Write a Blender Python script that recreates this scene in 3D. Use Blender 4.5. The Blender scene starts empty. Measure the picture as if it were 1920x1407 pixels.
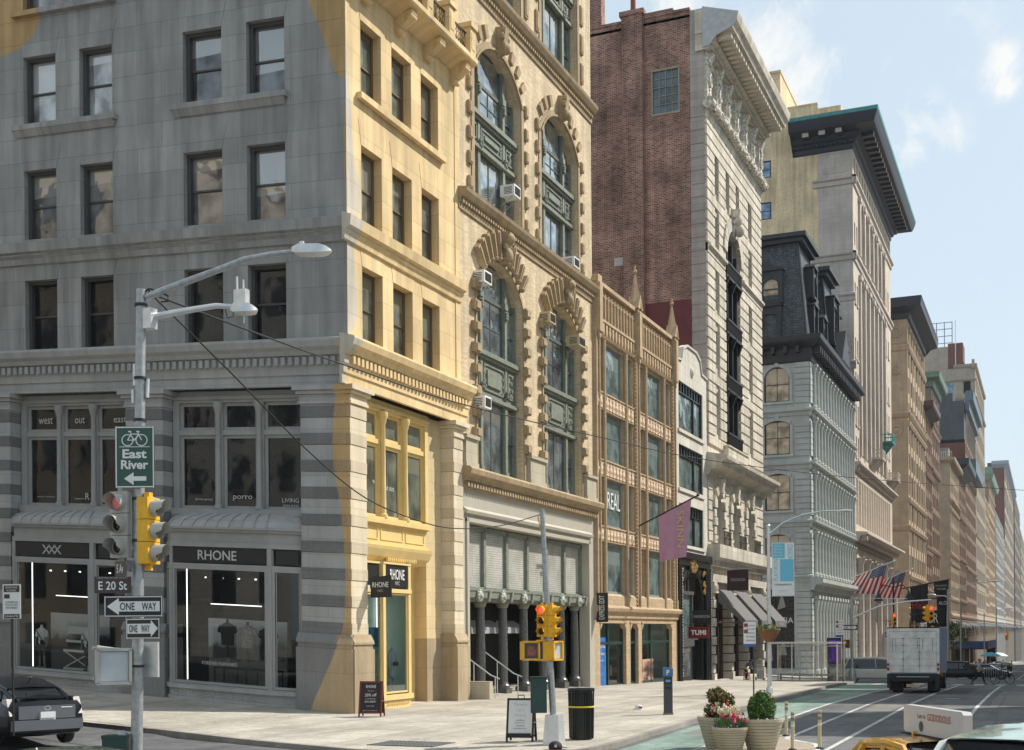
import bpy, bmesh, math, random
from mathutils import Vector, Matrix
R=math.radians; PI=math.pi
random.seed(7)
SC=bpy.context.scene; COL=SC.collection
# ---------------------------------------------------------------- camera
TH=R(23.0); F=2366.0; CAM=Vector((22.8,-39.0,2.8)); ROLL=.008
cd=bpy.data.cameras.new('camera'); cam=bpy.data.objects.new('camera',cd); COL.objects.link(cam); SC.camera=cam
cam.location=CAM
cam.rotation_euler=(Matrix.Rotation(TH,3,'Z')@Matrix.Rotation(PI/2,3,'X')@Matrix.Rotation(-ROLL,3,'Z')).to_euler()
cd.sensor_width=36; cd.lens=36*F/1920; cd.shift_y=(1187-703.5)/1920; cd.clip_end=6000; cd.clip_start=.2
SC.render.resolution_x=1024; SC.render.resolution_y=750
# ---------------------------------------------------------------- light
SUN=Vector((1.0,1.0,1.42)).normalized()
el=math.asin(SUN.z); az=math.atan2(SUN.x,SUN.y)
w=bpy.data.worlds.new('World'); SC.world=w; w.use_nodes=True
nt=w.node_tree; nt.nodes.clear(); N=nt.nodes.new; L=nt.links.new
out=N('ShaderNodeOutputWorld'); bg=N('ShaderNodeBackground'); sky=N('ShaderNodeTexSky')
sky.sky_type='NISHITA'; sky.sun_disc=False; sky.sun_elevation=el; sky.sun_rotation=az
sky.air_density=1.0; sky.dust_density=1.6; sky.ozone_density=1.0
bg.inputs['Strength'].default_value=.105
tc=N('ShaderNodeTexCoord')
def dirn(px,py):
    u=px-960; v=py-1187
    return (Vector((-math.sin(TH),math.cos(TH),0))*F+Vector((math.cos(TH),math.sin(TH),0))*u-Vector((0,0,1))*v).normalized()
# clouds: soft patches by direction, broken by noise
nz=N('ShaderNodeTexNoise'); nz.inputs['Scale'].default_value=14; nz.inputs['Detail'].default_value=12; nz.inputs['Roughness'].default_value=.66; nz.inputs['Distortion'].default_value=.35
L(tc.outputs['Generated'],nz.inputs['Vector'])
acc=None
def M(op,a,b=None,c=None,tree=None):
    m=(tree or nt).nodes.new('ShaderNodeMath'); m.operation=op
    for i,v in enumerate((a,b,c)):
        if v is None: continue
        if isinstance(v,(int,float)): m.inputs[i].default_value=v
        else: (tree or nt).links.new(v,m.inputs[i])
    return m.outputs[0]
for (px,py,rad,am) in [(1450,110,.024,.85),(1495,165,.022,.8),(1535,140,.016,.6),(1560,100,.012,.4),(1650,40,.02,.3),(1780,60,.02,.25),(1500,40,.014,.4),(1725,280,.022,.85),(1690,305,.012,.6),(1762,290,.010,.7),(1715,330,.010,.5),(1886,128,.010,.42),(1900,165,.008,.38),(1865,150,.007,.35),(1285,5,.018,.6),(1640,110,.012,.3)]:
    d=dirn(px,py); vm=N('ShaderNodeVectorMath'); vm.operation='DISTANCE'; L(tc.outputs['Generated'],vm.inputs[0]); vm.inputs[1].default_value=d
    g=M('SUBTRACT',1.0,M('DIVIDE',vm.outputs['Value'],rad*2.0)); g=M('MULTIPLY',M('MAXIMUM',g,0),am)
    acc=g if acc is None else M('MAXIMUM',acc,g)
base=M('MULTIPLY',M('SUBTRACT',nz.outputs['Fac'],.62),1.2)   # faint general cloud
f=M('ADD',M('MULTIPLY',acc,1.0),M('MULTIPLY',M('SUBTRACT',nz.outputs['Fac'],.5),4.0))
f=M('MULTIPLY',M('SUBTRACT',f,.28),1.3); f=M('MINIMUM',M('MAXIMUM',f,0),1)
f=M('MULTIPLY',f,M('MINIMUM',M('MULTIPLY',acc,4),1))
f=M('ADD',f,M('MAXIMUM',base,0)); f=M('MINIMUM',M('MAXIMUM',f,0),.9)
mx=N('ShaderNodeMix'); mx.data_type='RGBA'; L(f,mx.inputs[0])
hz=N('ShaderNodeMix'); hz.data_type='RGBA'; hz.inputs[0].default_value=.66; hz.inputs[7].default_value=(6.9,8.1,8.8,1)
L(sky.outputs[0],hz.inputs[6]); L(hz.outputs[2],mx.inputs[6]); mx.inputs[7].default_value=(8.4,8.4,8.3,1)
L(mx.outputs[2],bg.inputs['Color']); L(bg.outputs[0],out.inputs[0])
sd=bpy.data.lights.new('sun','SUN'); sd.energy=5.0; sd.angle=R(.5); sd.color=(1,.95,.86)
so=bpy.data.objects.new('sun',sd); COL.objects.link(so); so.rotation_euler=SUN.to_track_quat('Z','Y').to_euler(); so.location=(60,20,80)
SC.view_settings.view_transform='Standard'; SC.view_settings.look='None'; SC.view_settings.gamma=1; SC.view_settings.use_curve_mapping=False
SC.view_settings.exposure=.17
# ---------------------------------------------------------------- geometry helpers
SH=0.0   # slope of the cross street's masonry courses
def ray(px,py):
    u=px-960; v=py-1187; c,s=math.cos(ROLL),math.sin(ROLL)
    return Vector((-math.sin(TH),math.cos(TH),0))*F+Vector((math.cos(TH),math.sin(TH),0))*(u*c+v*s)-Vector((0,0,1))*(-u*s+v*c)
def at(px,py,depth): return CAM+ray(px,py)*(depth/F)
ZP=[(-1e4,0),(12,0),(25,-.15),(40,-.45),(55,-.85),(70,-1.3),(96,-2.1),(3000,-65)]
def zg(x,y):
    for (a,za),(b,zb) in zip(ZP,ZP[1:]):
        if y<=b: z=za+(zb-za)*(y-a)/(b-a); break
    return z+.061*max(0,-x)
class MB:
    def __init__(s): s.v=[];s.f=[];s.m=[];s.sm=[]
    def face(s,pts,m=0,sm=False):
        n=len(s.v); s.v+= [tuple(p) for p in pts]; s.f.append(tuple(range(n,n+len(pts)))); s.m.append(m); s.sm.append(sm)
    def grid(s,rows,m=0,closed=False,sm=True):
        n=len(s.v); k=len(rows[0])
        for r in rows: s.v+=[tuple(p) for p in r]
        for i in range(len(rows)-1):
            for j in range(k if closed else k-1):
                a=n+i*k+j; b=n+i*k+(j+1)%k; s.f.append((a,b,b+k,a+k)); s.m.append(m); s.sm.append(sm)
    def box(s,x0,x1,y0,y1,z0,z1,m=0):
        if x0>x1:x0,x1=x1,x0
        if y0>y1:y0,y1=y1,y0
        if z0>z1:z0,z1=z1,z0
        n=len(s.v)
        s.v+=[(x0,y0,z0),(x1,y0,z0),(x1,y1,z0),(x0,y1,z0),(x0,y0,z1),(x1,y0,z1),(x1,y1,z1),(x0,y1,z1)]
        for q in ((0,3,2,1),(4,5,6,7),(0,1,5,4),(1,2,6,5),(2,3,7,6),(3,0,4,7)):
            s.f.append(tuple(n+i for i in q)); s.m.append(m); s.sm.append(False)
    def obox(s,c,sx,sy,sz,rot,m=0):   # oriented box, rot = Matrix 3x3
        n=len(s.v)
        for dz in (-.5,.5):
            for dx,dy in ((-.5,-.5),(.5,-.5),(.5,.5),(-.5,.5)):
                p=Vector(c)+rot@Vector((dx*sx,dy*sy,dz*sz)); s.v.append(tuple(p))
        for q in ((0,3,2,1),(4,5,6,7),(0,1,5,4),(1,2,6,5),(2,3,7,6),(3,0,4,7)):
            s.f.append(tuple(n+i for i in q)); s.m.append(m); s.sm.append(False)
    def ext(s,pts,y0,y1,m=0):       # polygon (x,z) extruded in y
        n=len(pts)
        s.face([(x,y0,z) for x,z in pts],m); s.face([(x,y1,z) for x,z in pts][::-1],m)
        for i in range(n):
            a,b=pts[i],pts[(i+1)%n]; s.face([(a[0],y0,a[1]),(a[0],y1,a[1]),(b[0],y1,b[1]),(b[0],y0,b[1])],m)
    def prof(s,pts,x0,x1,m=0):      # polygon (y,z) extruded in x
        n=len(pts)
        s.face([(x0,y,z) for y,z in pts],m); s.face([(x1,y,z) for y,z in pts][::-1],m)
        for i in range(n):
            a,b=pts[i],pts[(i+1)%n]; s.face([(x0,a[0],a[1]),(x1,a[0],a[1]),(x1,b[0],b[1]),(x0,b[0],b[1])],m)
    def exz(s,pts,z0,z1,m=0):       # polygon (x,y) extruded in z
        n=len(pts)
        s.face([(x,y,z0) for x,y in pts][::-1],m); s.face([(x,y,z1) for x,y in pts],m)
        for i in range(n):
            a,b=pts[i],pts[(i+1)%n]; s.face([(a[0],a[1],z0),(b[0],b[1],z0),(b[0],b[1],z1),(a[0],a[1],z1)],m)
    def lathe(s,cx,cy,prof,n=14,m=0,caps=True):
        rows=[[(cx+r*math.cos(2*PI*j/n),cy+r*math.sin(2*PI*j/n),z) for j in range(n)] for r,z in prof]
        s.grid(rows,m,True)
        if caps:
            s.face(rows[0][::-1],m); s.face(rows[-1],m)
    def tube(s,pts,r,n=8,m=0,r2=None,caps=True):
        pts=[Vector(p) for p in pts]; rows=[]
        for i,p in enumerate(pts):
            d=(pts[min(i+1,len(pts)-1)]-pts[max(i-1,0)]).normalized()
            u=d.cross(Vector((0,0,1)));
            if u.length<.05: u=d.cross(Vector((0,1,0)))
            u.normalize(); v=u.cross(d)
            rr=r if r2 is None else r+(r2-r)*i/(len(pts)-1)
            rows.append([p+u*rr*math.cos(2*PI*j/n)+v*rr*math.sin(2*PI*j/n) for j in range(n)])
        s.grid(rows,m,True)
        if caps: s.face(rows[0][::-1],m); s.face(rows[-1],m)
    def sph(s,c,r,n=10,m=0,k=6):
        if isinstance(r,(int,float)): r=(r,r,r)
        rows=[]
        for i in range(k+1):
            a=-PI/2+PI*i/k
            rows.append([(c[0]+r[0]*max(.001,math.cos(a))*math.cos(2*PI*j/n),c[1]+r[1]*max(.001,math.cos(a))*math.sin(2*PI*j/n),c[2]+r[2]*math.sin(a)) for j in range(n)])
        s.grid(rows,m,True)
    def build(s,name,mats,parent=None,loc=(0,0,0),rot=0,mesh_only=False,rot3=None):
        if not isinstance(mats,(list,tuple)): mats=[mats]
        me=bpy.data.meshes.new(name)
        vs=[(x,y,z+SH*x) for x,y,z in s.v] if SH else s.v
        me.from_pydata(vs,[],s.f); me.update()
        for mt in mats: me.materials.append(mt)
        me.polygons.foreach_set('material_index',[min(i,len(mats)-1) for i in s.m])
        me.polygons.foreach_set('use_smooth',s.sm)
        uvl=me.uv_layers.new(name='UVMap'); data=[]
        for p in me.polygons:
            nx,ny,nzz=abs(p.normal.x),abs(p.normal.y),abs(p.normal.z)
            for vi in p.vertices:
                x,y,z=s.v[vi]
                if nzz>=nx and nzz>=ny: data+=[x,y]
                elif ny>=nx: data+=[x,z]
                else: data+=[y,z]
        uvl.data.foreach_set('uv',data)
        if any(s.sm):
            try: me.set_sharp_from_angle(angle=R(40))
            except Exception: pass
        if mesh_only: return me
        return link(name,me,parent,loc,rot,rot3)
def link(name,me,parent=None,loc=(0,0,0),rot=0,rot3=None):
    o=bpy.data.objects.new(name,me); COL.objects.link(o)
    o.location=(loc[0],loc[1],loc[2]+SH*loc[0]); o.rotation_euler=rot3 if rot3 else (0,0,rot)
    if parent: o.parent=parent
    return o
def tag(o,label,cat=None,group=None,kind=None):
    if label: o['label']=label
    if cat: o['category']=cat
    if group: o['group']=group
    if kind: o['kind']=kind
    return o
def thing(name,label,cat,loc=(0,0,0),rot=0,group=None,rot3=None):
    o=bpy.data.objects.new(name,None); COL.objects.link(o); o.location=loc; o.rotation_euler=rot3 if rot3 else (0,0,rot); o.empty_display_size=.3
    return tag(o,label,cat,group)
def dup(root,loc,rot=None,label=None,group=None):
    r=root.copy(); COL.objects.link(r); r.location=loc
    if rot is not None: r.rotation_euler=(0,0,rot)
    if label: r['label']=label
    if group: r['group']=group
    for ch in list(root.children):
        c=ch.copy(); COL.objects.link(c); c.parent=r
        for g in ch.children:
            d=g.copy(); COL.objects.link(d); d.parent=c
    return r
def text(s,h,mat,parent,loc,rot=0,width=None,name='lettering',th=.012,vert=False,bold=0,rot3=None,top=False):
    cu=bpy.data.curves.new('txt','FONT'); cu.body=s; cu.size=1; cu.extrude=0; cu.align_x='LEFT'; cu.resolution_u=3
    if bold: cu.offset=bold
    ob=bpy.data.objects.new('txt',cu); COL.objects.link(ob)
    dg=bpy.context.evaluated_depsgraph_get(); dg.update()
    me=bpy.data.meshes.new_from_object(ob.evaluated_get(dg)); bpy.data.objects.remove(ob); bpy.data.curves.remove(cu)
    vs=[v.co.copy() for v in me.vertices]
    if not vs: return None
    x0=min(v.x for v in vs);x1=max(v.x for v in vs);y0=min(v.y for v in vs);y1=max(v.y for v in vs)
    sy=h/(y1-y0); sx=sy if width is None else width/(x1-x0)
    for v,c in zip(me.vertices,vs):
        X=(c.x-(x0+x1)/2)*sx; Z=(c.y-(y0+y1)/2)*sy
        if vert: X,Z=Z,-X
        v.co=(X,-th if not top else Z,(Z+SH*X) if not top else th)
    me.name=name; me.materials.clear(); me.materials.append(mat); me.update()
    return link(name,me,parent,loc,rot,rot3)
def holes_cut(x0,x1,z0,z1,holes):
    iv=[(x0,x1)]
    for h in holes:
        if h[3]<=z0+1e-4 or h[2]>=z1-1e-4: continue
        n=[]
        for a,b in iv:
            if h[1]<=a or h[0]>=b: n.append((a,b)); continue
            if h[0]>a: n.append((a,h[0]))
            if h[1]<b: n.append((h[1],b))
        iv=n
    return iv
def wall(mb,x0,x1,z0,z1,holes=(),depth=.4,m=0,mr=None,y=0):
    """flat wall in plane y with openings (x0,x1,z0,z1[,arch rise]) and reveals going in by depth"""
    mr=m if mr is None else mr
    hs=[h for h in holes if h[0]>=x0-1e-4 and h[1]<=x1+1e-4 and h[3]>z0 and h[2]<z1]
    zs=sorted({z0,z1}|{min(max(h[2],z0),z1) for h in hs}|{min(max(h[3],z0),z1) for h in hs})
    for a,b in zip(zs,zs[1:]):
        for c,d in holes_cut(x0,x1,a,b,hs): mb.face([(c,y,a),(d,y,a),(d,y,b),(c,y,b)],m)
    for h in hs:
        a,b,c,d=h[:4]; r=h[4] if len(h)>4 else 0; e=y+depth
        mb.face([(a,y,c),(a,e,c),(a,e,d-r),(a,y,d-r)],mr); mb.face([(b,y,c),(b,y,d-r),(b,e,d-r),(b,e,c)],mr)
        mb.face([(a,y,c),(b,y,c),(b,e,c),(a,e,c)],mr)
        if not r: mb.face([(a,y,d),(a,e,d),(b,e,d),(b,y,d)],mr)
        else:
            pts=arc(a,b,d,r,12)
            for p,q in zip(pts,pts[1:]):
                mb.face([(p[0],y,p[1]),(q[0],y,q[1]),(q[0],y,d),(p[0],y,d)],m)
                mb.face([(p[0],y,p[1]),(p[0],e,p[1]),(q[0],e,q[1]),(q[0],y,q[1])],mr)
def arc(a,b,top,r,n=12):
    hw=(b-a)/2; Rr=(hw*hw+r*r)/(2*r); cz=top-Rr; cx=(a+b)/2; t=math.asin(min(1,hw/Rr))
    if r>hw: t=PI/2; 
    return [(cx+Rr*math.sin(-t+2*t*i/n),cz+Rr*math.cos(-t+2*t*i/n)) for i in range(n+1)]
def arcband(mb,a,b,top,r,w,y0,y1,m=0,n=12):
    hw=(b-a)/2; Rr=(hw*hw+r*r)/(2*r); cz=top-Rr; cx=(a+b)/2; t=math.asin(min(1,hw/Rr))
    for i in range(n):
        t0=-t+2*t*i/n; t1=-t+2*t*(i+1)/n
        mb.ext([(cx+q*math.sin(u),cz+q*math.cos(u)) for q,u in ((Rr,t0),(Rr+w,t0),(Rr+w,t1),(Rr,t1))],y0,y1,m)
def radial(mb,a,b,top,r,ang,w,r0,r1,y0,y1,m=0,taper=1.0):
    hw=(b-a)/2; Rr=(hw*hw+r*r)/(2*r); cz=top-Rr; cx=(a+b)/2
    d=(math.sin(ang),math.cos(ang)); p=(d[1],-d[0])
    mb.ext([(cx+d[0]*(Rr+q)+p[0]*w*sg*k/2,cz+d[1]*(Rr+q)+p[1]*w*sg*k/2) for q,sg,k in ((r0,-1,1),(r1,-1,taper),(r1,1,taper),(r0,1,1))],y0,y1,m)
def courses(mb,x0,x1,z0,z1,pitch,gap,holes=(),y=-.06,t=.06,m=0,alt=None):
    k=0; z=z0
    while z<z1-.05:
        zt=min(z+pitch-gap,z1)
        for a,b in holes_cut(x0,x1,z,zt,holes): mb.box(a,b,y,y+t-.002,z,zt,m if not alt else alt[k%len(alt)])
        z+=pitch; k+=1
_wc={}
def window(parent,x,z,w,h,style='dh',y=.4,fr=None,gl=None,rot=0,base=(0,0,0),cols=1,rows=1,ft=.08,nopane=False,name='window',rise=0):
    """window part: frame mesh with one pane child; x,z in facade coordinates"""
    key=(round(w,3),round(h,3),style,fr.name,gl.name if gl else '',cols,rows,ft,nopane,SH,rise)
    if key not in _wc:
        f=MB()
        f.box(0,ft,0,.09,0,h); f.box(w-ft,w,0,.09,0,h); f.box(ft,w-ft,0,.09,0,ft); f.box(ft,w-ft,0,.09,h-ft,h)
        if style=='dh': f.box(ft,w-ft,.01,.1,h*.5-.035,h*.5+.035)
        for i in range(1,cols): f.box(w*i/cols-.025,w*i/cols+.025,.02,.08,ft,h-ft)
        for i in range(1,rows): f.box(ft,w-ft,.022,.078,h*i/rows-.025,h*i/rows+.025)
        p=MB()
        if style=='dh':
            p.face([(ft,.05,h*.5),(w-ft,.05,h*.5),(w-ft,.05,h-ft),(ft,.05,h-ft)]); p.face([(ft,.075,ft),(w-ft,.075,ft),(w-ft,.075,h*.5),(ft,.075,h*.5)])
        else: p.face([(ft/2,.05,ft/2),(w-ft/2,.05,ft/2),(w-ft/2,.05,h-ft/2),(ft/2,.05,h-ft/2)])
        _wc[key]=(f.build(name,[fr,gl],mesh_only=True),p.build('pane',gl,mesh_only=True))
    fm,pm=_wc[key]
    c,s=math.cos(rot),math.sin(rot)
    lx,ly=x,y
    o=bpy.data.objects.new(name,fm); COL.objects.link(o); o.parent=parent
    o.location=(base[0]+c*lx-s*ly,base[1]+s*lx+c*ly,base[2]+z+SH*x); o.rotation_euler=(0,0,rot)
    if not nopane:
        g=bpy.data.objects.new('pane',pm); COL.objects.link(g); g.parent=o
    return o

_pc={}
def panes(parent,holes,y,mat,rot,base=(0,0,0),name='window',frame=0):
    """one window object per opening (mesh shared between equal sizes)"""
    for h in holes:
        w,hh=round(h[1]-h[0],3),round(h[3]-h[2],3); key=(w,hh,mat.name,frame.name if frame else '')
        if key not in _pc:
            m_=MB(); m_.face([(0,0,0),(w,0,0),(w,0,hh),(0,0,hh)],0)
            fm=1 if frame else 0
            m_.box(0,w,-.06,.0,hh*.52-.04,hh*.52+.04,fm); m_.box(0,.09,-.07,.0,0,hh,fm); m_.box(w-.09,w,-.07,0,0,hh,fm); m_.box(.09,w-.09,-.07,0,hh-.09,hh,fm); m_.box(.09,w-.09,-.07,0,0,.09,fm)
            _pc[key]=m_.build(name,[mat,frame] if frame else mat,mesh_only=True)
        c,s=math.cos(rot),math.sin(rot); o=bpy.data.objects.new(name,_pc[key]); COL.objects.link(o); o.parent=parent
        o.location=(base[0]+c*h[0]-s*y,base[1]+s*h[0]+c*y,base[2]+h[2]); o.rotation_euler=(0,0,rot)
# ---------------------------------------------------------------- materials
def newmat(name):
    m=bpy.data.materials.new(name); m.use_nodes=True; t=m.node_tree
    return m,t,t.nodes['Principled BSDF']
def lin(c): return tuple((x/12.92 if x<=.04045 else ((x+.055)/1.055)**2.4) for x in c)
def plain(name,col,rough=.5,metal=0,var=.12,scale=3,bump=0,emit=0,spec=.5,coat=0):
    m,t,b=newmat(name); n=t.nodes.new; l=t.links.new
    b.inputs['Roughness'].default_value=rough; b.inputs['Metallic'].default_value=metal; b.inputs['Specular IOR Level'].default_value=spec
    if coat: b.inputs['Coat Weight'].default_value=coat; b.inputs['Coat Roughness'].default_value=.05
    tc=n('ShaderNodeTexCoord')
    if var:
        z=n('ShaderNodeTexNoise'); z.inputs['Scale'].default_value=scale; z.inputs['Detail'].default_value=5; l(tc.outputs['Object'],z.inputs['Vector'])
        r=n('ShaderNodeMapRange'); r.inputs[1].default_value=.3; r.inputs[2].default_value=.7; r.inputs[3].default_value=1-var; r.inputs[4].default_value=1+var; l(z.outputs['Fac'],r.inputs[0])
        v=n('ShaderNodeVectorMath'); v.operation='SCALE'; v.inputs[0].default_value=col[:3]; l(r.outputs[0],v.inputs['Scale']); l(v.outputs[0],b.inputs['Base Color'])
        if bump:
            bp=n('ShaderNodeBump'); bp.inputs['Strength'].default_value=bump; bp.inputs['Distance'].default_value=.02; l(z.outputs['Fac'],bp.inputs['Height']); l(bp.outputs[0],b.inputs['Normal'])
    else: b.inputs['Base Color'].default_value=(*col[:3],1)
    if emit: b.inputs['Emission Color'].default_value=(*col[:3],1); b.inputs['Emission Strength'].default_value=emit
    return m
def masonry(name,col,bw=1.2,bh=.5,mort=.012,mcol=None,var=.08,big=.12,streak=.12,bump=.5,rough=.85,col2=None,grain=.1,mask=None,scol=None):
    """blocks laid by UV in metres, with tone variation block to block, weathering patches and rain streaks"""
    m,t,b=newmat(name); n=t.nodes.new; l=t.links.new
    b.inputs['Roughness'].default_value=rough; b.inputs['Specular IOR Level'].default_value=.25
    uv=n('ShaderNodeUVMap'); uv.uv_map='UVMap'; tc=n('ShaderNodeTexCoord')
    br=n('ShaderNodeTexBrick'); l(uv.outputs[0],br.inputs['Vector']); br.inputs['Scale'].default_value=1
    br.inputs['Brick Width'].default_value=bw; br.inputs['Row Height'].default_value=bh; br.inputs['Mortar Size'].default_value=mort; br.inputs['Mortar Smooth'].default_value=.2
    br.inputs['Color1'].default_value=(*[c*(1-var) for c in col],1); c2=col2 or col
    br.inputs['Color2'].default_value=(*[c*(1+var) for c in c2],1); mc=mcol or [c*.62 for c in col]
    br.inputs['Mortar'].default_value=(*mc,1); br.inputs['Bias'].default_value=0
    def noise(sc,vec,det=5,rg=.55):
        z=n('ShaderNodeTexNoise'); z.inputs['Scale'].default_value=sc; z.inputs['Detail'].default_value=det; z.inputs['Roughness'].default_value=rg; l(vec,z.inputs['Vector']); return z.outputs['Fac']
    mp=n('ShaderNodeMapping'); mp.inputs['Scale'].default_value=(1.6,.12,1); l(uv.outputs[0],mp.inputs['Vector'])
    a=noise(.35,uv.outputs[0]); s2=noise(1.3,mp.outputs[0]); g=noise(26,tc.outputs['Object'],4,.7)
    def rng(f,amt):
        r=n('ShaderNodeMapRange'); r.inputs[1].default_value=.3; r.inputs[2].default_value=.7; r.inputs[3].default_value=1-amt; r.inputs[4].default_value=1+amt*.6; l(f,r.inputs[0]); return r.outputs[0]
    f=M('MULTIPLY',M('MULTIPLY',rng(a,big),rng(s2,streak),tree=t),rng(g,grain),tree=t)
    colout=br.outputs['Color']
    if mask:   # second tone over part of the wall: mask(t) returns a factor socket
        mx=n('ShaderNodeMix'); mx.data_type='RGBA'; l(mask(t),mx.inputs[0]); l(colout,mx.inputs[6])
        tn=n('ShaderNodeMix'); tn.data_type='RGBA'; tn.blend_type='MULTIPLY'; tn.inputs[0].default_value=1; l(colout,tn.inputs[6]); tn.inputs[7].default_value=(*scol,1)
        l(tn.outputs[2],mx.inputs[7]); colout=mx.outputs[2]
    v=n('ShaderNodeVectorMath'); v.operation='SCALE'; l(colout,v.inputs[0]); l(f,v.inputs['Scale']); l(v.outputs[0],b.inputs['Base Color'])
    if bump:
        bp=n('ShaderNodeBump'); bp.inputs['Strength'].default_value=bump; bp.inputs['Distance'].default_value=.015
        h=M('SUBTRACT',M('MULTIPLY',g,.35,tree=t),br.outputs['Fac'],tree=t); l(h,bp.inputs['Height']); l(bp.outputs[0],b.inputs['Normal'])
    return m
def glassy(name,col,rough=.04,wave=.06,blind=0,bcol=(.5,.48,.42),spec=.8,metal=.0,wscale=.9):
    """window pane seen from outside: dark room behind a glossy, slightly wavy sheet; some panes have drawn blinds"""
    m,t,b=newmat(name); n=t.nodes.new; l=t.links.new
    b.inputs['Roughness'].default_value=rough; b.inputs['Specular IOR Level'].default_value=spec; b.inputs['Metallic'].default_value=metal
    tc=n('ShaderNodeTexCoord'); oi=n('ShaderNodeObjectInfo'); geo=n('ShaderNodeNewGeometry')
    z=n('ShaderNodeTexNoise'); z.inputs['Scale'].default_value=wscale; z.inputs['Detail'].default_value=1.5; l(geo.outputs['Position'],z.inputs['Vector'])
    bp=n('ShaderNodeBump'); bp.inputs['Strength'].default_value=1; bp.inputs['Distance'].default_value=wave; l(z.outputs['Fac'],bp.inputs['Height']); l(bp.outputs[0],b.inputs['Normal'])
    z2=n('ShaderNodeTexNoise'); z2.inputs['Scale'].default_value=1.1; z2.inputs['Detail'].default_value=3; l(geo.outputs['Position'],z2.inputs['Vector'])
    r=n('ShaderNodeMapRange'); r.inputs[1].default_value=.35; r.inputs[2].default_value=.65; r.inputs[3].default_value=.55; r.inputs[4].default_value=1.5; l(z2.outputs['Fac'],r.inputs[0])
    v=n('ShaderNodeVectorMath'); v.operation='SCALE'; v.inputs[0].default_value=col; l(r.outputs[0],v.inputs['Scale'])
    if blind:
        mx=n('ShaderNodeMix'); mx.data_type='RGBA'; l(v.outputs[0],mx.inputs[6]); mx.inputs[7].default_value=(*bcol,1)
        sp=n('ShaderNodeSeparateXYZ'); l(tc.outputs['Generated'],sp.inputs[0])
        lim=M('SUBTRACT',1.0,M('MULTIPLY',oi.outputs['Random'],blind*1.6,tree=t),tree=t)
        fac=M('MULTIPLY',M('GREATER_THAN',sp.outputs['Z'],lim,tree=t),.8,tree=t); l(fac,mx.inputs[0]); l(mx.outputs[2],b.inputs['Base Color'])
    else: l(v.outputs[0],b.inputs['Base Color'])
    return m
def clearglass(name,tint=(.9,.95,.94),refl=.16):
    m=bpy.data.materials.new(name); m.use_nodes=True; t=m.node_tree; t.nodes.clear(); n=t.nodes.new; l=t.links.new
    o=n('ShaderNodeOutputMaterial'); mx=n('ShaderNodeMixShader'); tr=n('ShaderNodeBsdfTransparent'); gl=n('ShaderNodeBsdfGlossy'); fr=n('ShaderNodeFresnel')
    tr.inputs[0].default_value=(*tint,1); gl.inputs['Roughness'].default_value=.02; gl.inputs[0].default_value=(.9,.9,.9,1); fr.inputs[0].default_value=1.5
    l(M('MINIMUM',M('ADD',M('MULTIPLY',fr.outputs[0],.8,tree=t),refl,tree=t),1,tree=t),mx.inputs[0]); l(tr.outputs[0],mx.inputs[1]); l(gl.outputs[0],mx.inputs[2]); l(mx.outputs[0],o.inputs[0])
    return m
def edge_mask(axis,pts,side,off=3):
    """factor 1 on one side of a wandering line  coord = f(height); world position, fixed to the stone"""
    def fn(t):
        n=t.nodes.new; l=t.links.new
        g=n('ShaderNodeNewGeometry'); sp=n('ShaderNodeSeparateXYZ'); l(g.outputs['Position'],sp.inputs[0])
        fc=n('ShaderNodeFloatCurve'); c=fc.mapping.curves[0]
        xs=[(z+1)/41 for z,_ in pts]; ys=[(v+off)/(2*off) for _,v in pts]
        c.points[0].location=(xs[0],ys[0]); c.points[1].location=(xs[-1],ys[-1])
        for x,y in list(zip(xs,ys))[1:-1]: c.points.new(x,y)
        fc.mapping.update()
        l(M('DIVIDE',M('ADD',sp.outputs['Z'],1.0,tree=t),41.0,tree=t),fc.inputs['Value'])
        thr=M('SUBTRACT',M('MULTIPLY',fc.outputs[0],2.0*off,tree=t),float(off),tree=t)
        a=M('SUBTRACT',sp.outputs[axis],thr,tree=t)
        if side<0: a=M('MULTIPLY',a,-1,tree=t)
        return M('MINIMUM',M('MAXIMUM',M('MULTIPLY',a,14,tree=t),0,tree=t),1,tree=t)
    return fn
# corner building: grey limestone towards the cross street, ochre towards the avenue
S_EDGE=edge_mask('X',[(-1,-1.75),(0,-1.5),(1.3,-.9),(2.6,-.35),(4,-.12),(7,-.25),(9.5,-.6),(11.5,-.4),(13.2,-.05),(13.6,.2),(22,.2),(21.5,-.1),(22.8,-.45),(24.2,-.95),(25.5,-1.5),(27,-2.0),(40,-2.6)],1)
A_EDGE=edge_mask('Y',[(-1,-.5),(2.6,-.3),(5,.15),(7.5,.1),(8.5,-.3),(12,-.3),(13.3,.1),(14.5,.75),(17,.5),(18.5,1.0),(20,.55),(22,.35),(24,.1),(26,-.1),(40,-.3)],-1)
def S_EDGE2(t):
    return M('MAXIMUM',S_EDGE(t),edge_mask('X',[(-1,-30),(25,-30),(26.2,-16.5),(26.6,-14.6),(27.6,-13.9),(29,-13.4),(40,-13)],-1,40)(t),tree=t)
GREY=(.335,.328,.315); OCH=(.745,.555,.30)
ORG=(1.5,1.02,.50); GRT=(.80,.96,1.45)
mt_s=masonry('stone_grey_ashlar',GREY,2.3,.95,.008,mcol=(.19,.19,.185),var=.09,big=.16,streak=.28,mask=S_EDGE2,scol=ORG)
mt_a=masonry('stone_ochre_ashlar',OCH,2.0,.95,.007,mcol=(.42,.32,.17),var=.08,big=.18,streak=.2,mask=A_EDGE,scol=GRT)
mt_sl=masonry('stone_grey_light',(.40,.395,.385),1.6,.56,.006,var=.05,mask=S_EDGE,scol=ORG)
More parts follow.
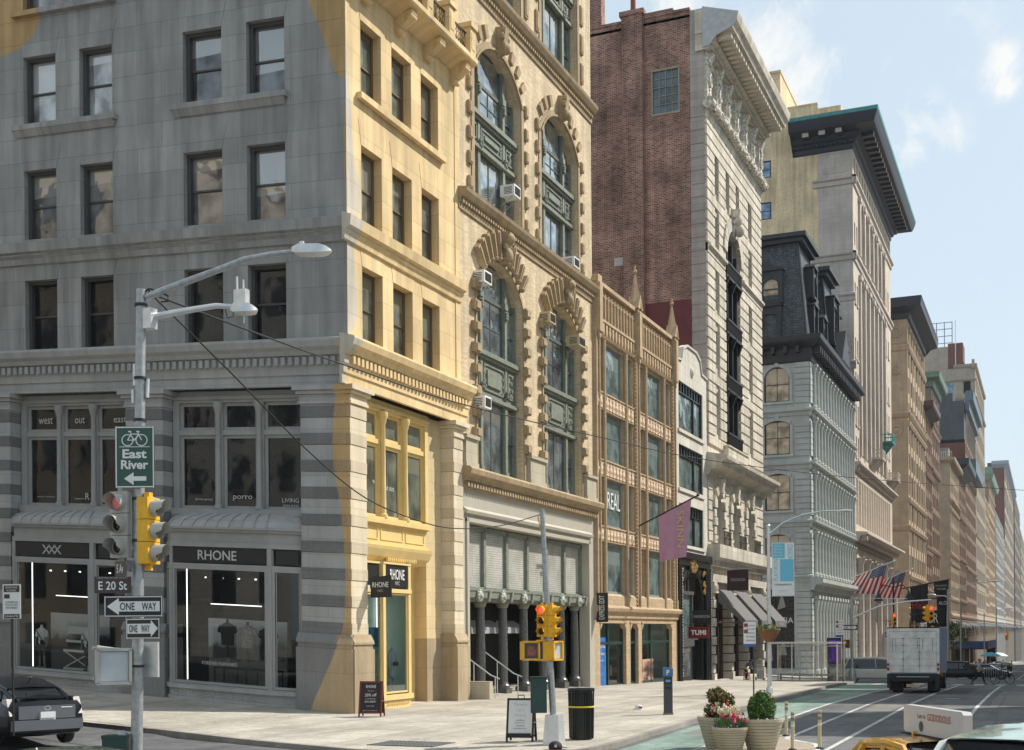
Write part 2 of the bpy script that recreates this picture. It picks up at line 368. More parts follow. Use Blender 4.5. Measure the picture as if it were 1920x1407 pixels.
mt_sd=masonry('stone_grey_dark',(.20,.198,.195),1.6,.5,.004,var=.08,grain=.35,mask=S_EDGE,scol=(2.3,1.6,.9))
mt_al=masonry('stone_cream_light',(.70,.60,.44),1.6,.56,.006,var=.04)
mt_ad=masonry('stone_cream_band',(.60,.51,.37),1.6,.5,.004,var=.05,grain=.12)
mt_ash=masonry('stone_return_light',(.66,.52,.30),1.6,.5,.004,var=.04)
mt_asd=masonry('stone_return_dark',(.40,.33,.22),1.6,.5,.004,var=.05)
mt_pl=masonry('granite_plinth_tan',(.42,.33,.215),2.4,1.4,.006,var=.04,big=.25,streak=.22,grain=.18)
mt_spl=masonry('granite_plinth_grey',(.25,.245,.24),2.4,1.4,.006,var=.04,big=.15,grain=.2,mask=S_EDGE,scol=(2.1,1.6,1.0))
mt_strim=plain('trim_paint_grey',(.31,.308,.30),.6,var=.08,scale=2,bump=.1)
mt_atrim=plain('trim_paint_ochre',(.70,.52,.22),.6,var=.06,scale=2,bump=.1)
mt_sfr=plain('sash_dark_grey',(.065,.062,.06),.5,var=.1)
mt_afr=plain('sash_brown',(.13,.085,.05),.5,var=.1)
mt_gs=glassy('pane_grey_reflecting',(.14,.143,.145),.03,.02,blind=.45,bcol=(.45,.45,.44),metal=.62,spec=1)
mt_gs5=glassy('pane_pale_blind',(.40,.40,.395),.03,.022,blind=.5,bcol=(.62,.62,.60),metal=.35,spec=1)
mt_gs4=glassy('pane_mid_reflecting',(.24,.24,.238),.03,.022,blind=.4,bcol=(.5,.5,.48),metal=.5,spec=1)
mt_ga=glassy('pane_olive',(.14,.15,.12),.05,.02,blind=.3,bcol=(.25,.24,.18),metal=.25)
mt_gd=glassy('pane_dark_room',(.015,.015,.016),.05,.015,spec=.5)
mt_gb=glassy('pane_blue_sky',(.36,.41,.43),.05,.05,blind=.25,bcol=(.6,.58,.52),metal=.75,spec=1)
mt_gt=glassy('pane_teal',(.17,.24,.235),.06,.03,blind=.3,bcol=(.3,.38,.36),metal=.4,spec=.9)
mt_gf=glassy('pane_far',(.03,.034,.04),.12,.0,spec=.6)
mt_gfar2=glassy('pane_far_blue',(.16,.24,.34),.1,.0,spec=.8,metal=.3)
mt_clear=clearglass('shop_glass',(.92,.96,.95),.03)
mt_clear3=clearglass('avenue_glass',(.85,.97,.94),.16)
mt_clear2=clearglass('shelter_glass',(.93,.96,.97),.05)
mt_room=plain('shop_room_dark',(.03,.03,.03),.8,var=.1)
mt_roomg=plain('shop_room_pale_green',(.66,.78,.72),.8,var=.05)
mt_blk=plain('black_matt',(.012,.012,.013),.6,var=.05)
mt_blkp=plain('black_gloss_paint',(.012,.013,.014),.25,var=.1,spec=.6)
mt_wht=plain('white_paint',(.78,.78,.76),.5,var=.03)
mt_let=plain('letter_grey',(.5,.5,.5),.5,var=0)
mt_b2=masonry('cream_roman_brick',(.66,.525,.345),.30,.055,.004,mcol=(.50,.39,.27),var=.14,big=.18,streak=.25,bump=.4)
mt_b2t=masonry('tan_terracotta',(.43,.325,.20),.9,.45,.006,var=.08,big=.16,streak=.2,grain=.2)
mt_b2g=plain('frame_paint_warm_grey',(.44,.405,.335),.55,var=.05,scale=1.5)
mt_b2s=masonry('limestone_grey_buff',(.50,.445,.34),1.8,.7,.006,var=.04)
mt_grn=plain('green_grey_ironwork',(.20,.215,.17),.55,var=.2,scale=5,bump=.25)
mt_grnd=plain('green_grey_iron_dark',(.10,.115,.10),.5,var=.2,scale=4)
mt_gran=plain('granite_column_speckled',(.09,.088,.082),.25,var=.85,scale=28,spec=.6)
mt_gblock=None
mt_b3=masonry('tan_gothic_terracotta',(.50,.37,.235),.45,.22,.006,mcol=(.38,.26,.17),var=.10,big=.12,streak=.12)
mt_b3l=plain('terracotta_light_relief',(.66,.50,.35),.8,var=.2,scale=6,bump=.6)
mt_b3f=plain('slate_blue_frame',(.22,.27,.28),.5,var=.05)
mt_b4=masonry('white_glazed_stone',(.66,.62,.54),1.2,.5,.006,var=.03,streak=.15)
mt_brick=masonry('red_brown_brick',(.36,.155,.105),.34,.13,.016,mcol=(.52,.40,.33),var=.5,big=.5,streak=.28,bump=.8,col2=(.26,.14,.11),grain=.35)
mt_red=plain('painted_red_wall',(.13,.025,.027),.7,var=.12,scale=1)
mt_b5=masonry('limestone_white',(.66,.60,.50),1.5,.55,.010,mcol=(.42,.37,.30),var=.08,big=.2,streak=.3)
mt_b5s=masonry('limestone_side',(.40,.36,.33),1.2,.55,.010,var=.08)
mt_gold=plain('gilded_ornament',(.62,.38,.13),.4,.6,var=.4,scale=8,bump=.5)
mt_iron=plain('black_ironwork',(.014,.013,.014),.5,var=.2)
mt_b6=masonry('blue_grey_painted_iron',(.53,.55,.525),1.6,.6,.006,var=.05,streak=.1)
mt_slate=masonry('slate_shingles',(.095,.105,.115),.35,.28,.02,mcol=(.025,.028,.032),var=.3,big=.25,streak=.3,bump=.8,rough=.5)
mt_slk=plain('black_painted_cornice',(.026,.027,.032),.45,var=.2)
mt_yb=masonry('yellow_painted_brick',(.84,.66,.42),.24,.085,.006,mcol=(.70,.50,.27),var=.10,big=.22,streak=.25)
mt_b7=masonry('warm_grey_limestone',(.56,.49,.43),1.5,.6,.008,var=.06,big=.1,streak=.12)
mt_b7l=masonry('warm_limestone_light',(.62,.53,.43),1.5,.6,.008,var=.05,big=.1,streak=.12)
mt_teal=plain('verdigris_copper',(.05,.26,.24),.6,var=.3,scale=3)
mt_navy=plain('dark_navy_cornice',(.015,.020,.032),.5,var=.2)
mt_b8=masonry('buff_stone',(.47,.36,.25),1.5,.6,.008,var=.06,big=.12)
mt_b9=masonry('pink_brown_stone',(.30,.205,.15),1.2,.5,.008,var=.08,big=.15)
mt_b10=masonry('grey_stone_far',(.30,.26,.22),1.2,.5,.008,var=.08)
mt_b11=masonry('cream_tower_stone',(.44,.37,.29),1.5,.6,.008,var=.05)
mt_fred=masonry('far_red_brick',(.19,.075,.055),.5,.2,.01,var=.1)
mt_fgry=masonry('far_dark_grey_wall',(.085,.095,.105),1,.5,.01,var=.06)
mt_fwht=masonry('far_white_stone',(.46,.45,.42),1.5,.6,.01,var=.05)
mt_green=plain('pale_green_copper',(.16,.26,.21),.6,var=.15)
mt_steel=plain('galvanised_steel',(.36,.37,.37),.42,.5,var=.2,scale=12)
mt_steel2=plain('aluminium_light',(.62,.63,.63),.35,.5,var=.1,scale=8)
mt_yel=plain('signal_yellow',(.78,.42,.02),.45,var=.12,scale=6)
mt_cabs=plain('signal_grey_beige',(.42,.41,.38),.5,var=.08)
mt_dgreen=plain('dark_green_paint',(.015,.045,.04),.35,var=.15)
mt_signb=plain('sign_black',(.014,.014,.014),.45,var=0)
mt_signw=plain('sign_white',(.74,.74,.72),.45,var=.02)
mt_signg=plain('sign_green',(.03,.085,.06),.45,var=.03)
mt_signbr=plain('sign_brown',(.06,.04,.034),.45,var=.03)
mt_redl=plain('lamp_red',(1,.06,.04),.3,var=0,emit=2.2)
mt_redd=plain('lens_dim_red',(.25,.05,.05),.3,var=0)
mt_lens=plain('lens_unlit',(.03,.02,.015),.2,var=0)
mt_rub=plain('rubber',(.02,.02,.02),.8,var=.1)
mt_asph=None
# ---------------------------------------------------------------- ground, road, pavements
def ground_mat(name,col,crack=False,slab=None,seal=.0,var=.12,spots=.0,rough=.9):
    m,t,b=newmat(name); n=t.nodes.new; l=t.links.new
    b.inputs['Roughness'].default_value=rough; b.inputs['Specular IOR Level'].default_value=.3
    g=n('ShaderNodeNewGeometry')
    def noise(sc,det=5,rg=.6,mp=None):
        z=n('ShaderNodeTexNoise'); z.inputs['Scale'].default_value=sc; z.inputs['Detail'].default_value=det; z.inputs['Roughness'].default_value=rg
        if mp:
            q=n('ShaderNodeMapping'); q.inputs['Scale'].default_value=mp; l(g.outputs['Position'],q.inputs['Vector']); l(q.outputs[0],z.inputs['Vector'])
        else: l(g.outputs['Position'],z.inputs['Vector'])
        return z.outputs['Fac']
    def rng(f,a,lo=.3,hi=.7):
        r=n('ShaderNodeMapRange'); r.inputs[1].default_value=lo; r.inputs[2].default_value=hi; r.inputs[3].default_value=1-a; r.inputs[4].default_value=1+a*.7; l(f,r.inputs[0]); return r.outputs[0]
    f=M('MULTIPLY',M('MULTIPLY',rng(noise(.25),var),rng(noise(2.2,6,.7),var*.8),tree=t),rng(noise(60,3,.8),.14),tree=t)
    f=M('MULTIPLY',f,rng(noise(1.0,4,.6,(1.2,.08,1)),var*.7),tree=t)     # wheel-track wear along the avenue
    if spots:
        f=M('MULTIPLY',f,M('SUBTRACT',1.0,M('MULTIPLY',M('GREATER_THAN',noise(7,2,.4),.66,tree=t),spots,tree=t),tree=t),tree=t)
    colv=None
    if slab:
        br=n('ShaderNodeTexBrick'); q=n('ShaderNodeMapping'); q.inputs['Location'].default_value=(.3,.4,0); l(g.outputs['Position'],q.inputs['Vector']); l(q.outputs[0],br.inputs['Vector'])
        br.inputs['Scale'].default_value=1; br.offset=0; br.inputs['Brick Width'].default_value=slab; br.inputs['Row Height'].default_value=slab; br.inputs['Mortar Size'].default_value=.014
        br.inputs['Color1'].default_value=(*[c*.90 for c in col],1); br.inputs['Color2'].default_value=(*[c*1.1 for c in col],1); br.inputs['Mortar'].default_value=(*[c*.5 for c in col],1)
        colv=br.outputs['Color']
    v=n('ShaderNodeVectorMath'); v.operation='SCALE'; v.inputs[0].default_value=col
    if colv: l(colv,v.inputs[0])
    l(f,v.inputs['Scale']); l(v.outputs[0],b.inputs['Base Color'])
    bp=n('ShaderNodeBump'); bp.inputs['Strength'].default_value=.35; bp.inputs['Distance'].default_value=.01; l(noise(45,3,.8),bp.inputs['Height']); l(bp.outputs[0],b.inputs['Normal'])
    return m
mt_asph=ground_mat('asphalt_worn',(.14,.14,.143),var=.35,spots=.3)
mt_walk=ground_mat('concrete_pavement',(.44,.40,.34),slab=1.55,var=.26,spots=.3)
mt_kerb=ground_mat('kerb_granite',(.30,.27,.24),var=.25)
mt_lane=ground_mat('green_lane_coating',(.21,.285,.245),var=.35,spots=.35)
mt_line=ground_mat('worn_road_paint',(.56,.56,.53),var=.35,spots=.5)
mt_bulb=ground_mat('tan_epoxy_gravel',(.34,.29,.23),var=.15)
BR=[12,25,40,55,70,96]
def xs_with0(a,b):
    return sorted({a,b}|({0.0} if a<0<b else set()))
def drape(mb,y0,y1,xl,xr,dz,m=0,step=6):
    ys={y0,y1}|{b for b in BR if y0<b<y1}; k=y0
    while k<y1:
        ys.add(k); k+=step
    ys=sorted(ys)
    for a,b in zip(ys,ys[1:]):
        la,ra,lb,rb=xl(a),xr(a),xl(b),xr(b)
        segs=[(la,ra,lb,rb)]
        if min(la,lb)<0<max(ra,rb) and max(la,lb)<=0: segs=[(la,0,lb,0),(0,ra,0,rb)]
        for p,q,r,s_ in segs:
            mb.face([(p,a,zg(p,a)+dz),(q,a,zg(q,a)+dz),(s_,b,zg(s_,b)+dz),(r,b,zg(r,b)+dz)],m)
ROAD=-.13
g=MB(); ys=[-600,12,25,40,55,70,96,300,3000]
for a,b in zip(ys,ys[1:]):
    for c,d in ((-500,0),(0,900)):
        g.face([(c,a,zg(c,a)+ROAD),(d,a,zg(d,a)+ROAD),(d,b,zg(d,b)+ROAD),(c,b,zg(c,b)+ROAD)])
tag(g.build('road',mt_asph),'worn grey asphalt of the avenue and cross streets',kind='structure')
def interp(pts):
    def f(v):
        if v<=pts[0][0]: return pts[0][1]
        for (a,x),(b,y) in zip(pts,pts[1:]):
            if v<=b: return x+(y-x)*(v-a)/(b-a)
        return pts[-1][1]
    return f
# near block outline: kerb polyline
KERB=[(-60,-8.9),(-8,-8.9),(-4,-8.9),(-1,-9.2),(3,-10.7),(7,-12.2),(9.5,-12.75),(11,-12.55),(12,-11.7),(12.6,-10.3),(12.74,-8.5),(12.6,-5),(12.45,0),(12.4,8),(12.4,12),(12.35,18),(12.0,25),(11.4,33),(11.1,40),(10.9,47),(10.5,51),(9.5,53.6),(7.5,55.0),(5,55.5),(0,55.5),(-60,55.5)]
def pavement(name,label,K,ymin,ymax):
    mb=MB(); ys=sorted({round(p[1],3) for p in K}|{b for b in BR if ymin<b<ymax})
    def right(y):
        best=-60
        for (a,b),(c,d) in zip(K,K[1:]):
            if min(b,d)-1e-6<=y<=max(b,d)+1e-6:
                if abs(d-b)<1e-6: best=max(best,a,c)
                else: best=max(best,a+(c-a)*(y-b)/(d-b))
        return best
    def left(y):     # the southern edge falls away from the corner
        xs=[]
        for (a,b),(c,d) in zip(K,K[1:]):
            if abs(d-b)>1e-6 and min(b,d)-1e-6<=y<=max(b,d)+1e-6: xs.append(a+(c-a)*(y-b)/(d-b))
        return min(xs) if len(xs)>1 else -60
    ymid_lo=max(p[1] for p in K if p[0]<=-8 and p[1]<ymin+8); ymid_hi=min(p[1] for p in K if p[0]<=-8 and p[1]>ymax-8)
    for a,b in zip(ys,ys[1:]):
        la=left(a) if (a<ymid_lo-1e-3 or a>ymid_hi+1e-3) else -60; lb=left(b) if (b<ymid_lo-1e-3 or b>ymid_hi+1e-3) else -60
        ra,rb=right(a),right(b)
        n=10 if abs(ra-rb)<1 and b-a>6 else 1
        segs=[(la,ra,lb,rb)]
        if max(la,lb)<0<min(ra,rb): segs=[(la,0,lb,0),(0,ra,0,rb)]
        for p,q,r,s_ in segs:
            mb.face([(p,a,zg(p,a)),(q,a,zg(q,a)),(s_,b,zg(s_,b)),(r,b,zg(r,b))])
    tag(mb.build(name,mt_walk),label,kind='structure')
    kb=MB()
    for i,((a,b),(c,d)) in enumerate(zip(K,K[1:])):
        v=Vector((c-a,d-b)); L_=v.length; nrm=Vector((-v.y,v.x))/L_   # inward
        def off(i):
            p=Vector(K[i]); t=Vector((0,0))
            for j in (i-1,i):
                if 0<=j<len(K)-1: t+=(Vector(K[j+1])-Vector(K[j])).normalized()
            t.normalize(); return p+Vector((-t.y,t.x))*.17
        p0,p1=off(i),off(i+1)
        kb.face([(a,b,zg(a,b)+.004),(c,d,zg(c,d)+.004),(p1.x,p1.y,zg(p1.x,p1.y)+.004),(p0.x,p0.y,zg(p0.x,p0.y)+.004)])
        kb.face([(a,b,zg(a,b)-.2),(c,d,zg(c,d)-.2),(c,d,zg(c,d)+.004),(a,b,zg(a,b)+.004)])
    tag(kb.build('kerb',mt_kerb),'granite kerb along the '+label.split(' ')[0]+' pavement',kind='structure')
pavement('pavement','near corner pavement of sunlit concrete slabs',KERB,-12.75,55.5)
K2=[(-60,86),(6,86),(9,87),(10.6,89),(11,93),(11,150),(11,400),(11,700),(-60,700)]
def far_pave():
    mb=MB(); kb=MB()
    for a,b in zip([86,87.2,89,93,96,150,300,700],[87.2,89,93,96,150,300,700]):
        xa=interp([(86,6),(87.2,9),(89,10.6),(93,11)])(a); xb=interp([(86,6),(87.2,9),(89,10.6),(93,11)])(b)
        for p,q,r,s_ in ((-60,0,-60,0),(0,xa,0,xb)): mb.face([(p,a,zg(p,a)),(q,a,zg(q,a)),(s_,b,zg(s_,b)),(r,b,zg(r,b))])
        kb.face([(xa,a,zg(xa,a)-.2),(xb,b,zg(xb,b)-.2),(xb,b,zg(xb,b)+.004),(xa,a,zg(xa,a)+.004)]); kb.face([(xa-.2,a,zg(xa,a)+.004),(xa,a,zg(xa,a)+.004),(xb,b,zg(xb,b)+.004),(xb-.2,b,zg(xb,b)+.004)])
    kb.face([(-60,86,zg(-60,86)-.2),(0,86,zg(0,86)-.2),(0,86,zg(0,86)),(-60,86,zg(-60,86))]); kb.face([(0,86,zg(0,86)-.2),(6,86,zg(6,86)-.2),(6,86,zg(6,86)),(0,86,zg(0,86))])
    tag(mb.build('pavement',mt_walk),'far pavement beyond the side street',kind='structure'); tag(kb.build('kerb',mt_kerb),'kerb of the far pavement',kind='structure')
far_pave()
curbx=interp([(-8.5,12.74),(-5,12.6),(0,12.45),(12,12.4),(18,12.35),(25,12.0),(33,11.4),(40,11.1),(47,10.9),(52,10.5)])
mb=MB(); drape(mb,-26,52,lambda y:curbx(y)+.25 if y>-9 else 12.9,lambda y:14.7,ROAD+.004)
drape(mb,92,600,lambda y:11.3,lambda y:14.2,ROAD+.004)
tag(mb.build('bike_lane',mt_lane),'green coated bike lane beside the kerb',kind='structure')
mb=MB()
def line(x0,x1,y0,y1,w=.13): drape(mb,y0,y1,lambda y:x0+(x1-x0)*(y-y0)/(y1-y0)-w/2,lambda y:x0+(x1-x0)*(y-y0)/(y1-y0)+w/2,ROAD+.008)
line(14.75,14.8,-24,44); line(16.25,16.35,-6,44,.14); line(17.8,17.8,-24,44,.13); line(20.5,20.2,-24,43,.13)
line(14.6,14.6,92,500); line(16,16,92,500); line(17.6,17.4,92,500); line(20,20,92,500)
# stop line and crosswalk bars across the avenue
drape(mb,42.2,42.7,lambda y:14.9,lambda y:32,ROAD+.012)
for i in range(17): 
    x=12.2+i*1.25; drape(mb,44.4,48.6,lambda y,x=x:x,lambda y,x=x:x+.62,ROAD+.012)
for i in range(15):
    x=12.8+i*1.25; drape(mb,87.5,91,lambda y,x=x:x,lambda y,x=x:x+.62,ROAD+.012)
# crosswalk over the near cross street, bars running along the street
for i in range(9):
    y=-14.4-i*1.15; drape(mb,y-.5,y,lambda y:4.6,lambda y:8.2,ROAD+.008)
for i in range(12):
    x=13.4+i*1.25; drape(mb,-14.6,-11.2,lambda y,x=x:x,lambda y,x=x:x+.6,ROAD+.016)
tag(mb.build('road_markings',mt_line),'white lane lines and crosswalk bars on the road',kind='structure')
# painted pedestrian bulb with the planters
mb=MB(); pts=[]
out=[(15.0,-14),(14.95,-8),(15.0,-3.5),(15.6,-1.2),(16.0,-2.2),(16.3,-4.8),(17.3,-6.1),(17.6,-7.6),(17.5,-14)]
mb.face([(x,y,ROAD+.012+zg(x,y)) for x,y in out])
tag(mb.build('painted_bulb',mt_bulb),'tan coated pedestrian area at the planters',kind='structure')
mb=MB()
for (a,b),(c,d) in zip(out,out[1:]):
    v=Vector((c-a,d-b)).normalized(); n_=Vector((-v.y,v.x))*.07
    mb.face([(a-n_.x,b-n_.y,ROAD+.016),(c-n_.x,d-n_.y,ROAD+.016),(c+n_.x,d+n_.y,ROAD+.016),(a+n_.x,b+n_.y,ROAD+.016)])
tag(mb.build('bulb_outline',mt_line),'white painted edge around the planter area',kind='structure')
# grate in the pavement by the kerb
mt_grate=plain('steel_grate',(.16,.17,.18),.5,.4,var=.2)
gr=MB()
for i in range(16): gr.box(7.0+i*.12,7.05+i*.12,-11.2,-9.9,.004,.02)
for i in range(3): gr.box(7.0,8.85,-11.2+i*.62,-11.15+i*.62,.003,.018)
tag(gr.build('vent_grate',mt_grate),'steel vent grate set in the corner pavement','grate')['category']='grate'
mt_patch=ground_mat('asphalt_patch',(.075,.075,.075),var=.2); mt_patchl=ground_mat('asphalt_patch_pale',(.20,.19,.175),var=.2)
def patch(x0,x1,y0,y1,m_,dz):
    mb=MB(); drape(mb,y0,y1,lambda y:x0+.08*math.sin(y*1.7),lambda y:x1+.1*math.sin(y*2.3),ROAD+dz); tag(mb.build('road_patch',m_),'patched area of the road surface',kind='structure')
patch(18.4,20.0,4,9,mt_patch,.003); patch(17.95,19.2,24,36,mt_patch,.003); patch(16.5,17.6,8,14,mt_patchl,.003); patch(20.7,22.0,12,30,mt_patchl,.003); patch(-3,1.5,-17.5,-14.8,mt_patch,.003); patch(2.2,3.6,-19,-13.2,mt_patchl,.003); patch(13.0,13.9,16,22,mt_patchl,.006); patch(13.2,14.3,-4,-1.5,mt_patchl,.006)
mb=MB()
for (x0,y0,x1,y1) in ((19.2,-4,19.0,14),(16.9,14,17.3,34),(21.3,0,21.0,24),(18.7,14,20.3,15.2),(15.3,6,17.5,6.6),(-6,-12,4,-13.4),(0,-19,6,-15.6)):
    n_=16; px_=None
    for k in range(n_+1):
        u=k/n_; x=x0+(x1-x0)*u+random.uniform(-.06,.06); y=y0+(y1-y0)*u+random.uniform(-.06,.06)
        if px_: 
            v=Vector((x-px_[0],y-px_[1])).normalized(); w_=.022; a,b=-v.y*w_,v.x*w_
            mb.face([(px_[0]-a,px_[1]-b,zg(*px_)+ROAD+.005),(x-a,y-b,zg(x,y)+ROAD+.005),(x+a,y+b,zg(x,y)+ROAD+.005),(px_[0]+a,px_[1]+b,zg(*px_)+ROAD+.005)])
        px_=(x,y)
tag(mb.build('tar_seams',mt_blk),'dark tar seams sealing cracks in the road',kind='structure')
mh=MB(); mh.lathe(19.0,18.5,[(.33,zg(19,18.5)+ROAD+.002),(.33,zg(19,18.5)+ROAD+.014)],18)
tag(mh.build('manhole_cover',mt_grate),'round iron manhole cover in the avenue','manhole cover')
# ---------------------------------------------------------------- buildings over the avenue (outside the frame; they throw the shadows and stand in the panes)
mt_east=masonry('east_side_masonry',(.42,.36,.29),1.2,.5,.01,var=.08)
def plainblock(label,x0,x1,y0,y1,h,cols,rows,face,mat=None):
    root=thing('office_building',label,'building',((x0+x1)/2,(y0+y1)/2,0))
    m_=MB(); w_=MB(); m_.box(x0-root.location.x,x1-root.location.x,y0-root.location.y,y1-root.location.y,-3,h)
    m_.box(x0-.5-root.location.x,x1+.5-root.location.x,y0-root.location.y-.5,y1-root.location.y+.5,h,h+.6)
    m_.build('wall',mat or mt_east,root)
    k=0
    for i in range(cols):
        for j in range(rows):
            if k>=95: break
            k+=1
            f=MB()
            if face=='W':
                W_=(y1-y0)/cols; yy=y0+W_*(i+.25)-root.location.y; xx=x0-root.location.x
                f.box(xx-.04,xx+.1,yy,yy+W_*.5,1.2+j*(h-2)/rows,1.2+(j+.6)*(h-2)/rows)
            else:
                W_=(x1-x0)/cols; xx=x0+W_*(i+.25)-root.location.x; yy=y1-root.location.y
                f.box(xx,xx+W_*.5,yy-.1,yy+.04,1.2+j*(h-2)/rows,1.2+(j+.6)*(h-2)/rows)
            f.build('window',mt_gf,root)
    return root
plainblock('low tan office block on the far side of the avenue near the corner',38,56,19.5,28.5,31.2,3,7,'W')
plainblock('tan masonry block on the far side of the avenue, second from the corner',38,60,38.8,54.8,35.8,4,7,'W')
plainblock('shallow buff block on the far side of the avenue, third from the corner',38,60,60,70,38,3,8,'W')
plainblock('tall buff block beyond the side street on the far side of the avenue',38,60,82,122,46,9,9,'W')
plainblock('long stone block far up the far side of the avenue',38,60,123,190,44,9,9,'W')
plainblock('last stone block far up the far side of the avenue',38,60,208,420,44,9,9,'W')
plainblock('pale masonry building on the south side of the cross street',-30,-2,-60,-27.5,27,8,7,'N',masonry('south_block_pale',(.60,.58,.54),1.0,.4,.02,var=.1))
plainblock('stone building further west on the south side of the cross street',-60,-31,-60,-27.5,36,8,8,'N',mt_b11)
# ---------------------------------------------------------------- corner building
HP=PI/2
b1=thing('corner_building','corner building with a grey limestone side street front and an ochre avenue front','building',(0,0,0))
SH=-.061
T4=31.5
wx=[(-7.05,-5.3),(-4.2,-2.55),(-14.85,-13.2),(-12.0,-10.4),(-19.8,-18.2),(-22.8,-21.1)]
wz=[(13.38,16.15),(17.8,20.55),(22.35,25.1),(26.9,29.6)]
holes=[(a,b,c,d) for a,b in wx for c,d in wz]
mb=MB(); wall(mb,-26,0,13.2,T4,holes,.5)
mb.box(-26,-17.5,1.0,1.1,-1,13.2)
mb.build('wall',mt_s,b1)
for i,(a,b) in enumerate(wx[:4]):
    for j,(c,d) in enumerate(wz):
        window(b1,a,c,b-a,d-c,'dh',.36,mt_sfr,(mt_gd,mt_gs4,mt_gs5 if i>1 else mt_gs,mt_gs4)[j],ft=.11)
# jamb slot casing of each window (deep box frame)
for a,b in wx[:4]:
    for c,d in wz:
        f=MB(); f.box(a,a+.14,.22,.4,c,d); f.box(b-.14,b,.22,.4,c,d); f.box(a+.14,b-.14,.22,.4,d-.12,d); f.build('window_casing',mt_sfr,b1)
for a,b in ((-15.3,-10.15),(-7.5,-2.4)):
    s=MB(); s.box(a,b,-.22,.12,22.14,22.35); s.prof([(-.05,21.9),(-.2,22.138),(0,22.138)],a+.1,b-.1); s.build('sill',mt_s,b1)
    s=MB(); s.box(a,b,-.22,.12,26.7,26.9); s.build('sill',mt_s,b1)
def lintels():
    m_=MB()
    for a,b in wx[:4]:
        for c,d in wz: m_=MB(); m_.ext([(a,d+.001),(b,d+.001),(b+.22,d+.95),(a-.22,d+.95)],-.012,.0); m_.build('flat_arch',mt_s,b1)
lintels()
def course(mb_,x0,x1):    # string course between third and fourth floor
    mb_.prof([(0,16.75),(-.10,16.78),(-.14,17.0),(-.22,17.08),(-.22,17.16),(-.34,17.22),(-.38,17.58),(0,17.72)],x0,x1)
m_=MB(); course(m_,-26,-.001); m_.build('string_course',mt_s,b1)
def cornice1(mb_,x0,x1):
    mb_.prof([(0,11.62),(-.10,11.64),(-.10,12.0),(-.16,12.02),(-.16,12.3),(-.2,12.34),(-.2,12.66),(-.34,12.70),(-.40,12.84),(-.55,12.95),(-.62,13.16),(-.60,13.24),(0,13.4)],x0,x1)
m_=MB(); cornice1(m_,-26,-.001); m_.build('cornice',mt_sl,b1)
def dent(x0,x1,sp=.30):
    m_=MB(); n=int((x1-x0)/sp)
    for i in range(n):
        m_.box(x0+i*sp,x0+i*sp+sp*.55,-.32,-.199,12.36,12.64)
    return m_
dent(-20,-.1).build('dentils',mt_sl,b1)
def pier(x0,x1,mats,parent,rot=0,cap=True,y=-.14,left=None,depth=.8):
    a=MB(); nz_=[(2.72,10.95)]
    z=2.78;k=0
    while z<10.9:
        a.box(x0,x1,y-.025,depth,z,z+.40,1); 
        zt=min(z+.965,11.0); a.box(x0-.0,x1+.0,y,depth,z+.402,zt-.012,0); z+=.965;k+=1
    a.build('pier_shaft',mats[:2],parent,rot=rot)
    p=MB(); p.box(x0-.14,x1+.14,y-.2,depth,-1.2,2.25); p.box(x0-.1,x1+.1,y-.15,depth,2.252,2.42)
    p.prof([(depth,2.422),(y-.2,2.422),(y-.2,2.5),(y-.05,2.775),(depth,2.775)],x0-.14,x1+.14); p.build('plinth',mats[2],parent,rot=rot)
    if cap:
        c=MB()
        for i,(zz,h,o) in enumerate(((10.98,.10,.06),(11.09,.22,.02),(11.32,.12,.12),(11.45,.17,.22))): c.box(x0-o,x1+o,y-o-.02,depth,zz,zz+h)
        c.build('capital',mats[0],parent,rot=rot)
SM=(mt_sl,mt_sd,mt_spl)
pier(-1.9,.135,SM,b1); pier(-9.75,-8.0,SM,b1); pier(-17.4,-15.55,SM,b1)
# second floor fronts and shop bays
def front2(x0,x1,parent,trim,gl,rot=0,y=.45,ncol=3,z0=7.2,z1=11.62,fr=None):
    m_=MB(); m_.box(x0,x1,y-.05,y+.4,11.2,z1); m_.box(x0,x1,y-.12,y-.04,11.3,11.42)
    m_.box(x0,x0+.28,y-.05,y+.4,z0,11.2); m_.box(x1-.28,x1,y-.05,y+.4,z0,11.2)
    m_.box(x0,x1,y-.2,y+.4,z0-.25,z0)
    w_=(x1-x0-.56)/ncol
    m_.build('window_surround',trim,parent,rot=rot)
    for i in range(1,ncol):
        c=MB(); cx=x0+.28+w_*i; c.box(cx-.15,cx+.15,y-.02,y+.3,z0,11.2)
        c.lathe(cx,y-.08,[(.17,z0+.0),(.17,z0+.12),(.12,z0+.16),(.105,z0+1.5),(.1,10.75),(.13,10.8),(.16,10.95),(.2,11.02),(.2,11.2)],12); c.build('colonnette',trim,parent,rot=rot)
    for i in range(ncol):
        a=x0+.28+w_*i+(.15 if i else 0); b=x0+.28+w_*(i+1)-(.15 if i<ncol-1 else 0)
        t=MB(); t.box(a,b,y+.0,y+.2,9.98,10.16); t.build('transom',trim,parent,rot=rot)
        window(parent,a,z0,b-a,2.78,'plain',y+.08,fr or trim,gl,rot=rot,ft=.12); window(parent,a,10.16,b-a,1.04,'plain',y+.08,fr or trim,gl,rot=rot,ft=.12,name='transom_window')
front2(-7.95,-1.9,b1,mt_strim,mt_gd); front2(-15.5,-9.75,b1,mt_strim,mt_gd)
front2(-23.4,-17.4,b1,mt_strim,mt_gd)
mt_strip=plain('lit_light_strip',(1,.98,.94),.5,var=0,emit=1.7)
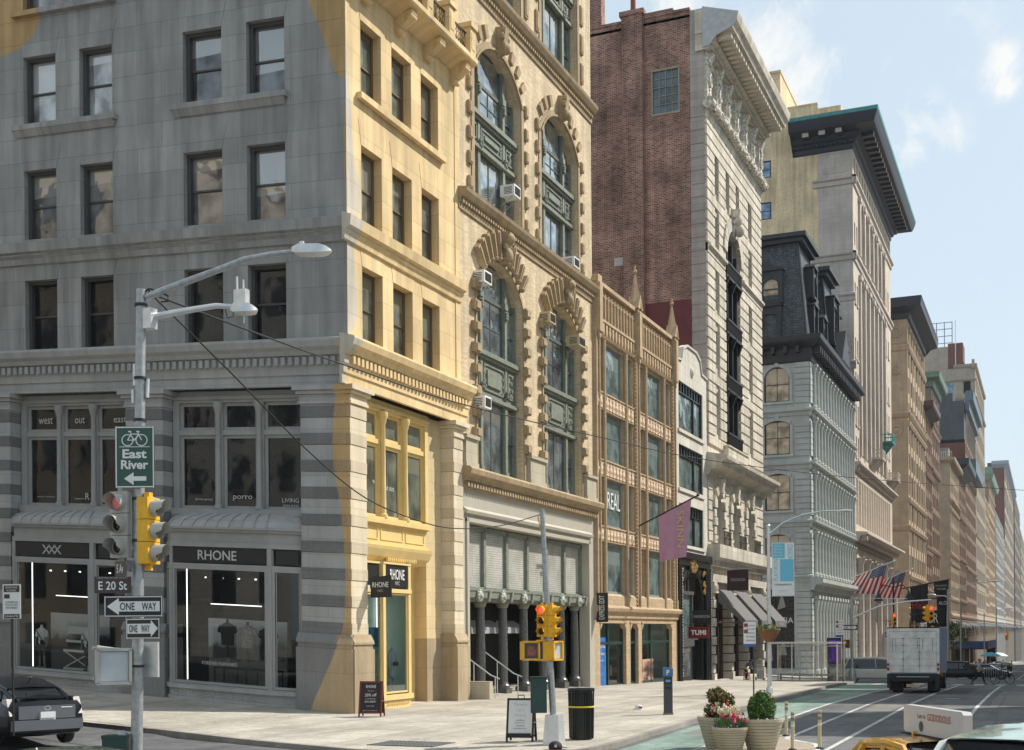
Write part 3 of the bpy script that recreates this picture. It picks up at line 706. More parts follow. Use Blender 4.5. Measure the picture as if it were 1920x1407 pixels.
def roomS(x0,x1,name='shop_room'):
    r_=MB()
    D=3.2
    r_.face([(x0,.3,.35),(x1,.3,.35),(x1,D,.35),(x0,D,.35)]); r_.face([(x0,D,.3),(x1,D,.3),(x1,D,5.6),(x0,D,5.6)]); r_.face([(x0,.3,5.6),(x1,.3,5.6),(x1,D,5.6),(x0,D,5.6)])
    r_.face([(x0,.3,.3),(x0,D,.3),(x0,D,5.6),(x0,.3,5.6)]); r_.face([(x1,.3,.3),(x1,D,.3),(x1,D,5.6),(x1,.3,5.6)])
    r_.build(name,mt_room,b1)
    g_=MB(); g_.tube([(x0+.62,.3,.7),(x0+.62,.3,4.9)],.022,8); g_.tube([(x0+1.2,1.0,3.6),(x1-2.4,1.0,3.6)],.02,6)
    for k_ in range(5): g_.sph((x0+1.2+k_*.75,.7,4.6),(.05,.05,.03),8)
    g_.build('light_strips',mt_strip,b1)
def bayS(x0,x1,xa,xb,sign):
    """projecting shop bay: flat front xa..xb at y=-.34 with canted returns"""
    fy=-.34; parent=b1
    def pane(p,q,z0,z1,nm='display_window'):   # framed glass between plan points
        v=Vector((q[0]-p[0],q[1]-p[1])); Lh=v.length; ang=math.atan2(v.y,v.x)
        f=MB(); t=.10
        f.box(0,t,-.04,.08,z0,z1); f.box(Lh-t,Lh,-.04,.08,z0,z1); f.box(t,Lh-t,-.04,.08,z0,z0+t); f.box(t,Lh-t,-.04,.08,z1-t,z1)
        f.box(t+.03,t+.06,0,.05,z0+t,z1-t); f.box(Lh-t-.06,Lh-t-.03,0,.05,z0+t,z1-t)
        o=f.build(nm,mt_strim,parent,loc=(p[0],p[1],0),rot=ang)
        g_=MB(); g_.face([(t,.02,z0+t),(Lh-t,.02,z0+t),(Lh-t,.02,z1-t),(t,.02,z1-t)]); g_.build('pane',mt_clear,o)
        return o
    P=[(x0,.05),(xa,fy),(xb,fy),(x1,.05)]
    def ring(z0,z1,off,m_,k=0):
        pts=[(x0-.02,.5),(x0-.02,.05-off),(xa-off*.4,fy-off),(xb+off*.4,fy-off),(x1+.02,.05-off),(x1+.02,.5)]
        m_.exz(pts,z0,z1,k)
    m_=MB(); ring(-1.3,.12,.10,m_); ring(.122,.42,.03,m_); ring(.422,.60,.14,m_); m_.build('stall_riser',mt_sl,parent)
    o=MB()      # carved panels of the riser
    for a,b in ((xa+.1,xa+.75),(xa+.9,(xa+xb)/2+.35),((xa+xb)/2+.5,xb-.15)):
        for (u,v_,s_,t_) in ((a,b,.14,.17),(a,b,.38,.41)): o.box(u,v_,fy-.05,fy-.028,s_,t_)
        k=a+.06
        while k<b-.06:
            o.sph((k,fy-.03,.22+.06*((int(k*40))%2)),(.05,.03,.05),6,k=4); o.sph((k+.03,fy-.03,.31),(.04,.025,.04),6,k=4); k+=.11
    o.build('riser_carving',mt_sl,parent)
    m_=MB()
    ring(5.72,5.9,.06,m_); ring(5.902,6.28,.0,m_); ring(6.282,6.38,.10,m_); ring(6.382,6.46,.18,m_)
    ring(4.98,5.10,.03,m_)
    m_.box(xa-.06,xa+.08,fy-.04,fy+.1,.6,5.72); m_.box(xb-.1,xb+.1,fy-.05,fy+.1,.6,5.72)
    m_.build('bay_frame',mt_strim,parent)
    # roof: ribbed metal sweeping back to the wall
    rf=MB(); n=9; prof_=[(1.0,0),(.93,.16),(.78,.30),(.5,.43),(.22,.52),(0,.62)]
    def edge(k,z):
        return [(x0-.02+(1-k)*.55,.4+(.05-.4)*k),(xa+(1-k)*.6,.4+(fy-.16-.4)*k),(xb-(1-k)*.6,.4+(fy-.16-.4)*k),(x1+.02-(1-k)*.55,.4+(.05-.4)*k)]
    rows=[]
    for k,z in prof_:
        rows.append([(px_,py_,6.46+z) for px_,py_ in edge(k,z)])
    rf.grid(rows,0,sm=False)
    nr=8
    for i in range(nr+1):
        t_=i/nr; pts=[]
        for j,(k,z) in enumerate(prof_):
            e=edge(k,z); x_=e[1][0]+(e[2][0]-e[1][0])*t_+.12*(1-k); pts.append((x_,e[1][1]-.015,6.46+z+.02))
        rf.tube(pts,.025,5)
    rf.build('bay_roof',mt_sl,parent)
    rr=MB(); rr.box(x0,x1,.3,.45,5.0,7.0); rr.build('bay_backing',mt_strim,parent)
    # glass and sign panels
    pane((xa+.06,fy),(xb-.08,fy),.62,4.98); pane((xb+.08,fy+.03),(x1-.02,.02),.62,4.98,'side_window'); pane((x0+.02,.02),(xa-.05,fy+.03),.62,4.98,'side_window')
    sb=MB(); sb.box(xa+.12,xb-.16,fy-.01,fy+.06,5.14,5.70); s_=sb.build('shop_sign',mt_signb,parent)
    for p,q in (((xb+.14,fy+.06),(x1-.1,0)),((x0+.1,0),(xa-.12,fy+.06))):
        v=Vector((q[0]-p[0],q[1]-p[1])); f=MB(); f.box(.08,v.length-.08,-.02,.05,5.16,5.68); f.build('blank_panel',mt_signb,parent,loc=(p[0],p[1],0),rot=math.atan2(v.y,v.x))
    if sign=='XXX':
        t_=MB()
        cx=(xa+xb)/2; 
        for i in range(3):
            for sg in (-1,1): 
                a=cx-.30+i*.28-.17*sg; b=cx-.30+i*.28+.17*sg
                if (i==0 and sg==1 and False): continue
                t_.ext([(a-.03,5.24),(a+.03,5.24),(b+.03,5.60),(b-.03,5.60)],fy-.03,fy-.012)
        t_.build('emblem',mt_let,s_)
    else:
        text(sign,.36,mt_let,s_,((xa+xb)/2-.1,fy-.012,5.42),width=1.72,bold=.012)
    return s_
bayS(-7.98,-1.93,-7.5,-3.12,'RHONE')
bayS(-15.5,-9.78,-15.2,-11.25,'XXX')
roomS(-7.9,-2.0); roomS(-15.5,-9.8)
# shop interiors
def mannequin(parent,x,y,z,h,rot,mats,legs=True):
    m_=MB(); s=h/1.85
    # torso as stacked ellipses (one continuous skin), arms, legs, neck
    def ell(rows_,m=0):
        m_.grid([[(cx_+rx*math.cos(2*PI*j/12),cy_+ry*math.sin(2*PI*j/12),zz) for j in range(12)] for cx_,cy_,rx,ry,zz in [(a*s,b*s,c*s,d*s,e*s) for a,b,c,d,e in rows_]],m,True)
    ell([(0,0,.15,.10,.92),(0,0,.165,.115,1.0),(0,0,.14,.10,1.15),(0,0,.17,.11,1.32),(0,0,.20,.11,1.45),(0,0,.14,.09,1.52),(0,0,.06,.06,1.56),(0,0,.052,.055,1.64),(0,0,.03,.03,1.66)],0)
    for sg in (-1,1):
        m_.tube([(sg*.19*s,0,1.46*s),(sg*.24*s,.0,1.30*s),(sg*.26*s,-.02*s,1.20*s)],.062*s,8,0)
        m_.tube([(sg*.26*s,-.02*s,1.21*s),(sg*.27*s,-.04*s,1.0*s),(sg*.26*s,-.08*s,.84*s)],.042*s,8,1,r2=.028*s)
        if legs:
            m_.tube([(sg*.085*s,0,.95*s),(sg*.10*s,0,.60*s)],.095*s,9,2,r2=.085*s)
            m_.tube([(sg*.10*s,0,.60*s),(sg*.11*s,-.01*s,.45*s),(sg*.115*s,.01*s,.08*s)],.062*s,8,1,r2=.04*s); m_.sph((sg*.115*s,-.05*s,.05*s),(.05*s,.12*s,.05*s),8,3)
    return m_.build('mannequin',mats,parent,loc=(x,y,z),rot=rot)
mt_skin2=plain('mannequin_grey',(.20,.20,.20),.5,var=.05); mt_tee=plain('white_tee',(.85,.85,.85),.8,var=.08,scale=8,bump=.3); mt_short=plain('dark_shorts',(.05,.05,.055),.8)
def MZ(z,x): return z
for x_ in (-14.45,-12.1):
    o=mannequin(None,x_,.35,.65-.0,1.95,0,[mt_tee,mt_skin2,mt_short,mt_skin2]); o.location.z=.65-.061*x_
    tag(o,('mannequin in a white tee with a strap bag, %s of the trestle stand'%('left' if x_<-13 else 'right')),'mannequin')
    o.name='mannequin'
    st=MB(); st.tube([(-.17,-.13,1.52),(.0,-.14,1.3),(.16,-.125,1.08)],.016,5); st.box(.06,.2,-.17,-.11,.98,1.14); k=st.build('strap_bag',mt_blk,o)
mt_shirtd=plain('dark_shirt',(.035,.035,.038),.85,bump=.3); mt_shirtp=plain('patterned_shirt',(.28,.25,.25),.85,var=.75,scale=22)
for i,(x_,mt_) in enumerate(((-5.55,mt_shirtd),(-4.65,mt_shirtp),(-3.75,mt_shirtd))):
    b_=MB(); 
    b_.grid([[(rx*math.cos(2*PI*j/12),ry*math.sin(2*PI*j/12),zz) for j in range(12)] for rx,ry,zz in ((.27,.16,0),(.27,.16,.2),(.29,.16,.55),(.31,.15,.72),(.20,.10,.80),(.08,.07,.84))],0,True)
    for sg in (-1,1): b_.tube([(sg*.27,0,.70),(sg*.38,0,.48)],.10,8,0,r2=.085)
    b_.tube([(0,0,.84),(0,0,.97)],.05,8,1); b_.tube([(0,0,.2),(0,0,-.45)],.025,6,1)
    o=b_.build('bust_form',[mt_,mt_iron],None,loc=(x_,.45,1.75-.061*x_)); 
    tag(o,['dark shirt on a bust form, left of three in the window','patterned shirt on a bust form, middle of three','dark shirt on a bust form, right of three in the window'][i],'display bust')
tb=MB(); tb.box(-6.0,-3.3,.15,.8,1.22,1.27)
for x_ in (-5.95,-4.95,-4.05,-3.35):
    for y_ in (.18,.77): tb.box(x_-.02,x_+.02,y_-.02,y_+.02,.36,1.22)
tag(tb.build('display_table',mt_iron),'thin black display table in the shop window','table')
mt_land=None
def landscape_mat():
    m,t,b=newmat('window_photo_print'); n=t.nodes.new; l=t.links.new
    tc=n('ShaderNodeTexCoord'); sp=n('ShaderNodeSeparateXYZ'); l(tc.outputs['Generated'],sp.inputs[0])
    z=n('ShaderNodeTexNoise'); z.inputs['Scale'].default_value=7; z.inputs['Detail'].default_value=6; l(tc.outputs['Generated'],z.inputs['Vector'])
    cr=n('ShaderNodeValToRGB'); c=cr.color_ramp; c.elements[0].color=(.10,.10,.10,1); c.elements[1].color=(.6,.61,.63,1); c.elements[1].position=1
    for p,cc in ((.40,(.13,.13,.13,1)),(.43,(.03,.035,.03,1)),(.58,(.05,.05,.05,1)),(.66,(.45,.46,.48,1))): e=c.elements.new(p); e.color=cc
    l(M('ADD',sp.outputs['Z'],M('MULTIPLY',M('SUBTRACT',z.outputs['Fac'],.5,tree=t),.22,tree=t),tree=t),cr.inputs[0]); l(cr.outputs[0],b.inputs['Base Color']); return m
mt_land=landscape_mat()
p_=MB(); p_.box(-6.9,-3.35,1.1,1.15,.5,3.05); o=p_.build('photo_panel',mt_land); tag(o,'large landscape photo panel behind the shirts in the window','display panel')
p_=MB(); p_.box(-14.6,-11.6,1.0,1.05,.4,2.9); o=p_.build('photo_panel',mt_land); tag(o,'grey photo backdrop behind the two mannequins','display panel')
tr_=MB()
for i in range(6):
    x_=-6.5+i*.62; tr_.tube([(x_,.6,4.75),(x_+.02,.5,4.5)],.06,8)
tr_.box(-6.9,-3.0,.58,.62,4.76,4.8); tag(tr_.build('track_light_rail',mt_iron),'rail of spot lamps under the shop ceiling','spot lamps')
xf=MB()
for a,b in ((0,1),(1,0)):
    xf.ext([(-13.7+1.2*a,.75),(-13.6+1.2*a,.75),(-13.6+1.2*b,1.35),(-13.7+1.2*b,1.35)],.78,.83); xf.ext([(-12.45+.5*a,.75),(-12.37+.5*a,.75),(-12.37+.5*b,1.35),(-12.45+.5*b,1.35)],.78,.83)
xf.box(-13.75,-11.8,.77,.84,1.36,1.46); xf.box(-13.75,-11.8,.77,.84,.65,.73); xf.box(-13.6,-12.2,.77,.84,1.75,1.85); xf.box(-13.5,-12.3,.76,.9,2.1,2.4)
tag(xf.build('display_stand',mt_wht),'white trestle stand with crossed legs between the mannequins','display stand')
text('FOREVER FORWARD',.13,mt_let,b1,(-5.35,-.335,1.42),width=1.55)
for s_,x_,z_,h_,w_ in (('west',-14.3,10.62,.26,.72),('out',-12.55,10.62,.24,.5),('east',-10.55,10.62,.22,.62),('davide groppi',-6.6,7.55,.1,.8),('porro',-4.85,7.62,.2,.85),('LIVING',-2.75,7.56,.16,.72),('DIVANI',-2.75,7.36,.08,.66),('jurgensen',-12.6,7.5,.08,.5),('photo nouveau',-14.3,7.56,.07,.9),('R',-12.2,7.6,.26,.2)):
    text(s_,h_,mt_let,b1,(x_,.50,z_),width=w_,name='window_lettering')
SH=0.0
# ---- avenue front (local x = distance from the corner)
wa=[(1.06,2.6),(3.42,5.02),(5.86,7.4)]
holes=[(a,b,c,d) for a,b in wa for c,d in wz]
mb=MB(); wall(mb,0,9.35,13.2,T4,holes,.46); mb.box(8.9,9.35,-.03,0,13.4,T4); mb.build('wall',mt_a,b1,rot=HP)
for i,(a,b) in enumerate(wa):
    for j,(c,d) in enumerate(wz):
        window(b1,a+.0,c,b-a,d-c,'dh',.34,mt_afr,mt_ga,rot=HP,ft=.12)
s=MB(); s.box(.75,7.75,-.22,.1,22.12,22.35); s.build('sill',mt_a,b1,rot=HP)
def prof_on(fn,name,mat,x0,x1,rot=HP,parent=None):
    m_=MB(); fn(m_,x0,x1); return m_.build(name,mat,parent or b1,rot=rot)
prof_on(course,'string_course',mt_a,-.36,9.33); prof_on(cornice1,'cornice',mt_al if False else mt_a,-.58,9.75)
dent(-.15,9.5).build('dentils',mt_a,b1,rot=HP)
for a,b in wa:
    for c,d in wz: m_=MB(); m_.ext([(a,d+.001),(b,d+.001),(b+.2,d+.9),(a-.2,d+.9)],-.012,0); m_.build('flat_arch',mt_a,b1,rot=HP)
AM=(mt_al,mt_ad,mt_pl)
pier(-.132,1.02,AM,b1,rot=HP,depth=.4); 
m_=MB(); m_.box(0,1.25,.0,.4,-1,13.2)
# right pier and return
pier(8.3,9.2,AM,b1,rot=HP)
m_=MB(); m_.box(6.9,8.3,.45,1.4,2.6,11.6); m_.build('side_return',mt_ash,b1,rot=HP)
m_=MB(); m_.box(6.9,8.3,.44,1.4,-1,2.598); m_.build('side_return_plinth',mt_pl,b1,rot=HP)
front2(1.05,7.0,b1,mt_atrim,mt_ga,rot=HP,y=.42)
# panelled apron and bracketed hood
m_=MB(); m_.box(1.3,6.6,.30,1.2,6.25,6.95); m_.box(1.25,6.7,.12,1.2,6.952,7.12); m_.box(1.25,6.7,.22,.3,6.1,6.25)
for a,b in ((1.5,2.6),(2.8,4.6),(4.8,6.4)):
    m_.box(a,b,.27,.3,6.75,6.80); m_.box(a,b,.27,.3,6.35,6.4); m_.box(a,a+.05,.27,.3,6.4,6.75); m_.box(b-.05,b,.27,.3,6.4,6.75)
m_.build('apron_panels',mt_atrim,b1,rot=HP)
m_=MB(); m_.prof([(1.2,5.45),(.32,5.5),(.25,5.62),(.1,5.72),(-.02,5.98),(-.05,6.1),(1.2,6.1)],1.25,6.5); m_.build('bay_roof',mt_atrim,b1,rot=HP)
m_=MB()
for i in range(16): m_.sph((3.05+i*.15,.14,5.62),(.07,.08,.1),6,k=4)
m_.build('carved_frieze',mt_atrim,b1,rot=HP)
# display bay
m_=MB(); m_.exz([(1.05,1.1),(1.05,.15),(2.4,.0),(4.6,.0),(4.65,1.1)],-1.2,.30); m_.exz([(1.04,1.1),(1.04,.1),(2.35,-.08),(4.72,-.08),(4.76,1.1)],.302,.5); m_.build('stall_riser',mt_atrim,b1,rot=HP)
o=MB()
for i in range(18): o.sph((2.7+i*.1,-.01,.12+.05*(i%2)),(.045,.03,.05),6,k=4)
o.box(2.6,4.5,-.03,-.001,.0,.02); o.box(2.6,4.5,-.03,-.001,.23,.25); o.build('riser_carving',mt_atrim,b1,rot=HP)
m_=MB()
for x_,y_ in ((1.14,.14),(2.48,.02),(4.5,.02)): m_.box(x_-.10,x_+.10,y_-.06,y_+.12,.5,5.5)
m_.box(1.05,2.4,.08,.3,4.35,4.47); m_.box(2.4,4.6,-.08,.2,4.35,4.5); m_.box(2.4,4.6,-.06,.2,5.42,5.5); m_.box(1.05,2.4,.08,.3,5.42,5.5)
m_.box(4.6,7.0,1.0,1.15,-.3,5.6); m_.box(4.62,4.7,.1,1.0,-.5,5.5); m_.box(5.0,5.12,.94,1.0,-.3,4.6); m_.box(6.3,6.42,.94,1.0,-.3,4.6); m_.box(5.0,6.42,.92,1.0,3.0,3.12)
m_.build('bay_frame',mt_atrim,b1,rot=HP)
for (a,ya,b,yb,z0,z1,nm) in ((2.6,.03,4.4,.03,.55,4.33,'display_window'),(1.26,.17,2.38,.05,.55,4.33,'side_window')):
    v=Vector((b-a,yb-ya)); Lh=v.length; f=MB(); t=.07
    f.box(0,t,-.02,.06,z0,z1); f.box(Lh-t,Lh,-.02,.06,z0,z1); f.box(t,Lh-t,-.02,.06,z0,z0+t); f.box(t,Lh-t,-.02,.06,z1-t,z1)
    c_,s_=0,1
    o=f.build(nm,mt_atrim,b1,loc=(-ya,a,0),rot=HP+math.atan2(v.y,v.x)); g_=MB(); g_.face([(t,.02,z0+t),(Lh-t,.02,z0+t),(Lh-t,.02,z1-t),(t,.02,z1-t)]); g_.build('pane',mt_clear3,o)
f=MB(); f.box(2.62,4.38,-.02,.1,4.55,5.38); s1=f.build('shop_sign',mt_signb,b1,rot=HP)
text('RHONE',.40,mt_signw,s1,(3.5,-.03,5.05),width=1.15,bold=.01); text('NYC',.14,mt_let,s1,(3.5,-.03,4.72),width=.36)
f=MB(); f.box(1.3,2.3,.10,.16,4.6,5.35); f.build('blank_panel',mt_signb,b1,rot=HP)
r_=MB(); 
for q in ([(1.15,.2,.51),(4.6,.1,.51),(4.6,1.3,.51),(1.15,1.3,.51)],[(1.15,1.3,.5),(4.6,1.3,.5),(4.6,1.3,4.4),(1.15,1.3,4.4)],[(1.15,.2,4.4),(4.6,.1,4.4),(4.6,1.3,4.4),(1.15,1.3,4.4)],[(4.58,.1,.5),(4.58,1.3,.5),(4.58,1.3,4.4),(4.58,.1,4.4)],[(1.12,.3,.5),(1.12,1.3,.5),(1.12,1.3,4.4),(1.12,.3,4.4)]): r_.face(q)
r_.build('shop_room',mt_roomg,b1,rot=HP)
m_=MB(); m_.tube([(4.1,1.2,1.6),(4.1,1.2,4.2)],.025,6); m_.build('light_strip',mt_strip,b1,rot=HP)
mt_blue=plain('poster_blue',(.10,.30,.52),.5,var=.1); mt_pale=plain('poster_pale',(.50,.66,.62),.5,var=.1)
f=MB(); f.box(0,1.15,0,.03,0,2.5,0); f.box(.12,1.0,-.012,0,.25,1.75,1); o=f.build('sale_poster',[mt_blue,mt_pale],None,loc=(-.32,1.95,.55),rot=HP); tag(o,'pale blue sale poster standing in the avenue display window','poster')
for s_,z_,h_ in (('20%',1.35,.22),('SALE',1.0,.14),('25%',.7,.22),('MORE',.42,.1)): text(s_,h_,mt_signw,o,(.56,-.014,z_),width=.5)
mt_bl2=plain('pale_blue_clothes',(.38,.46,.52),.8,var=.1,bump=.3)
o=mannequin(None,-.5,4.0,.52,1.95,HP,[mt_bl2,mt_bl2,mt_bl2,mt_wht]); tag(o,'mannequin in a pale blue tracksuit in the avenue window','mannequin'); bb=MB(); bb.box(-.12,.16,-.2,-.12,1.05,1.2); bb.build('belt_bag',mt_blk,o)
f=MB(); f.box(7.95,8.3,-.1,-.075,2.9,3.5)
f=MB(); f.box(8.35,8.85,-.1,-.078,3.05,3.75); f.build('wall_plaque',mt_signbr,b1,rot=HP)
for s_,x_,z_,w_ in (('west',2.9,8.55,.5),('out east',3.95,8.4,.8),('PORRO',3.3,7.5,.5),('LIVING',4.6,7.42,.5)): text(s_,.16 if z_>8 else .13,mt_let,b1,(x_+.3,.53,z_),rot=0,width=w_,name='window_lettering') if False else link('window_lettering',text(s_,.17 if z_>8 else .14,mt_let,None,(0,0,0),width=w_).data,b1,(-.54,x_,z_),HP)
for o in [o for o in COL.objects if o.name.startswith('lettering') and o.parent is None]: bpy.data.objects.remove(o)
# balcony
m_=MB(); m_.prof([(0,26.3),(-.1,26.32),(-.55,26.55),(-.9,26.6),(-.95,26.68),(-.95,26.86),(0,26.92)],-.9,9.3); m_.build('balcony_slab',mt_a,b1,rot=HP)
for x_ in (1.3,3.9,6.35,8.75):
    c=MB(); c.prof([(0,25.75),(-.12,25.8),(-.2,25.95),(-.4,26.05),(-.6,26.2),(-.78,26.4),(-.78,26.55),(0,26.55)],x_-.2,x_+.2); c.lathe(x_,-.66,[(.0,26.0)],3) if False else None
    c.tube([(x_-.24,-.62,26.35),(x_+.24,-.62,26.35)],.14,10); c.tube([(x_-.24,-.15,25.86),(x_+.24,-.15,25.86)],.11,10); c.build('console',mt_a,b1,rot=HP)
for x_ in (.1,2.55,4.95,6.9,8.9):
    c=MB(); c.box(x_-.25,x_+.25,-.92,-.42,26.9,28.0); c.box(x_-.33,x_+.33,-1.0,-.34,28.0,28.2); c.box(x_-.15,x_+.15,-.94,-.92,27.1,27.8); c.build('pedestal',mt_a,b1,rot=HP)
rl=MB()
for a,b in zip((.1,2.55,4.95,6.9),(2.55,4.95,6.9,8.9)):
    rl.box(a+.25,b-.25,-.72,-.68,27.75,27.8); rl.box(a+.25,b-.25,-.72,-.68,26.98,27.02); k=a+.35
    while k<b-.3:
        rl.tube([(k+.1*math.sin(q*1.57),-.7,27.0+.125*q) for q in range(7)],.016,5); rl.tube([(k+.12,-.7,27.0),(k+.12,-.7,27.75)],.012,4); k+=.2
rl.build('iron_railing',mt_iron,b1,rot=HP)
rb=MB(); rb.box(-26,-.5,.2,14,T4,T4+.4); rb.build('roof',mt_s,b1)
# back and body walls so the block is closed
bd=MB(); bd.face([(-26,0,-1),(-26,9.3,-1),(-26,9.3,T4),(-26,0,T4)]); bd.face([(-26,9.32,13),(0,9.32,13),(0,9.32,T4),(-26,9.32,T4)]); bd.build('party_wall',mt_s,b1)
# blade sign
bs=thing('blade_sign','small black blade sign reading RHONE on the corner pier','sign',(.10,1.15,4.5),0)
f=MB(); f.box(.12,.95,-.04,.04,-.38,.38); f.build('sign_board',mt_signb,bs); f=MB(); f.tube([(-.05,0,.3),(.95,0,.41)],.02,6); f.tube([(-.05,0,-.1),(-.05,0,.35)],.03,6); f.build('bracket',mt_iron,bs)
text('RHONE',.19,mt_signw,bs,(.53,-.042,.08),width=.66,bold=.01); text('NYC',.08,mt_let,bs,(.53,-.042,-.14),width=.22)
# ---------------------------------------------------------------- cream arched building (origin y=9.35, local x = y-9.35)
Y2=9.35
b2=thing('arched_loft_building','cream brick loft building with tall arched windows, green iron infill and rusticated blocks','building',(0,Y2,0))
def bb(mb,name,mat,parent=b2): return mb.build(name,mat,parent,rot=HP)
W2=16.95; Z2T=44
low=[(1.65,6.95,9.95,19.55,1.5),(9.5,15.0,9.95,19.45,1.5)]
mid=[(1.55,6.9,21.75,29.05,1.5),(9.45,14.75,21.75,29.0,1.5)]
top=[(1.75,6.95,31.6,40.5),(9.6,14.8,31.6,40.5)]
mb=MB(); wall(mb,0,W2,9.6,20.8,low,.75); wall(mb,0,W2,20.802,Z2T,mid+top,.75); bb(mb,'wall',mt_b2)
rb=MB(); rb.box(-14,-.0,0,W2,Z2T,Z2T+.5) if False else rb.box(0,W2,0,14,Z2T,Z2T+.5); rb.face([(0,0,9.6),(0,14,9.6),(0,14,Z2T),(0,0,Z2T)]); rb.face([(W2,0,-1),(W2,14,-1),(W2,14,Z2T),(W2,0,Z2T)]); bb(rb,'side_walls',mt_b2)
def infill(x0,x1,z0,z1,zp0,zp1,arch,k):
    """green iron infill: side lights, wide centre light, panelled spandrel"""
    y=.42; a=x0+.004; d=x1-.004; w1=(d-a)*.22; cols=[(a,a+w1),(a+w1+.2,d-w1-.2),(d-w1,d)]
    f=MB()
    for xx in (a+w1+.1,d-w1-.1):
        f.box(xx-.12,xx+.12,y-.1,y+.25,z0,z1-.15); f.box(xx-.17,xx+.17,y-.15,y+.25,z1-1.75,z1-1.45); f.box(xx-.17,xx+.17,y-.15,y+.25,z0,z0+.3)
        for q in range(3): f.sph((xx,y-.15,z1-1.9-q*.12),(.13,.08,.1),6,k=4)
    f.box(a,a+.12,y-.05,y+.2,z0,z1-1.0); f.box(d-.12,d,y-.05,y+.2,z0,z1-1.0)
    bb(f,'iron_mullions',mt_grn)
    s=MB(); s.box(a,d,y-.04,y+.2,zp0+.2,zp1-.2); s.box(a,d,y-.28,y+.2,zp1-.2,zp1); s.box(a,d,y-.18,y+.2,zp1-.34,zp1-.202); s.box(a,d,y-.2,y+.2,zp0,zp0+.16)
    for c0,c1 in cols:
        e=.12; zz0,zz1=zp0+.4,zp1-.5
        s.box(c0+e,c1-e,y-.1,y-.04,zz0,zz0+.07); s.box(c0+e,c1-e,y-.1,y-.04,zz1-.07,zz1); s.box(c0+e,c0+e+.06,y-.1,y-.04,zz0,zz1); s.box(c1-e-.06,c1-e,y-.1,y-.04,zz0,zz1)
        if c1-c0>1.5:
            s.box(c0+.5,c1-.5,y-.13,y-.04,zz0+.25,zz1-.25,0)
            for sx in (c0+.3,c1-.3):
                for q in range(4): s.sph((sx,y-.06,zz0+.12+q*(zz1-zz0-.2)/3),(.10,.07,.09),6,k=4)
        else:
            for q in range(4): s.sph(((c0+c1)/2+.1*(q%2)-.05,y-.06,zz0+.15+q*(zz1-zz0-.25)/3),(.13,.08,.12),6,k=4)
    for xx in (a+w1+.1,d-w1-.1):
        for q in range(5): s.sph((xx+.14*math.cos(q*1.26),y-.2,(zp0+zp1)/2-.5+.14*math.sin(q*1.26)),(.09,.08,.09),6,k=4)
    bb(s,'spandrel_panel',mt_grn)
    for c0,c1 in cols:
        n=2 if c1-c0>1.5 else 1
        window(b2,c0,z0+.1,c1-c0,(zp0-z0-.1),'plain' if n==2 else 'dh',y+.05,mt_grnd,mt_gb,rot=HP,cols=n,rows=1,ft=.09)
        hh=(z1-1.6)-zp1
        window(b2,c0,zp1,c1-c0,hh,'dh' if n==1 else 'plain',y+.05,mt_grnd,mt_gb,rot=HP,cols=n,rows=2 if n==2 else 1,ft=.09)
        window(b2,c0,zp1+hh,c1-c0,z1-zp1-hh,'plain',y+.05,mt_grnd,mt_gb,rot=HP,ft=.07,name='arch_light')
infill(1.65,6.95,9.95,19.55,13.3,15.4,1,0); infill(9.5,15.0,9.95,19.45,13.05,15.2,1,1)
infill(1.55,6.9,21.75,29.05,24.3,25.9,1,2); infill(9.45,14.75,21.75,29.0,24.2,25.9,1,3)
infill(1.75,6.95,31.6,40.5,34.9,36.3,0,4); infill(9.6,14.8,31.6,40.5,34.9,36.3,0,5)
# jamb mouldings, blocks and voussoirs
for (a,b,z0,z1,r) in low:
    m_=MB(); m_.box(a-.16,a,-.06,0,z0,z1-r); m_.box(b,b+.16,-.06,0,z0,z1-r); arcband(m_,a,b,z1,r,.16,-.06,0); bb(m_,'arch_moulding',mt_b2t)
    m_=MB(); k=0; z=z0+1.3
    while z<z1-r:
        for s_,xx in ((-1,a),(1,b)):
            m_=MB(); m_.ext([(xx-(.52 if s_<0 else .02),z+.04),(xx+(.02 if s_<0 else .52),z+.04),(xx+(.02 if s_<0 else .52),z+.46),(xx-(.52 if s_<0 else .02),z+.46)],-.22,.0)
            m_.ext([(xx-(.44 if s_<0 else -.02),z+.10),(xx+(-.02 if s_<0 else .44),z+.10),(xx+(-.02 if s_<0 else .44),z+.40),(xx-(.44 if s_<0 else -.02),z+.40)],-.27,-.22); bb(m_,'rusticated_block',mt_b2t)
        z+=.92
    m_=MB(); hw=(b-a)/2; 
    for i in range(-5,6):
        if i==0: continue
        t=i*.145
        radial(m_,a,b,z1,r,t,.17,.18,1.45-abs(i)*.06,-.26,0,taper=1.7); radial(m_,a,b,z1,r,t,.07,.25,1.35-abs(i)*.06,-.31,-.261,taper=1.7)
        rr=(hw*hw+r*r)/(2*r); m_.sph((( a+b)/2+math.sin(t)*(rr+.14),-.2,z1-rr+math.cos(t)*(rr+.14)),(.12,.16,.12),8,k=5)
    bb(m_,'voussoirs',mt_b2t)
    m_=MB(); cx=(a+b)/2; m_.prof([(0,z1+.0),(-.35,z1+.05),(-.42,z1+.5),(-.55,z1+.9),(-.62,z1+1.35),(0,z1+1.45)],cx-.22,cx+.22)
    m_.sph((cx,-.42,z1+.35),(.26,.22,.34),10); m_.sph((cx,-.55,z1+1.1),(.34,.2,.22),10)
    for q in range(6): m_.sph((cx+.3*math.cos(q*1.05),-.42,z1+.7+.36*math.sin(q*1.05)),(.12,.12,.14),7,k=4)
    bb(m_,'keystone',mt_b2t)
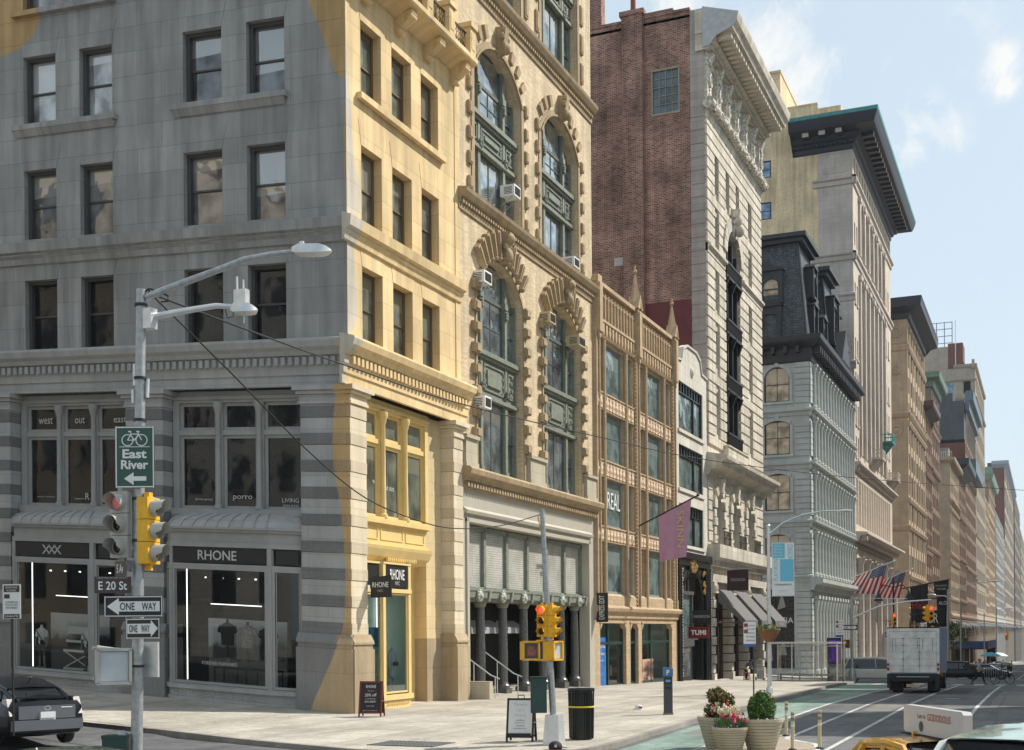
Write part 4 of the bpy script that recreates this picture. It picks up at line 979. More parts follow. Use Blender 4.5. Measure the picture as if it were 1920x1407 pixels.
for (a,b,z0,z1,r) in mid:
    m_=MB(); m_.box(a-.3,a,-.05,0,z0,z1-r); m_.box(b,b+.3,-.05,0,z0,z1-r); arcband(m_,a,b,z1,r,.3,-.05,0); arcband(m_,a-.0,b+.0,z1,r,.1,-.12,-.05); bb(m_,'arch_moulding',mt_b2t)
    m_=MB(); z=z0+.2
    while z<z1-r+.2:
        for x_ in (a-.72,b+.34): m_=MB(); m_.box(x_,x_+.36,-.14,0,z,z+.52); m_.box(x_+.05,x_+.31,-.17,-.14,z+.06,z+.46); bb(m_,'raised_block',mt_b2t)
        z+=1.08
    m_=MB()
    for i in (-4,-3,-2,2,3,4): radial(m_,a,b,z1,r,i*.2,.30,.42,.98,-.15,0,taper=1.25)
    bb(m_,'voussoirs',mt_b2t)
    m_=MB(); cx=(a+b)/2; m_.prof([(0,z1-.1),(-.3,z1),(-.42,z1+.4),(-.5,z1+1.1),(0,z1+1.2)],cx-.2,cx+.2); m_.sph((cx,-.4,z1+.2),(.3,.24,.28),9)
    for q in range(6): m_.sph((cx+.32*math.cos(q*1.05),-.36,z1+.7+.38*math.sin(q*1.05)),(.13,.13,.15),7,k=4)
    bb(m_,'keystone',mt_b2t)
for (a,b,z0,z1) in top:
    m_=MB(); m_.box(a-.3,a,-.05,0,z0,z1); m_.box(b,b+.3,-.05,0,z0,z1); z=z0+.6
    while z<z1:
        for x_ in (a-.8,b+.42): m_.box(x_,x_+.4,-.1,0,z,z+1.0); m_.box(x_+.07,x_+.33,-.13,-.1,z+.1,z+.9)
        z+=1.55
    bb(m_,'pilaster_panels',mt_b2t)
def bandcornice(z,p=.3,h=.9):
    m_=MB(); m_.prof([(0,z-h),(-.08,z-h+.04),(-.08,z-h+.3),(-.14,z-h+.32),(-.14,z-.42),(-p*.7,z-.36),(-p,z-.16),(-p-.04,z-.02),(0,z+.06)],-.15,W2); bb(m_,'string_course',mt_b2t)
    d=MB(); n=int(W2/.26)
    for i in range(n): d.box(i*.26,i*.26+.14,-.2,-.142,z-.62,z-.44)
    bb(d,'dentils',mt_b2t)
bandcornice(21.65,.42); bandcornice(31.45,.42)
# pedestals and ground frame
for a,b in ((.05,1.2),(7.3,9.2),(15.3,16.8)):
    m_=MB(); m_.box(a,b,-.22,.3,9.9,11.1); m_.box(a-.1,b+.1,-.32,.3,11.1,11.25); m_.box(a-.06,b+.06,-.27,.3,9.85,10.1); bb(m_,'pedestal',mt_b2s)
m_=MB(); m_.prof([(.1,8.95),(-.12,9.0),(-.12,9.25),(-.3,9.3),(-.34,9.42),(-.55,9.55),(-.6,9.75),(-.5,9.85),(.1,9.95)],-.2,W2+.1); bb(m_,'cornice',mt_b2t)
d=MB()
for i in range(56): d.box(.1+i*.3,.1+i*.3+.17,-.28,-.121,9.03,9.24)
bb(d,'dentils',mt_b2t)
m_=MB(); wall(m_,0,W2,-1.2,9.0,[(.62,15.9,-1.2,7.55)],1.2)
m_.prof([(0,7.9),(-.16,7.92),(-.2,8.05),(-.08,8.12),(0,8.2)],.2,16.4)
m_.box(.38,.60,-.08,0,-1,7.72); m_.box(15.92,16.14,-.08,0,-1,7.72); m_.box(.38,16.14,-.08,0,7.57,7.75)
bb(m_,'storefront_frame',mt_b2g)
# glass block band
def blockmat():
    m,t,b=newmat('prism_glass_grid'); n=t.nodes.new; l=t.links.new
    uv=n('ShaderNodeUVMap'); uv.uv_map='UVMap'; br=n('ShaderNodeTexBrick'); l(uv.outputs[0],br.inputs['Vector']); br.offset=0; br.inputs['Scale'].default_value=1
    br.inputs['Brick Width'].default_value=.105; br.inputs['Row Height'].default_value=.105; br.inputs['Mortar Size'].default_value=.009
    br.inputs['Color1'].default_value=(.50,.49,.44,1); br.inputs['Color2'].default_value=(.60,.585,.53,1); br.inputs['Mortar'].default_value=(.16,.15,.12,1)
    z=n('ShaderNodeTexNoise'); z.inputs['Scale'].default_value=.9; z.inputs['Detail'].default_value=3; g=n('ShaderNodeNewGeometry'); l(g.outputs['Position'],z.inputs['Vector'])
    r=n('ShaderNodeMapRange'); r.inputs[1].default_value=.3; r.inputs[2].default_value=.7; r.inputs[3].default_value=.75; r.inputs[4].default_value=1.1; l(z.outputs['Fac'],r.inputs[0])
    v=n('ShaderNodeVectorMath'); v.operation='SCALE'; l(br.outputs['Color'],v.inputs[0]); l(r.outputs[0],v.inputs['Scale']); l(v.outputs[0],b.inputs['Base Color']); b.inputs['Roughness'].default_value=.35; return m
mt_gblock=blockmat()
edges=[.62+15.28*i/6 for i in range(7)]
for i in range(6):
    a,b=edges[i],edges[i+1]; f=MB(); f.box(a,a+.12,.35,.6,4.75,7.45); f.box(b-.12,b,.35,.6,4.75,7.45); f.box(a,b,.35,.6,4.75,4.85); f.box(a,b,.35,.6,7.3,7.5); o=bb(f,'glass_block_window',mt_grn)
    p=MB(); p.face([(a+.12,.5,4.85),(b-.12,.5,4.85),(b-.12,.5,7.3),(a+.12,.5,7.3)]); p.build('pane',mt_gblock,o)
text('EXPRESS',.24,mt_blk,b2,(0,0,0),width=1.1,name='window_lettering').matrix_local=Matrix.Translation((-.49,10.3,6.1))@Matrix.Rotation(HP,4,'Z')
text('EDIT',.2,mt_blk,b2,(0,0,0),width=.6,name='window_lettering').matrix_local=Matrix.Translation((-.49,10.5,5.75))@Matrix.Rotation(HP,4,'Z')
m_=MB(); m_.prof([(.9,4.18),(.25,4.2),(.25,4.32),(.12,4.36),(.1,4.6),(.05,4.66),(.05,4.75),(.9,4.75)],.62,15.9); bb(m_,'entablature',mt_grn)
mt_lion=plain('medallion_pale',(.42,.43,.36),.6,var=.5,scale=14,bump=.8)
for i in range(6):
    x_=1.9+i*2.55; m_=MB(); m_.sph((x_,.06,4.45),(.24,.12,.26),12); m_.sph((x_,-.05,4.42),(.11,.08,.12),8)
    for q in range(10): m_.sph((x_+.22*math.cos(q*.628),.04,4.45+.23*math.sin(q*.628)),(.07,.08,.07),6,k=4)
    m_.tube([(x_+1.1,.1,4.22),(x_+1.1,.02,4.7)],.05,6); bb(m_,'lion_medallion',mt_lion)
for x_ in (3.17,5.71,8.26,10.8,13.35,15.4):
    m_=MB(); m_.lathe(x_,.62,[(.34,.2),(.34,.35),(.25,.45),(.22,.6),(.235,1.5),(.20,3.95)],18,0); m_.lathe(x_,.62,[(.21,3.95),(.25,4.0),(.3,4.12),(.32,4.18)],18,1); m_.box(x_-.32,x_+.32,.3,.94,-1.2,.2,0); bb(m_,'column',[mt_gran,mt_grn])
r_=MB(); r_.face([(.62,3.6,-1),(15.9,3.6,-1),(15.9,3.6,4.5),(.62,3.6,4.5)]); r_.face([(.62,1,4.3),(15.9,1,4.3),(15.9,3.6,4.3),(.62,3.6,4.3)]); r_.face([(.62,.9,.0),(15.9,.9,.0),(15.9,3.6,.0),(.62,3.6,.0)])
r_.face([(.62,.5,-1),(.62,3.6,-1),(.62,3.6,4.7),(.62,.5,4.7)]); r_.face([(15.9,.5,-1),(15.9,3.6,-1),(15.9,3.6,4.7),(15.9,.5,4.7)]); bb(r_,'arcade_interior',mt_blk)
m_=MB()
for a,b in ((3.0,6.6),(7.2,9.3),(12.6,14.5)):
    m_.prof([(1.6,3.4),(1.0,3.05),(1.0,2.78),(1.05,2.78),(1.65,3.2)],a,b)
bb(m_,'inner_awning',plain('inner_awning_grey',(.36,.35,.35),.8,var=.08))
# steps with rails
st=thing('entrance_steps','pale stone steps with metal handrails under the arcade beside the plaque pier','steps',(0,Y2,0))
m_=MB()
for i in range(5): m_.box(.66,3.6-i*.28,-1.0+i*.33,1.6,-.6+i*.17,-.6+(i+1)*.17+.02*0)
for i in range(4): pass
m_.box(.3,.64,-1.1,.0,-1,.75)
m_.build('treads',mt_b2s,st,rot=HP)
for x_ in (.9,3.4):
    m_=MB(); m_.tube([(x_,-1.3,.85),(x_,-.9,1.0),(x_,.5,1.95)],.028,6); m_.tube([(x_,-1.1,-.2),(x_,-1.1,.92)],.022,6); m_.tube([(x_,-.1,-.1),(x_,-.1,1.55)],.022,6); m_.build('handrail',mt_steel2,st,rot=HP)
gx=MB(); gx.box(15.3,15.32,-.2,.2,.0,1.0)
# air conditioners hung in the openings
def acunit(x,z,label,y=.3,mat=mt_wht,gl=mt_rub,w=.75):
    t=thing('window_air_conditioner',label,'air conditioner',(0,Y2,0)); m_=MB(); m_.box(x,x+w,y-.62,y+.1,z,z+.52); m_.build('case',mat,t,rot=HP)
    g_=MB(); 
    g_.box(x+.08,x+w-.08,y-.635,y-.621,z+.08,z+.44); 
    for q in range(5): g_.box(x-.006,x,y-.5,y-.1,z+.1+q*.07,z+.13+q*.07)
    for q in range(6): g_.box(x+.1,x+w-.1,y-.645,y-.636,z+.1+q*.055,z+.12+q*.055)
    g_.build('grille',gl,t,rot=HP); l_=MB()
    for q in (0,1): l_.tube([(x+.1+q*(w-.2),y-.5,z),(x+.1+q*(w-.2),y+.1,z-.4)],.02,5)
    l_.build('bracket',mt_steel,t,rot=HP); return t
tanac=plain('ac_tan',(.52,.42,.26),.5)
acunit(5.3,23.0,'white air conditioner in the first upper arched window, below its green panel')
acunit(1.4,18.0,'white air conditioner at the top left of the first lower arched window',.1,w=.8)
acunit(1.35,12.55,'white air conditioner at the left jamb below the first green panel',.1,w=.7)
acunit(9.2,18.0,'tan air conditioner at the top left of the second lower arched window',.1,tanac,w=.8)
acunit(13.2,17.7,'tan air conditioner at the top right of the second lower arched window',.05,tanac,w=1.0)
acunit(13.0,21.75,'pale air conditioner on the sill of the second upper arched window',.2,w=.8)
es=thing('blade_sign','vertical black blade sign reading EXPRESS EDIT beside the grey store frame','sign',(.0,26.35,4.2))
f=MB(); f.box(.1,.75,-.05,.05,-.85,.75); f.build('sign_board',mt_signb,es); f=MB(); f.box(-.02,.12,-.02,.02,.4,.46); f.box(-.02,.12,-.02,.02,-.5,-.44); f.build('bracket',mt_iron,es)
o=text('EXPRESS EDIT',.3,mt_signw,es,(.42,-.052,-.05),width=1.3,vert=False); 
o.matrix_local=Matrix.Translation((.42,-.052,-.05))@Matrix.Rotation(-HP,4,'Y')
# ---------------------------------------------------------------- tan gothic building
Y3=26.3; W3=16.7
b3=thing('gothic_commercial_building','tan terracotta building with wide blue-green windows, relief bands and two finials','building',(0,Y3,0))
def b_(mb,name,mat,parent=b3): return mb.build(name,mat,parent,rot=HP)
cols3=[(.30,1.35),(1.85,5.35),(5.8,7.1),(8.2,9.35),(9.75,13.3),(13.75,15.15)]
rows3=[(16.2,19.0),(12.45,15.2),(8.75,11.45),(5.0,7.85)]
holes=[(a,b,c,d) for a,b in cols3 for c,d in rows3]
mb=MB(); wall(mb,0,W3,3.9,20.1,holes,.3); b_(mb,'wall',mt_b3)
for a,b in cols3:
    for c,d in rows3: window(b3,a,c,b-a,d-c,'plain',.16,mt_b3f,mt_gt,rot=HP,ft=.13)
m_=MB()
for x_ in (.02,7.35,15.45): m_.box(x_,x_+.7,-.12,.0,3.9,19.9); m_.tube([(x_+.08,-.16,4.0),(x_+.08,-.16,19.9)],.07,7); m_.tube([(x_+.62,-.16,4.0),(x_+.62,-.16,19.9)],.07,7)
b_(m_,'pilasters',mt_b3)
m_=MB()     # beads along the pilasters
for x_ in (7.28,8.12,15.38,16.22):
    z=4
    while z<19.6: m_.sph((x_,-.16,z),.05,6,k=4); z+=.24
b_(m_,'bead_moulding',mt_b3l)
m_=MB()
for a,b in ((1.35,1.85),(5.35,5.8),(9.35,9.75),(13.3,13.75)): m_.tube([((a+b)/2,-.1,3.95),((a+b)/2,-.1,19.1)],.13,8)
b_(m_,'mullion_shafts',mt_b3)
lt_=text('REAL',.95,mt_signw,None,(0,0,0),width=2.3,name='window_lettering'); lt_.parent=b3; lt_.matrix_local=Matrix.Translation((-.15,3.9,10.3))@Matrix.Rotation(HP,4,'Z')
rl=MB()
for z0,z1 in ((15.22,16.12),(11.5,12.37),(7.9,8.67)):
    rl.box(.1,7.3,-.05,-.002,z0,z1,1); rl.box(8.15,15.4,-.05,-.002,z0,z1,1)
    rl.box(.1,7.3,-.12,0,z1,z1+.07,1); rl.box(8.15,15.4,-.12,0,z1,z1+.07,1); rl.box(.1,7.3,-.1,0,z0-.04,z0,1); rl.box(8.15,15.4,-.1,0,z0-.04,z0,1)
    for a,b in cols3:
        n=max(2,round((b-a)/.62)); 
        for i in range(n):
            cx=a+(b-a)*(i+.5)/n
            rl.ext([(cx-.22,z0+.08),(cx+.22,z0+.08),(cx+.17,z0+.3),(cx+.22,z0+.5),(cx+.1,z1-.22),(cx,z1-.05),(cx-.1,z1-.22),(cx-.22,z0+.5),(cx-.17,z0+.3)],-.13,-.05,0)
            rl.sph((cx,-.13,z0+.34),(.1,.05,.14),7,k=4); rl.sph((cx-.2,-.1,z1-.2),(.07,.05,.08),6,k=4); rl.sph((cx+.2,-.1,z1-.2),(.07,.05,.08),6,k=4)
b_(rl,'relief_band',[mt_b3l,mt_b3])
m_=MB(); m_.prof([(0,3.55),(-.1,3.6),(-.14,3.9),(-.3,3.98),(-.36,4.15),(-.3,4.24),(-.12,4.3),(-.12,4.85),(0,4.95)],0,W3+.1); m_.prof([(0,19.15),(-.14,19.2),(-.2,19.32),(0,19.36)],.1,7.35); m_.prof([(0,19.15),(-.14,19.2),(-.2,19.32),(0,19.36)],8.1,15.5)
b_(m_,'cornice',mt_b3)
# parapet with blind arcade
m_=MB(); wall(m_,0,W3,20.1,22.0,[],.2); m_.box(0,W3,.002,.5,20,22.0); m_.box(-.05,W3+.05,-.22,.55,22.0,22.22); m_.box(0,W3,-.16,0,20.1,20.25)
x=.15
while x<15.4:
    if not (7.1<x<8.1):
        m_.box(x,x+.12,-.14,0,20.25,21.7); arcband(m_,x+.12,x+.56,21.55,.26,.06,-.12,0,n=5); m_.ext([(x+.2,19.62),(x+.34,19.3),(x+.48,19.62),(x+.48,20.1),(x+.2,20.1)],-.12,0)
    x+=.56
b_(m_,'parapet',mt_b3)
for x_ in (.35,7.7,15.8):
    m_=MB(); m_.box(x_-.32,x_+.32,-.35,0,19.5,22.4); m_.box(x_-.24,x_+.24,-.42,-.35,19.3,22.0); m_.ext([(x_-.32,19.5),(x_,18.9),(x_+.32,19.5)],-.35,0)
    if x_>1:
        m_.ext([(x_-.5,22.2),(x_+.5,22.2),(x_,23.1)],-.4,.3)
        m_.lathe(x_,-.05,[(.46,22.2),(.4,22.5),(.2,23.5),(.07,24.3),(.05,24.35)],4); m_.sph((x_,-.05,24.5),(.13,.13,.16),8); m_.sph((x_,-.05,24.75),(.06,.06,.14),6); m_.box(x_-.24,x_+.24,-.08,-.02,24.42,24.5)
    b_(m_,'finial' if x_>1 else 'end_pier',mt_b3)
bd=MB(); bd.box(0,W3,.5,12,19.8,20.2); bd.face([(0,0,4),(0,12,4),(0,12,20),(0,0,20)]); bd.box(2.6,6.2,1.0,4.0,20.2,23.2); b_(bd,'roof',mt_slate)
# shop level
m_=MB(); wall(m_,0,W3,-1.5,3.9,[(.9,5.6,-1.5,3.3),(6.4,8.0,-1.5,3.3),(8.7,15.4,-1.5,3.3)],.35); b_(m_,'shopfront_piers',mt_b3)
m_=MB()
for a,b in ((.9,5.6),(6.4,8.0),(8.7,15.4)):
    m_.box(a-.1,b+.1,-.06,0,3.3,3.42); m_.ext([(a,3.3),(a+.4,3.3),(a,2.9)],-.03,.3); m_.ext([(b,3.3),(b,2.9),(b-.4,3.3)],-.03,.3)
b_(m_,'shopfront_heads',mt_b3)
mt_dg=plain('shopfront_dark_green',(.02,.05,.045),.4)
for a,b in ((.9,2.9),(2.9,5.6),(6.4,8.0),(8.7,11.3),(11.3,15.4)):
    f=MB(); f.box(a,a+.1,.2,.34,-1.4,3.3); f.box(b-.1,b,.2,.34,-1.4,3.3); f.box(a,b,.2,.34,2.1,2.25); f.box(a,b,.2,.34,-1.4,-.2); o=b_(f,'shop_window',mt_dg)
    p=MB(); p.face([(a+.1,.3,-.2),(b-.1,.3,-.2),(b-.1,.3,3.3),(a+.1,.3,3.3)]); p.build('pane',mt_clear,o)
r_=MB()
r_.face([(.5,3,-1),(16,3,-1),(16,3,3.5),(.5,3,3.5)],0); r_.face([(.5,.4,3.5),(16,.4,3.5),(16,3,3.5),(.5,3,3.5)],0); r_.face([(.5,.4,-.6),(16,.4,-.6),(16,3,-.6),(.5,3,-.6)],1)
for x_ in (.5,6.0,8.3,16): r_.face([(x_,.4,-1),(x_,3,-1),(x_,3,3.5),(x_,.4,3.5)],0)
b_(r_,'shop_room',[mt_roomg,mt_room])
for a,b,nm in ((3.3,5.2,'shop_door'),(6.6,7.8,'shop_door'),(9.0,11.0,'shop_door')):
    f=MB(); f.box(a,b,.34,.42,-1,2.0); d_=b_(f,nm,mt_dg); f=MB(); f.box(a+.2,b-.2,.32,.34,-.5,1.8); f.build('glazing',mt_gd,d_); f=MB(); f.tube([(a+.25,.28,.3),(a+.25,.28,.9)],.02,6); f.build('handle',mt_gold,d_)
def poster(label,y0,w,z0,z1,mats,x=-.22,rotz=HP,marks=()):
    f=MB(); f.box(0,w,0,.03,0,z1-z0); o=f.build('window_poster',mats[0],None,loc=(x,y0,z0),rot=rotz); tag(o,label,'poster')
    for s_,zz,h,ww in marks: text(s_,h,mats[1],o,(w/2,-.005,zz),width=ww)
    return o
mt_pb=plain('poster_strong_blue',(.02,.14,.42),.5,var=.5,scale=3)
poster('bright blue sale poster at the left of the tan building shopfront',27.3,1.5,-.45,2.5,(mt_pb,mt_signw),marks=(('Deal Sun',2.45,.2,1.1),('is here',2.05,.2,.9),('Great buys',1.65,.1,.8)))
def photo_mat():
    m,t,b=newmat('portrait_poster'); n=t.nodes.new; l=t.links.new; tc=n('ShaderNodeTexCoord'); z=n('ShaderNodeTexNoise'); z.inputs['Scale'].default_value=2.6; z.inputs['Detail'].default_value=3; l(tc.outputs['Generated'],z.inputs['Vector'])
    cr=n('ShaderNodeValToRGB'); c=cr.color_ramp; c.elements[0].position=.4; c.elements[0].color=(.03,.02,.02,1); c.elements[1].position=.62; c.elements[1].color=(.55,.36,.27,1); e=c.elements.new(.5); e.color=(.25,.13,.09,1); l(z.outputs['Fac'],cr.inputs[0]); l(cr.outputs[0],b.inputs['Base Color']); return m
poster('square portrait photo poster low in the tan building shop window',35.4,2.7,-.62,1.1,(photo_mat(),mt_signw))
# ---------------------------------------------------------------- small white building with black gilded arch
Y4=43.0; W4=8.4
b4=thing('small_white_building','narrow white building with a shaped parapet, black framed windows and a black arched shopfront','building',(0,Y4,0))
def c_(mb,name,mat,parent=b4): return mb.build(name,mat,parent,rot=HP)
holes=[(.75,7.2,16.6,19.8),(.75,7.2,12.6,15.5),(.75,7.2,8.75,11.5)]
mb=MB(); wall(mb,0,W4,8.2,20.9,holes,.35); mb.ext([(0,20.9),(W4,20.9),(W4,21.1),(6.9,21.2),(6.4,22.1),(5.4,22.45),(3.0,22.45),(2.0,22.1),(1.5,21.2),(0,21.1)],.0,.35)
mb.ext([(-.05,21.1),(1.55,21.2),(2.02,22.1),(3,22.45),(5.4,22.45),(6.4,22.1),(6.9,21.2),(W4+.05,21.1),(W4+.05,21.22),(6.95,21.32),(6.45,22.24),(5.4,22.6),(3.0,22.6),(1.95,22.24),(1.5,21.32),(-.05,21.22)],-.1,.42)
for z in (16.3,12.3,8.5): mb.box(.5,7.4,-.12,0,z,z+.22)
c_(mb,'wall',mt_b4)
m_=MB(); m_.sph((4.2,-.03,20.9),(.28,.1,.42),12); m_.sph((4.2,-.1,20.9),(.16,.08,.26),10); c_(m_,'cartouche',mt_b4)
for (a,b,c,d) in holes:
    f=MB(); f.box(a,b,.1,.3,d-.75,d-.66); f.box(a,b,.08,.3,c,c+.08); f.box(a,a+.1,.08,.3,c,d); f.box(b-.1,b,.08,.3,c,d); f.box(4.95,5.1,.08,.3,c,d-.7); f.box(a,b,.08,.3,d-.08,d)
    for i in range(9): f.box(a+.2+i*.72,a+.32+i*.72,.1,.28,d-.66,d-.08)
    o=c_(f,'window',mt_blkp); p=MB(); p.face([(a,.22,c),(b,.22,c),(b,.22,d),(a,.22,d)]); p.build('pane',mt_gt,o)
bd=MB(); bd.box(.02,W4-.02,.4,12,20.3,20.6); bd.face([(.01,.3,8),(.01,12,8),(.01,12,20.3),(.01,.3,20.3)]); c_(bd,'roof',mt_b4)
# black front
m_=MB(); wall(m_,0,W4,-2,8.2,[(.9,6.6,-2,6.9,2.6)],.6); m_.box(-.1,W4+.05,-.35,.2,7.75,8.2); m_.box(-.05,W4,-.2,.2,7.3,7.75)
for x_ in (.2,7.3,8.0): m_.tube([(x_,-.18,-1.5),(x_,-.18,7.3)],.16,10)
arcband(m_,.9,6.6,6.9,2.6,.28,-.1,0)
c_(m_,'arched_shopfront',mt_blkp)
m_=MB()
for x_ in (.2,8.0):
    z=-.2
    while z<7.2: m_.sph((x_,-.32,z),(.06,.05,.07),5,k=3); z+=.2
c_(m_,'beaded_trim',mt_steel2)
m_=MB()
random.seed(3)
for q in range(26):
    a=random.uniform(-1,1); m_.sph((3.75+a*.85,-.16,7.35+random.uniform(-.45,.55)*(1.1-abs(a)*.6)),(.16,.12,.15),6,k=4)
for sx in (.75,6.9):
    for q in range(12): m_.sph((sx+random.uniform(-.35,.35),-.12,6.3+random.uniform(-.8,.7)),(.13,.09,.14),6,k=4)
c_(m_,'gilded_cartouche',mt_gold)
m_=MB(); m_.box(1.0,6.5,.25,.4,2.2,2.35); m_.box(1.5,5.2,.2,.4,1.75,2.2); m_.box(1.3,1.5,.2,.45,2.3,5.6); m_.box(4.7,4.9,.2,.45,2.3,5.6); m_.box(1.2,5.0,.15,.45,5.35,5.6); 
for x_ in (2.1,3.0,3.9): m_.box(x_,x_+.1,.25,.4,5.6,6.5)
c_(m_,'window_frame',plain('dark_bronze_frame',(.09,.085,.085),.5))
p=MB(); p.face([(1.5,.38,2.3),(4.7,.38,2.3),(4.7,.38,5.4),(1.5,.38,5.4)]); c_(p,'upper_pane',mt_gt)
p=MB(); p.face([(1.1,.38,5.4),(6.4,.38,5.4),(6.4,.38,7),(1.1,.38,7)]); c_(p,'fanlight_pane',mt_gd)
p=MB(); p.face([(1.0,.3,-.3),(4.4,.3,-.3),(4.4,.3,1.75),(1.0,.3,1.75)]); c_(p,'display_pane',mt_gb)
p=MB(); p.face([(4.5,.6,-1.5),(6.6,.6,-1.5),(6.6,.6,6),(4.5,.6,6)]); p.box(1.0,4.4,.2,.5,-1.6,-.3); c_(p,'shop_backing',mt_blk)
tm=thing('blade_sign','small dark red blade sign reading TUMI beside the black arched shopfront','sign',(0,44.6,2.75))
f=MB(); f.box(.35,1.75,-.06,.06,-.42,.36); f.build('sign_board',plain('dark_red_sign',(.13,.008,.014),.35),tm); f=MB(); f.tube([(0,0,.5),(1.8,0,.5)],.025,6); f.tube([(.5,0,.5),(.5,0,.36)],.02,6); f.tube([(1.6,0,.5),(1.6,0,.36)],.02,6); f.build('bracket',mt_iron,tm)
text('TUMI',.34,mt_signw,tm,(1.05,-.065,-.03),width=1.05,bold=.03)
ps=thing('blade_sign','small black blade sign above the red one on the black shopfront','sign',(0,45.9,3.9))
f=MB(); f.box(.3,1.6,-.05,.05,-.55,.35); f.build('sign_board',mt_blk,ps); f=MB(); f.tube([(0,0,.2),(1.6,0,.2)],.025,6); f.tube([(0,0,-.3),(1.6,0,-.3)],.025,6); f.build('bracket',mt_iron,ps)
text('PAKERSON',.18,mt_let,ps,(.95,-.055,-.08),width=1.1)
# pink banner on a slanted pole
bn=thing('banner','hanging pink banner reading SKINN on a slanted black pole','banner',(0,34.0,9.1))
f=MB(); f.tube([(0,0,0),(3.7,.3,1.75)],.05,7); f.sph((3.75,.3,1.8),.1,7); f.build('pole',mt_iron,bn)
def cloth(p00,p10,p01,p11,nu,nv,wave,mat,name,parent,fr=2.0,ph=0,th=.012,uvm=None):
    """draped cloth between four corners (top-left, top-right, bottom-left, bottom-right)"""
    P=[Vector(p) for p in (p00,p10,p01,p11)]; nrm=(P[1]-P[0]).cross(P[2]-P[0]).normalized(); m_=MB(); rows=[]
    for s_ in (0,1):
        rows=[]
        for j in range(nv+1):
            v=j/nv; r=[]
            for i in range(nu+1):
                u=i/nu; a=P[0].lerp(P[1],u); b=P[2].lerp(P[3],u); q=a.lerp(b,v)+nrm*(wave*(.25+.75*v)*math.sin(fr*2*PI*u+ph+v*1.3)+th*s_)
                r.append(q)
            rows.append(r)
        m_.grid(rows,0)
    o=m_.build(name,mat,parent); 
    me=o.data; uv=me.uv_layers[0]; k=0
    n1=(nu+1)*(nv+1)
    for p in me.polygons:
        for li in p.loop_indices:
            vi=me.loops[li].vertex_index%n1; uv.data[li].uv=((vi%(nu+1))/nu,1-(vi//(nu+1))/nv)
    return o
mt_pink=plain('pink_cloth',(.46,.25,.36),.85,var=.06,bump=.15)
o=cloth((1.35,.1,.62),(3.35,.27,1.56),(1.42,.1,-2.1),(3.0,.27,-1.85),10,10,.09,mt_pink,'cloth',bn)
mt_goldl=plain('gold_letters',(.62,.45,.22),.5,var=0)
o=text('SKINN',.40,mt_goldl,bn,(0,0,0),width=2.2); o.matrix_local=Matrix.Translation((2.72,.12,-.18))@Matrix.Rotation(R(5),4,'Z')@Matrix.Rotation(R(90),4,'Y')@Matrix.Rotation(0,4,'X')
# ---------------------------------------------------------------- white limestone building with brick side wall
Y5=51.5; W5=19.0
b5=thing('limestone_and_brick_building','tall white limestone fronted building with a huge plain red brick side wall and deep cornice','building',(0,Y5,0))
def d_(mb,name,mat,parent=b5,rot=HP): return mb.build(name,mat,parent,rot=rot)
# side wall, facing the camera (local x east, y = 0 plane of the wall)
mb=MB(); wall(mb,-22,-1.05,-1,48.4,[(-3.95,-1.9,41.2,44.4),(-5.0,-2.8,22.0,25.2)],.22)
d_(mb,'brick_side_wall',mt_brick,rot=0)
m_=MB(); m_.box(-6.2,-4.6,-.35,.0,18,48.75); m_.box(-6.35,-4.45,-.45,.3,48.75,49.1); m_.box(-22,-1.05,-.08,.4,48.4,48.6); m_.box(-4.6,-2.3,-.08,.4,48.6,48.8); m_.box(-12.5,-7.9,.1,.9,48.6,56); d_(m_,'chimney_breast',mt_brick,rot=0)
m_=MB(); m_.lathe(-5.4,.1,[(.22,49.1),(.2,50.6)],10); d_(m_,'flue',plain('flue_red',(.25,.05,.04),.6),rot=0)
m_=MB(); m_.box(-5.4,-1.052,-.03,.0,19,27.2); d_(m_,'painted_patch',mt_red,rot=0)
f=MB(); f.box(-4.9,-2.9,-.04,.15,22.0,22.15); f.box(-4.9,-4.75,-.04,.15,22.0,25.2); f.box(-3.05,-2.9,-.04,.15,22.0,25.2); f.box(-4.9,-2.9,-.04,.15,25.05,25.2); o=d_(f,'side_window',mt_slk,rot=0); p=MB(); p.face([(-4.9,.1,22),(-2.9,.1,22),(-2.9,.1,25.2),(-4.9,.1,25.2)]); p.build('pane',mt_gd,o)
f=MB(); f.box(-4.05,-1.8,-.06,.1,41.05,41.2); f.box(-4.0,-3.9,-.05,.12,41.2,44.4); f.box(-1.95,-1.85,-.05,.12,41.2,44.4); f.box(-4.05,-1.8,-.05,.12,44.35,44.5)
for i in range(1,4): f.box(-3.9+i*.49-.02,-3.9+i*.49+.02,.02,.1,41.2,44.4)
for i in range(1,5): f.box(-3.9,-1.95,.03,.09,41.2+i*.64-.02,41.2+i*.64+.02)
o=d_(f,'factory_window',plain('window_bars_tan',(.32,.27,.2),.6),rot=0); p=MB(); p.face([(-3.9,.1,41.2),(-1.95,.1,41.2),(-1.95,.1,44.4),(-3.9,.1,44.4)]); p.build('pane',glassy('pane_steel_blue',(.07,.10,.12),.1,.02,metal=.2),o)
f=MB(); f.box(-7.0,-6.2,-.05,.02,30.3,30.9); f.box(-6.9,-6.3,-.06,-.05,30.4,30.8); d_(f,'vent',plain('vent_grey',(.45,.43,.42),.6),rot=0)
# quoin strip of the side
mb=MB(); mb.face([(-1.05,0,-1),(0,0,-1),(0,0,47),(-1.05,0,47)]); courses(mb,-1.05,.0,16,41,.98,.42,y=-.05,t=.05); mb.box(-1.05,0,-.04,0,41,48.35); d_(mb,'side_quoins',mt_b5s,rot=0)
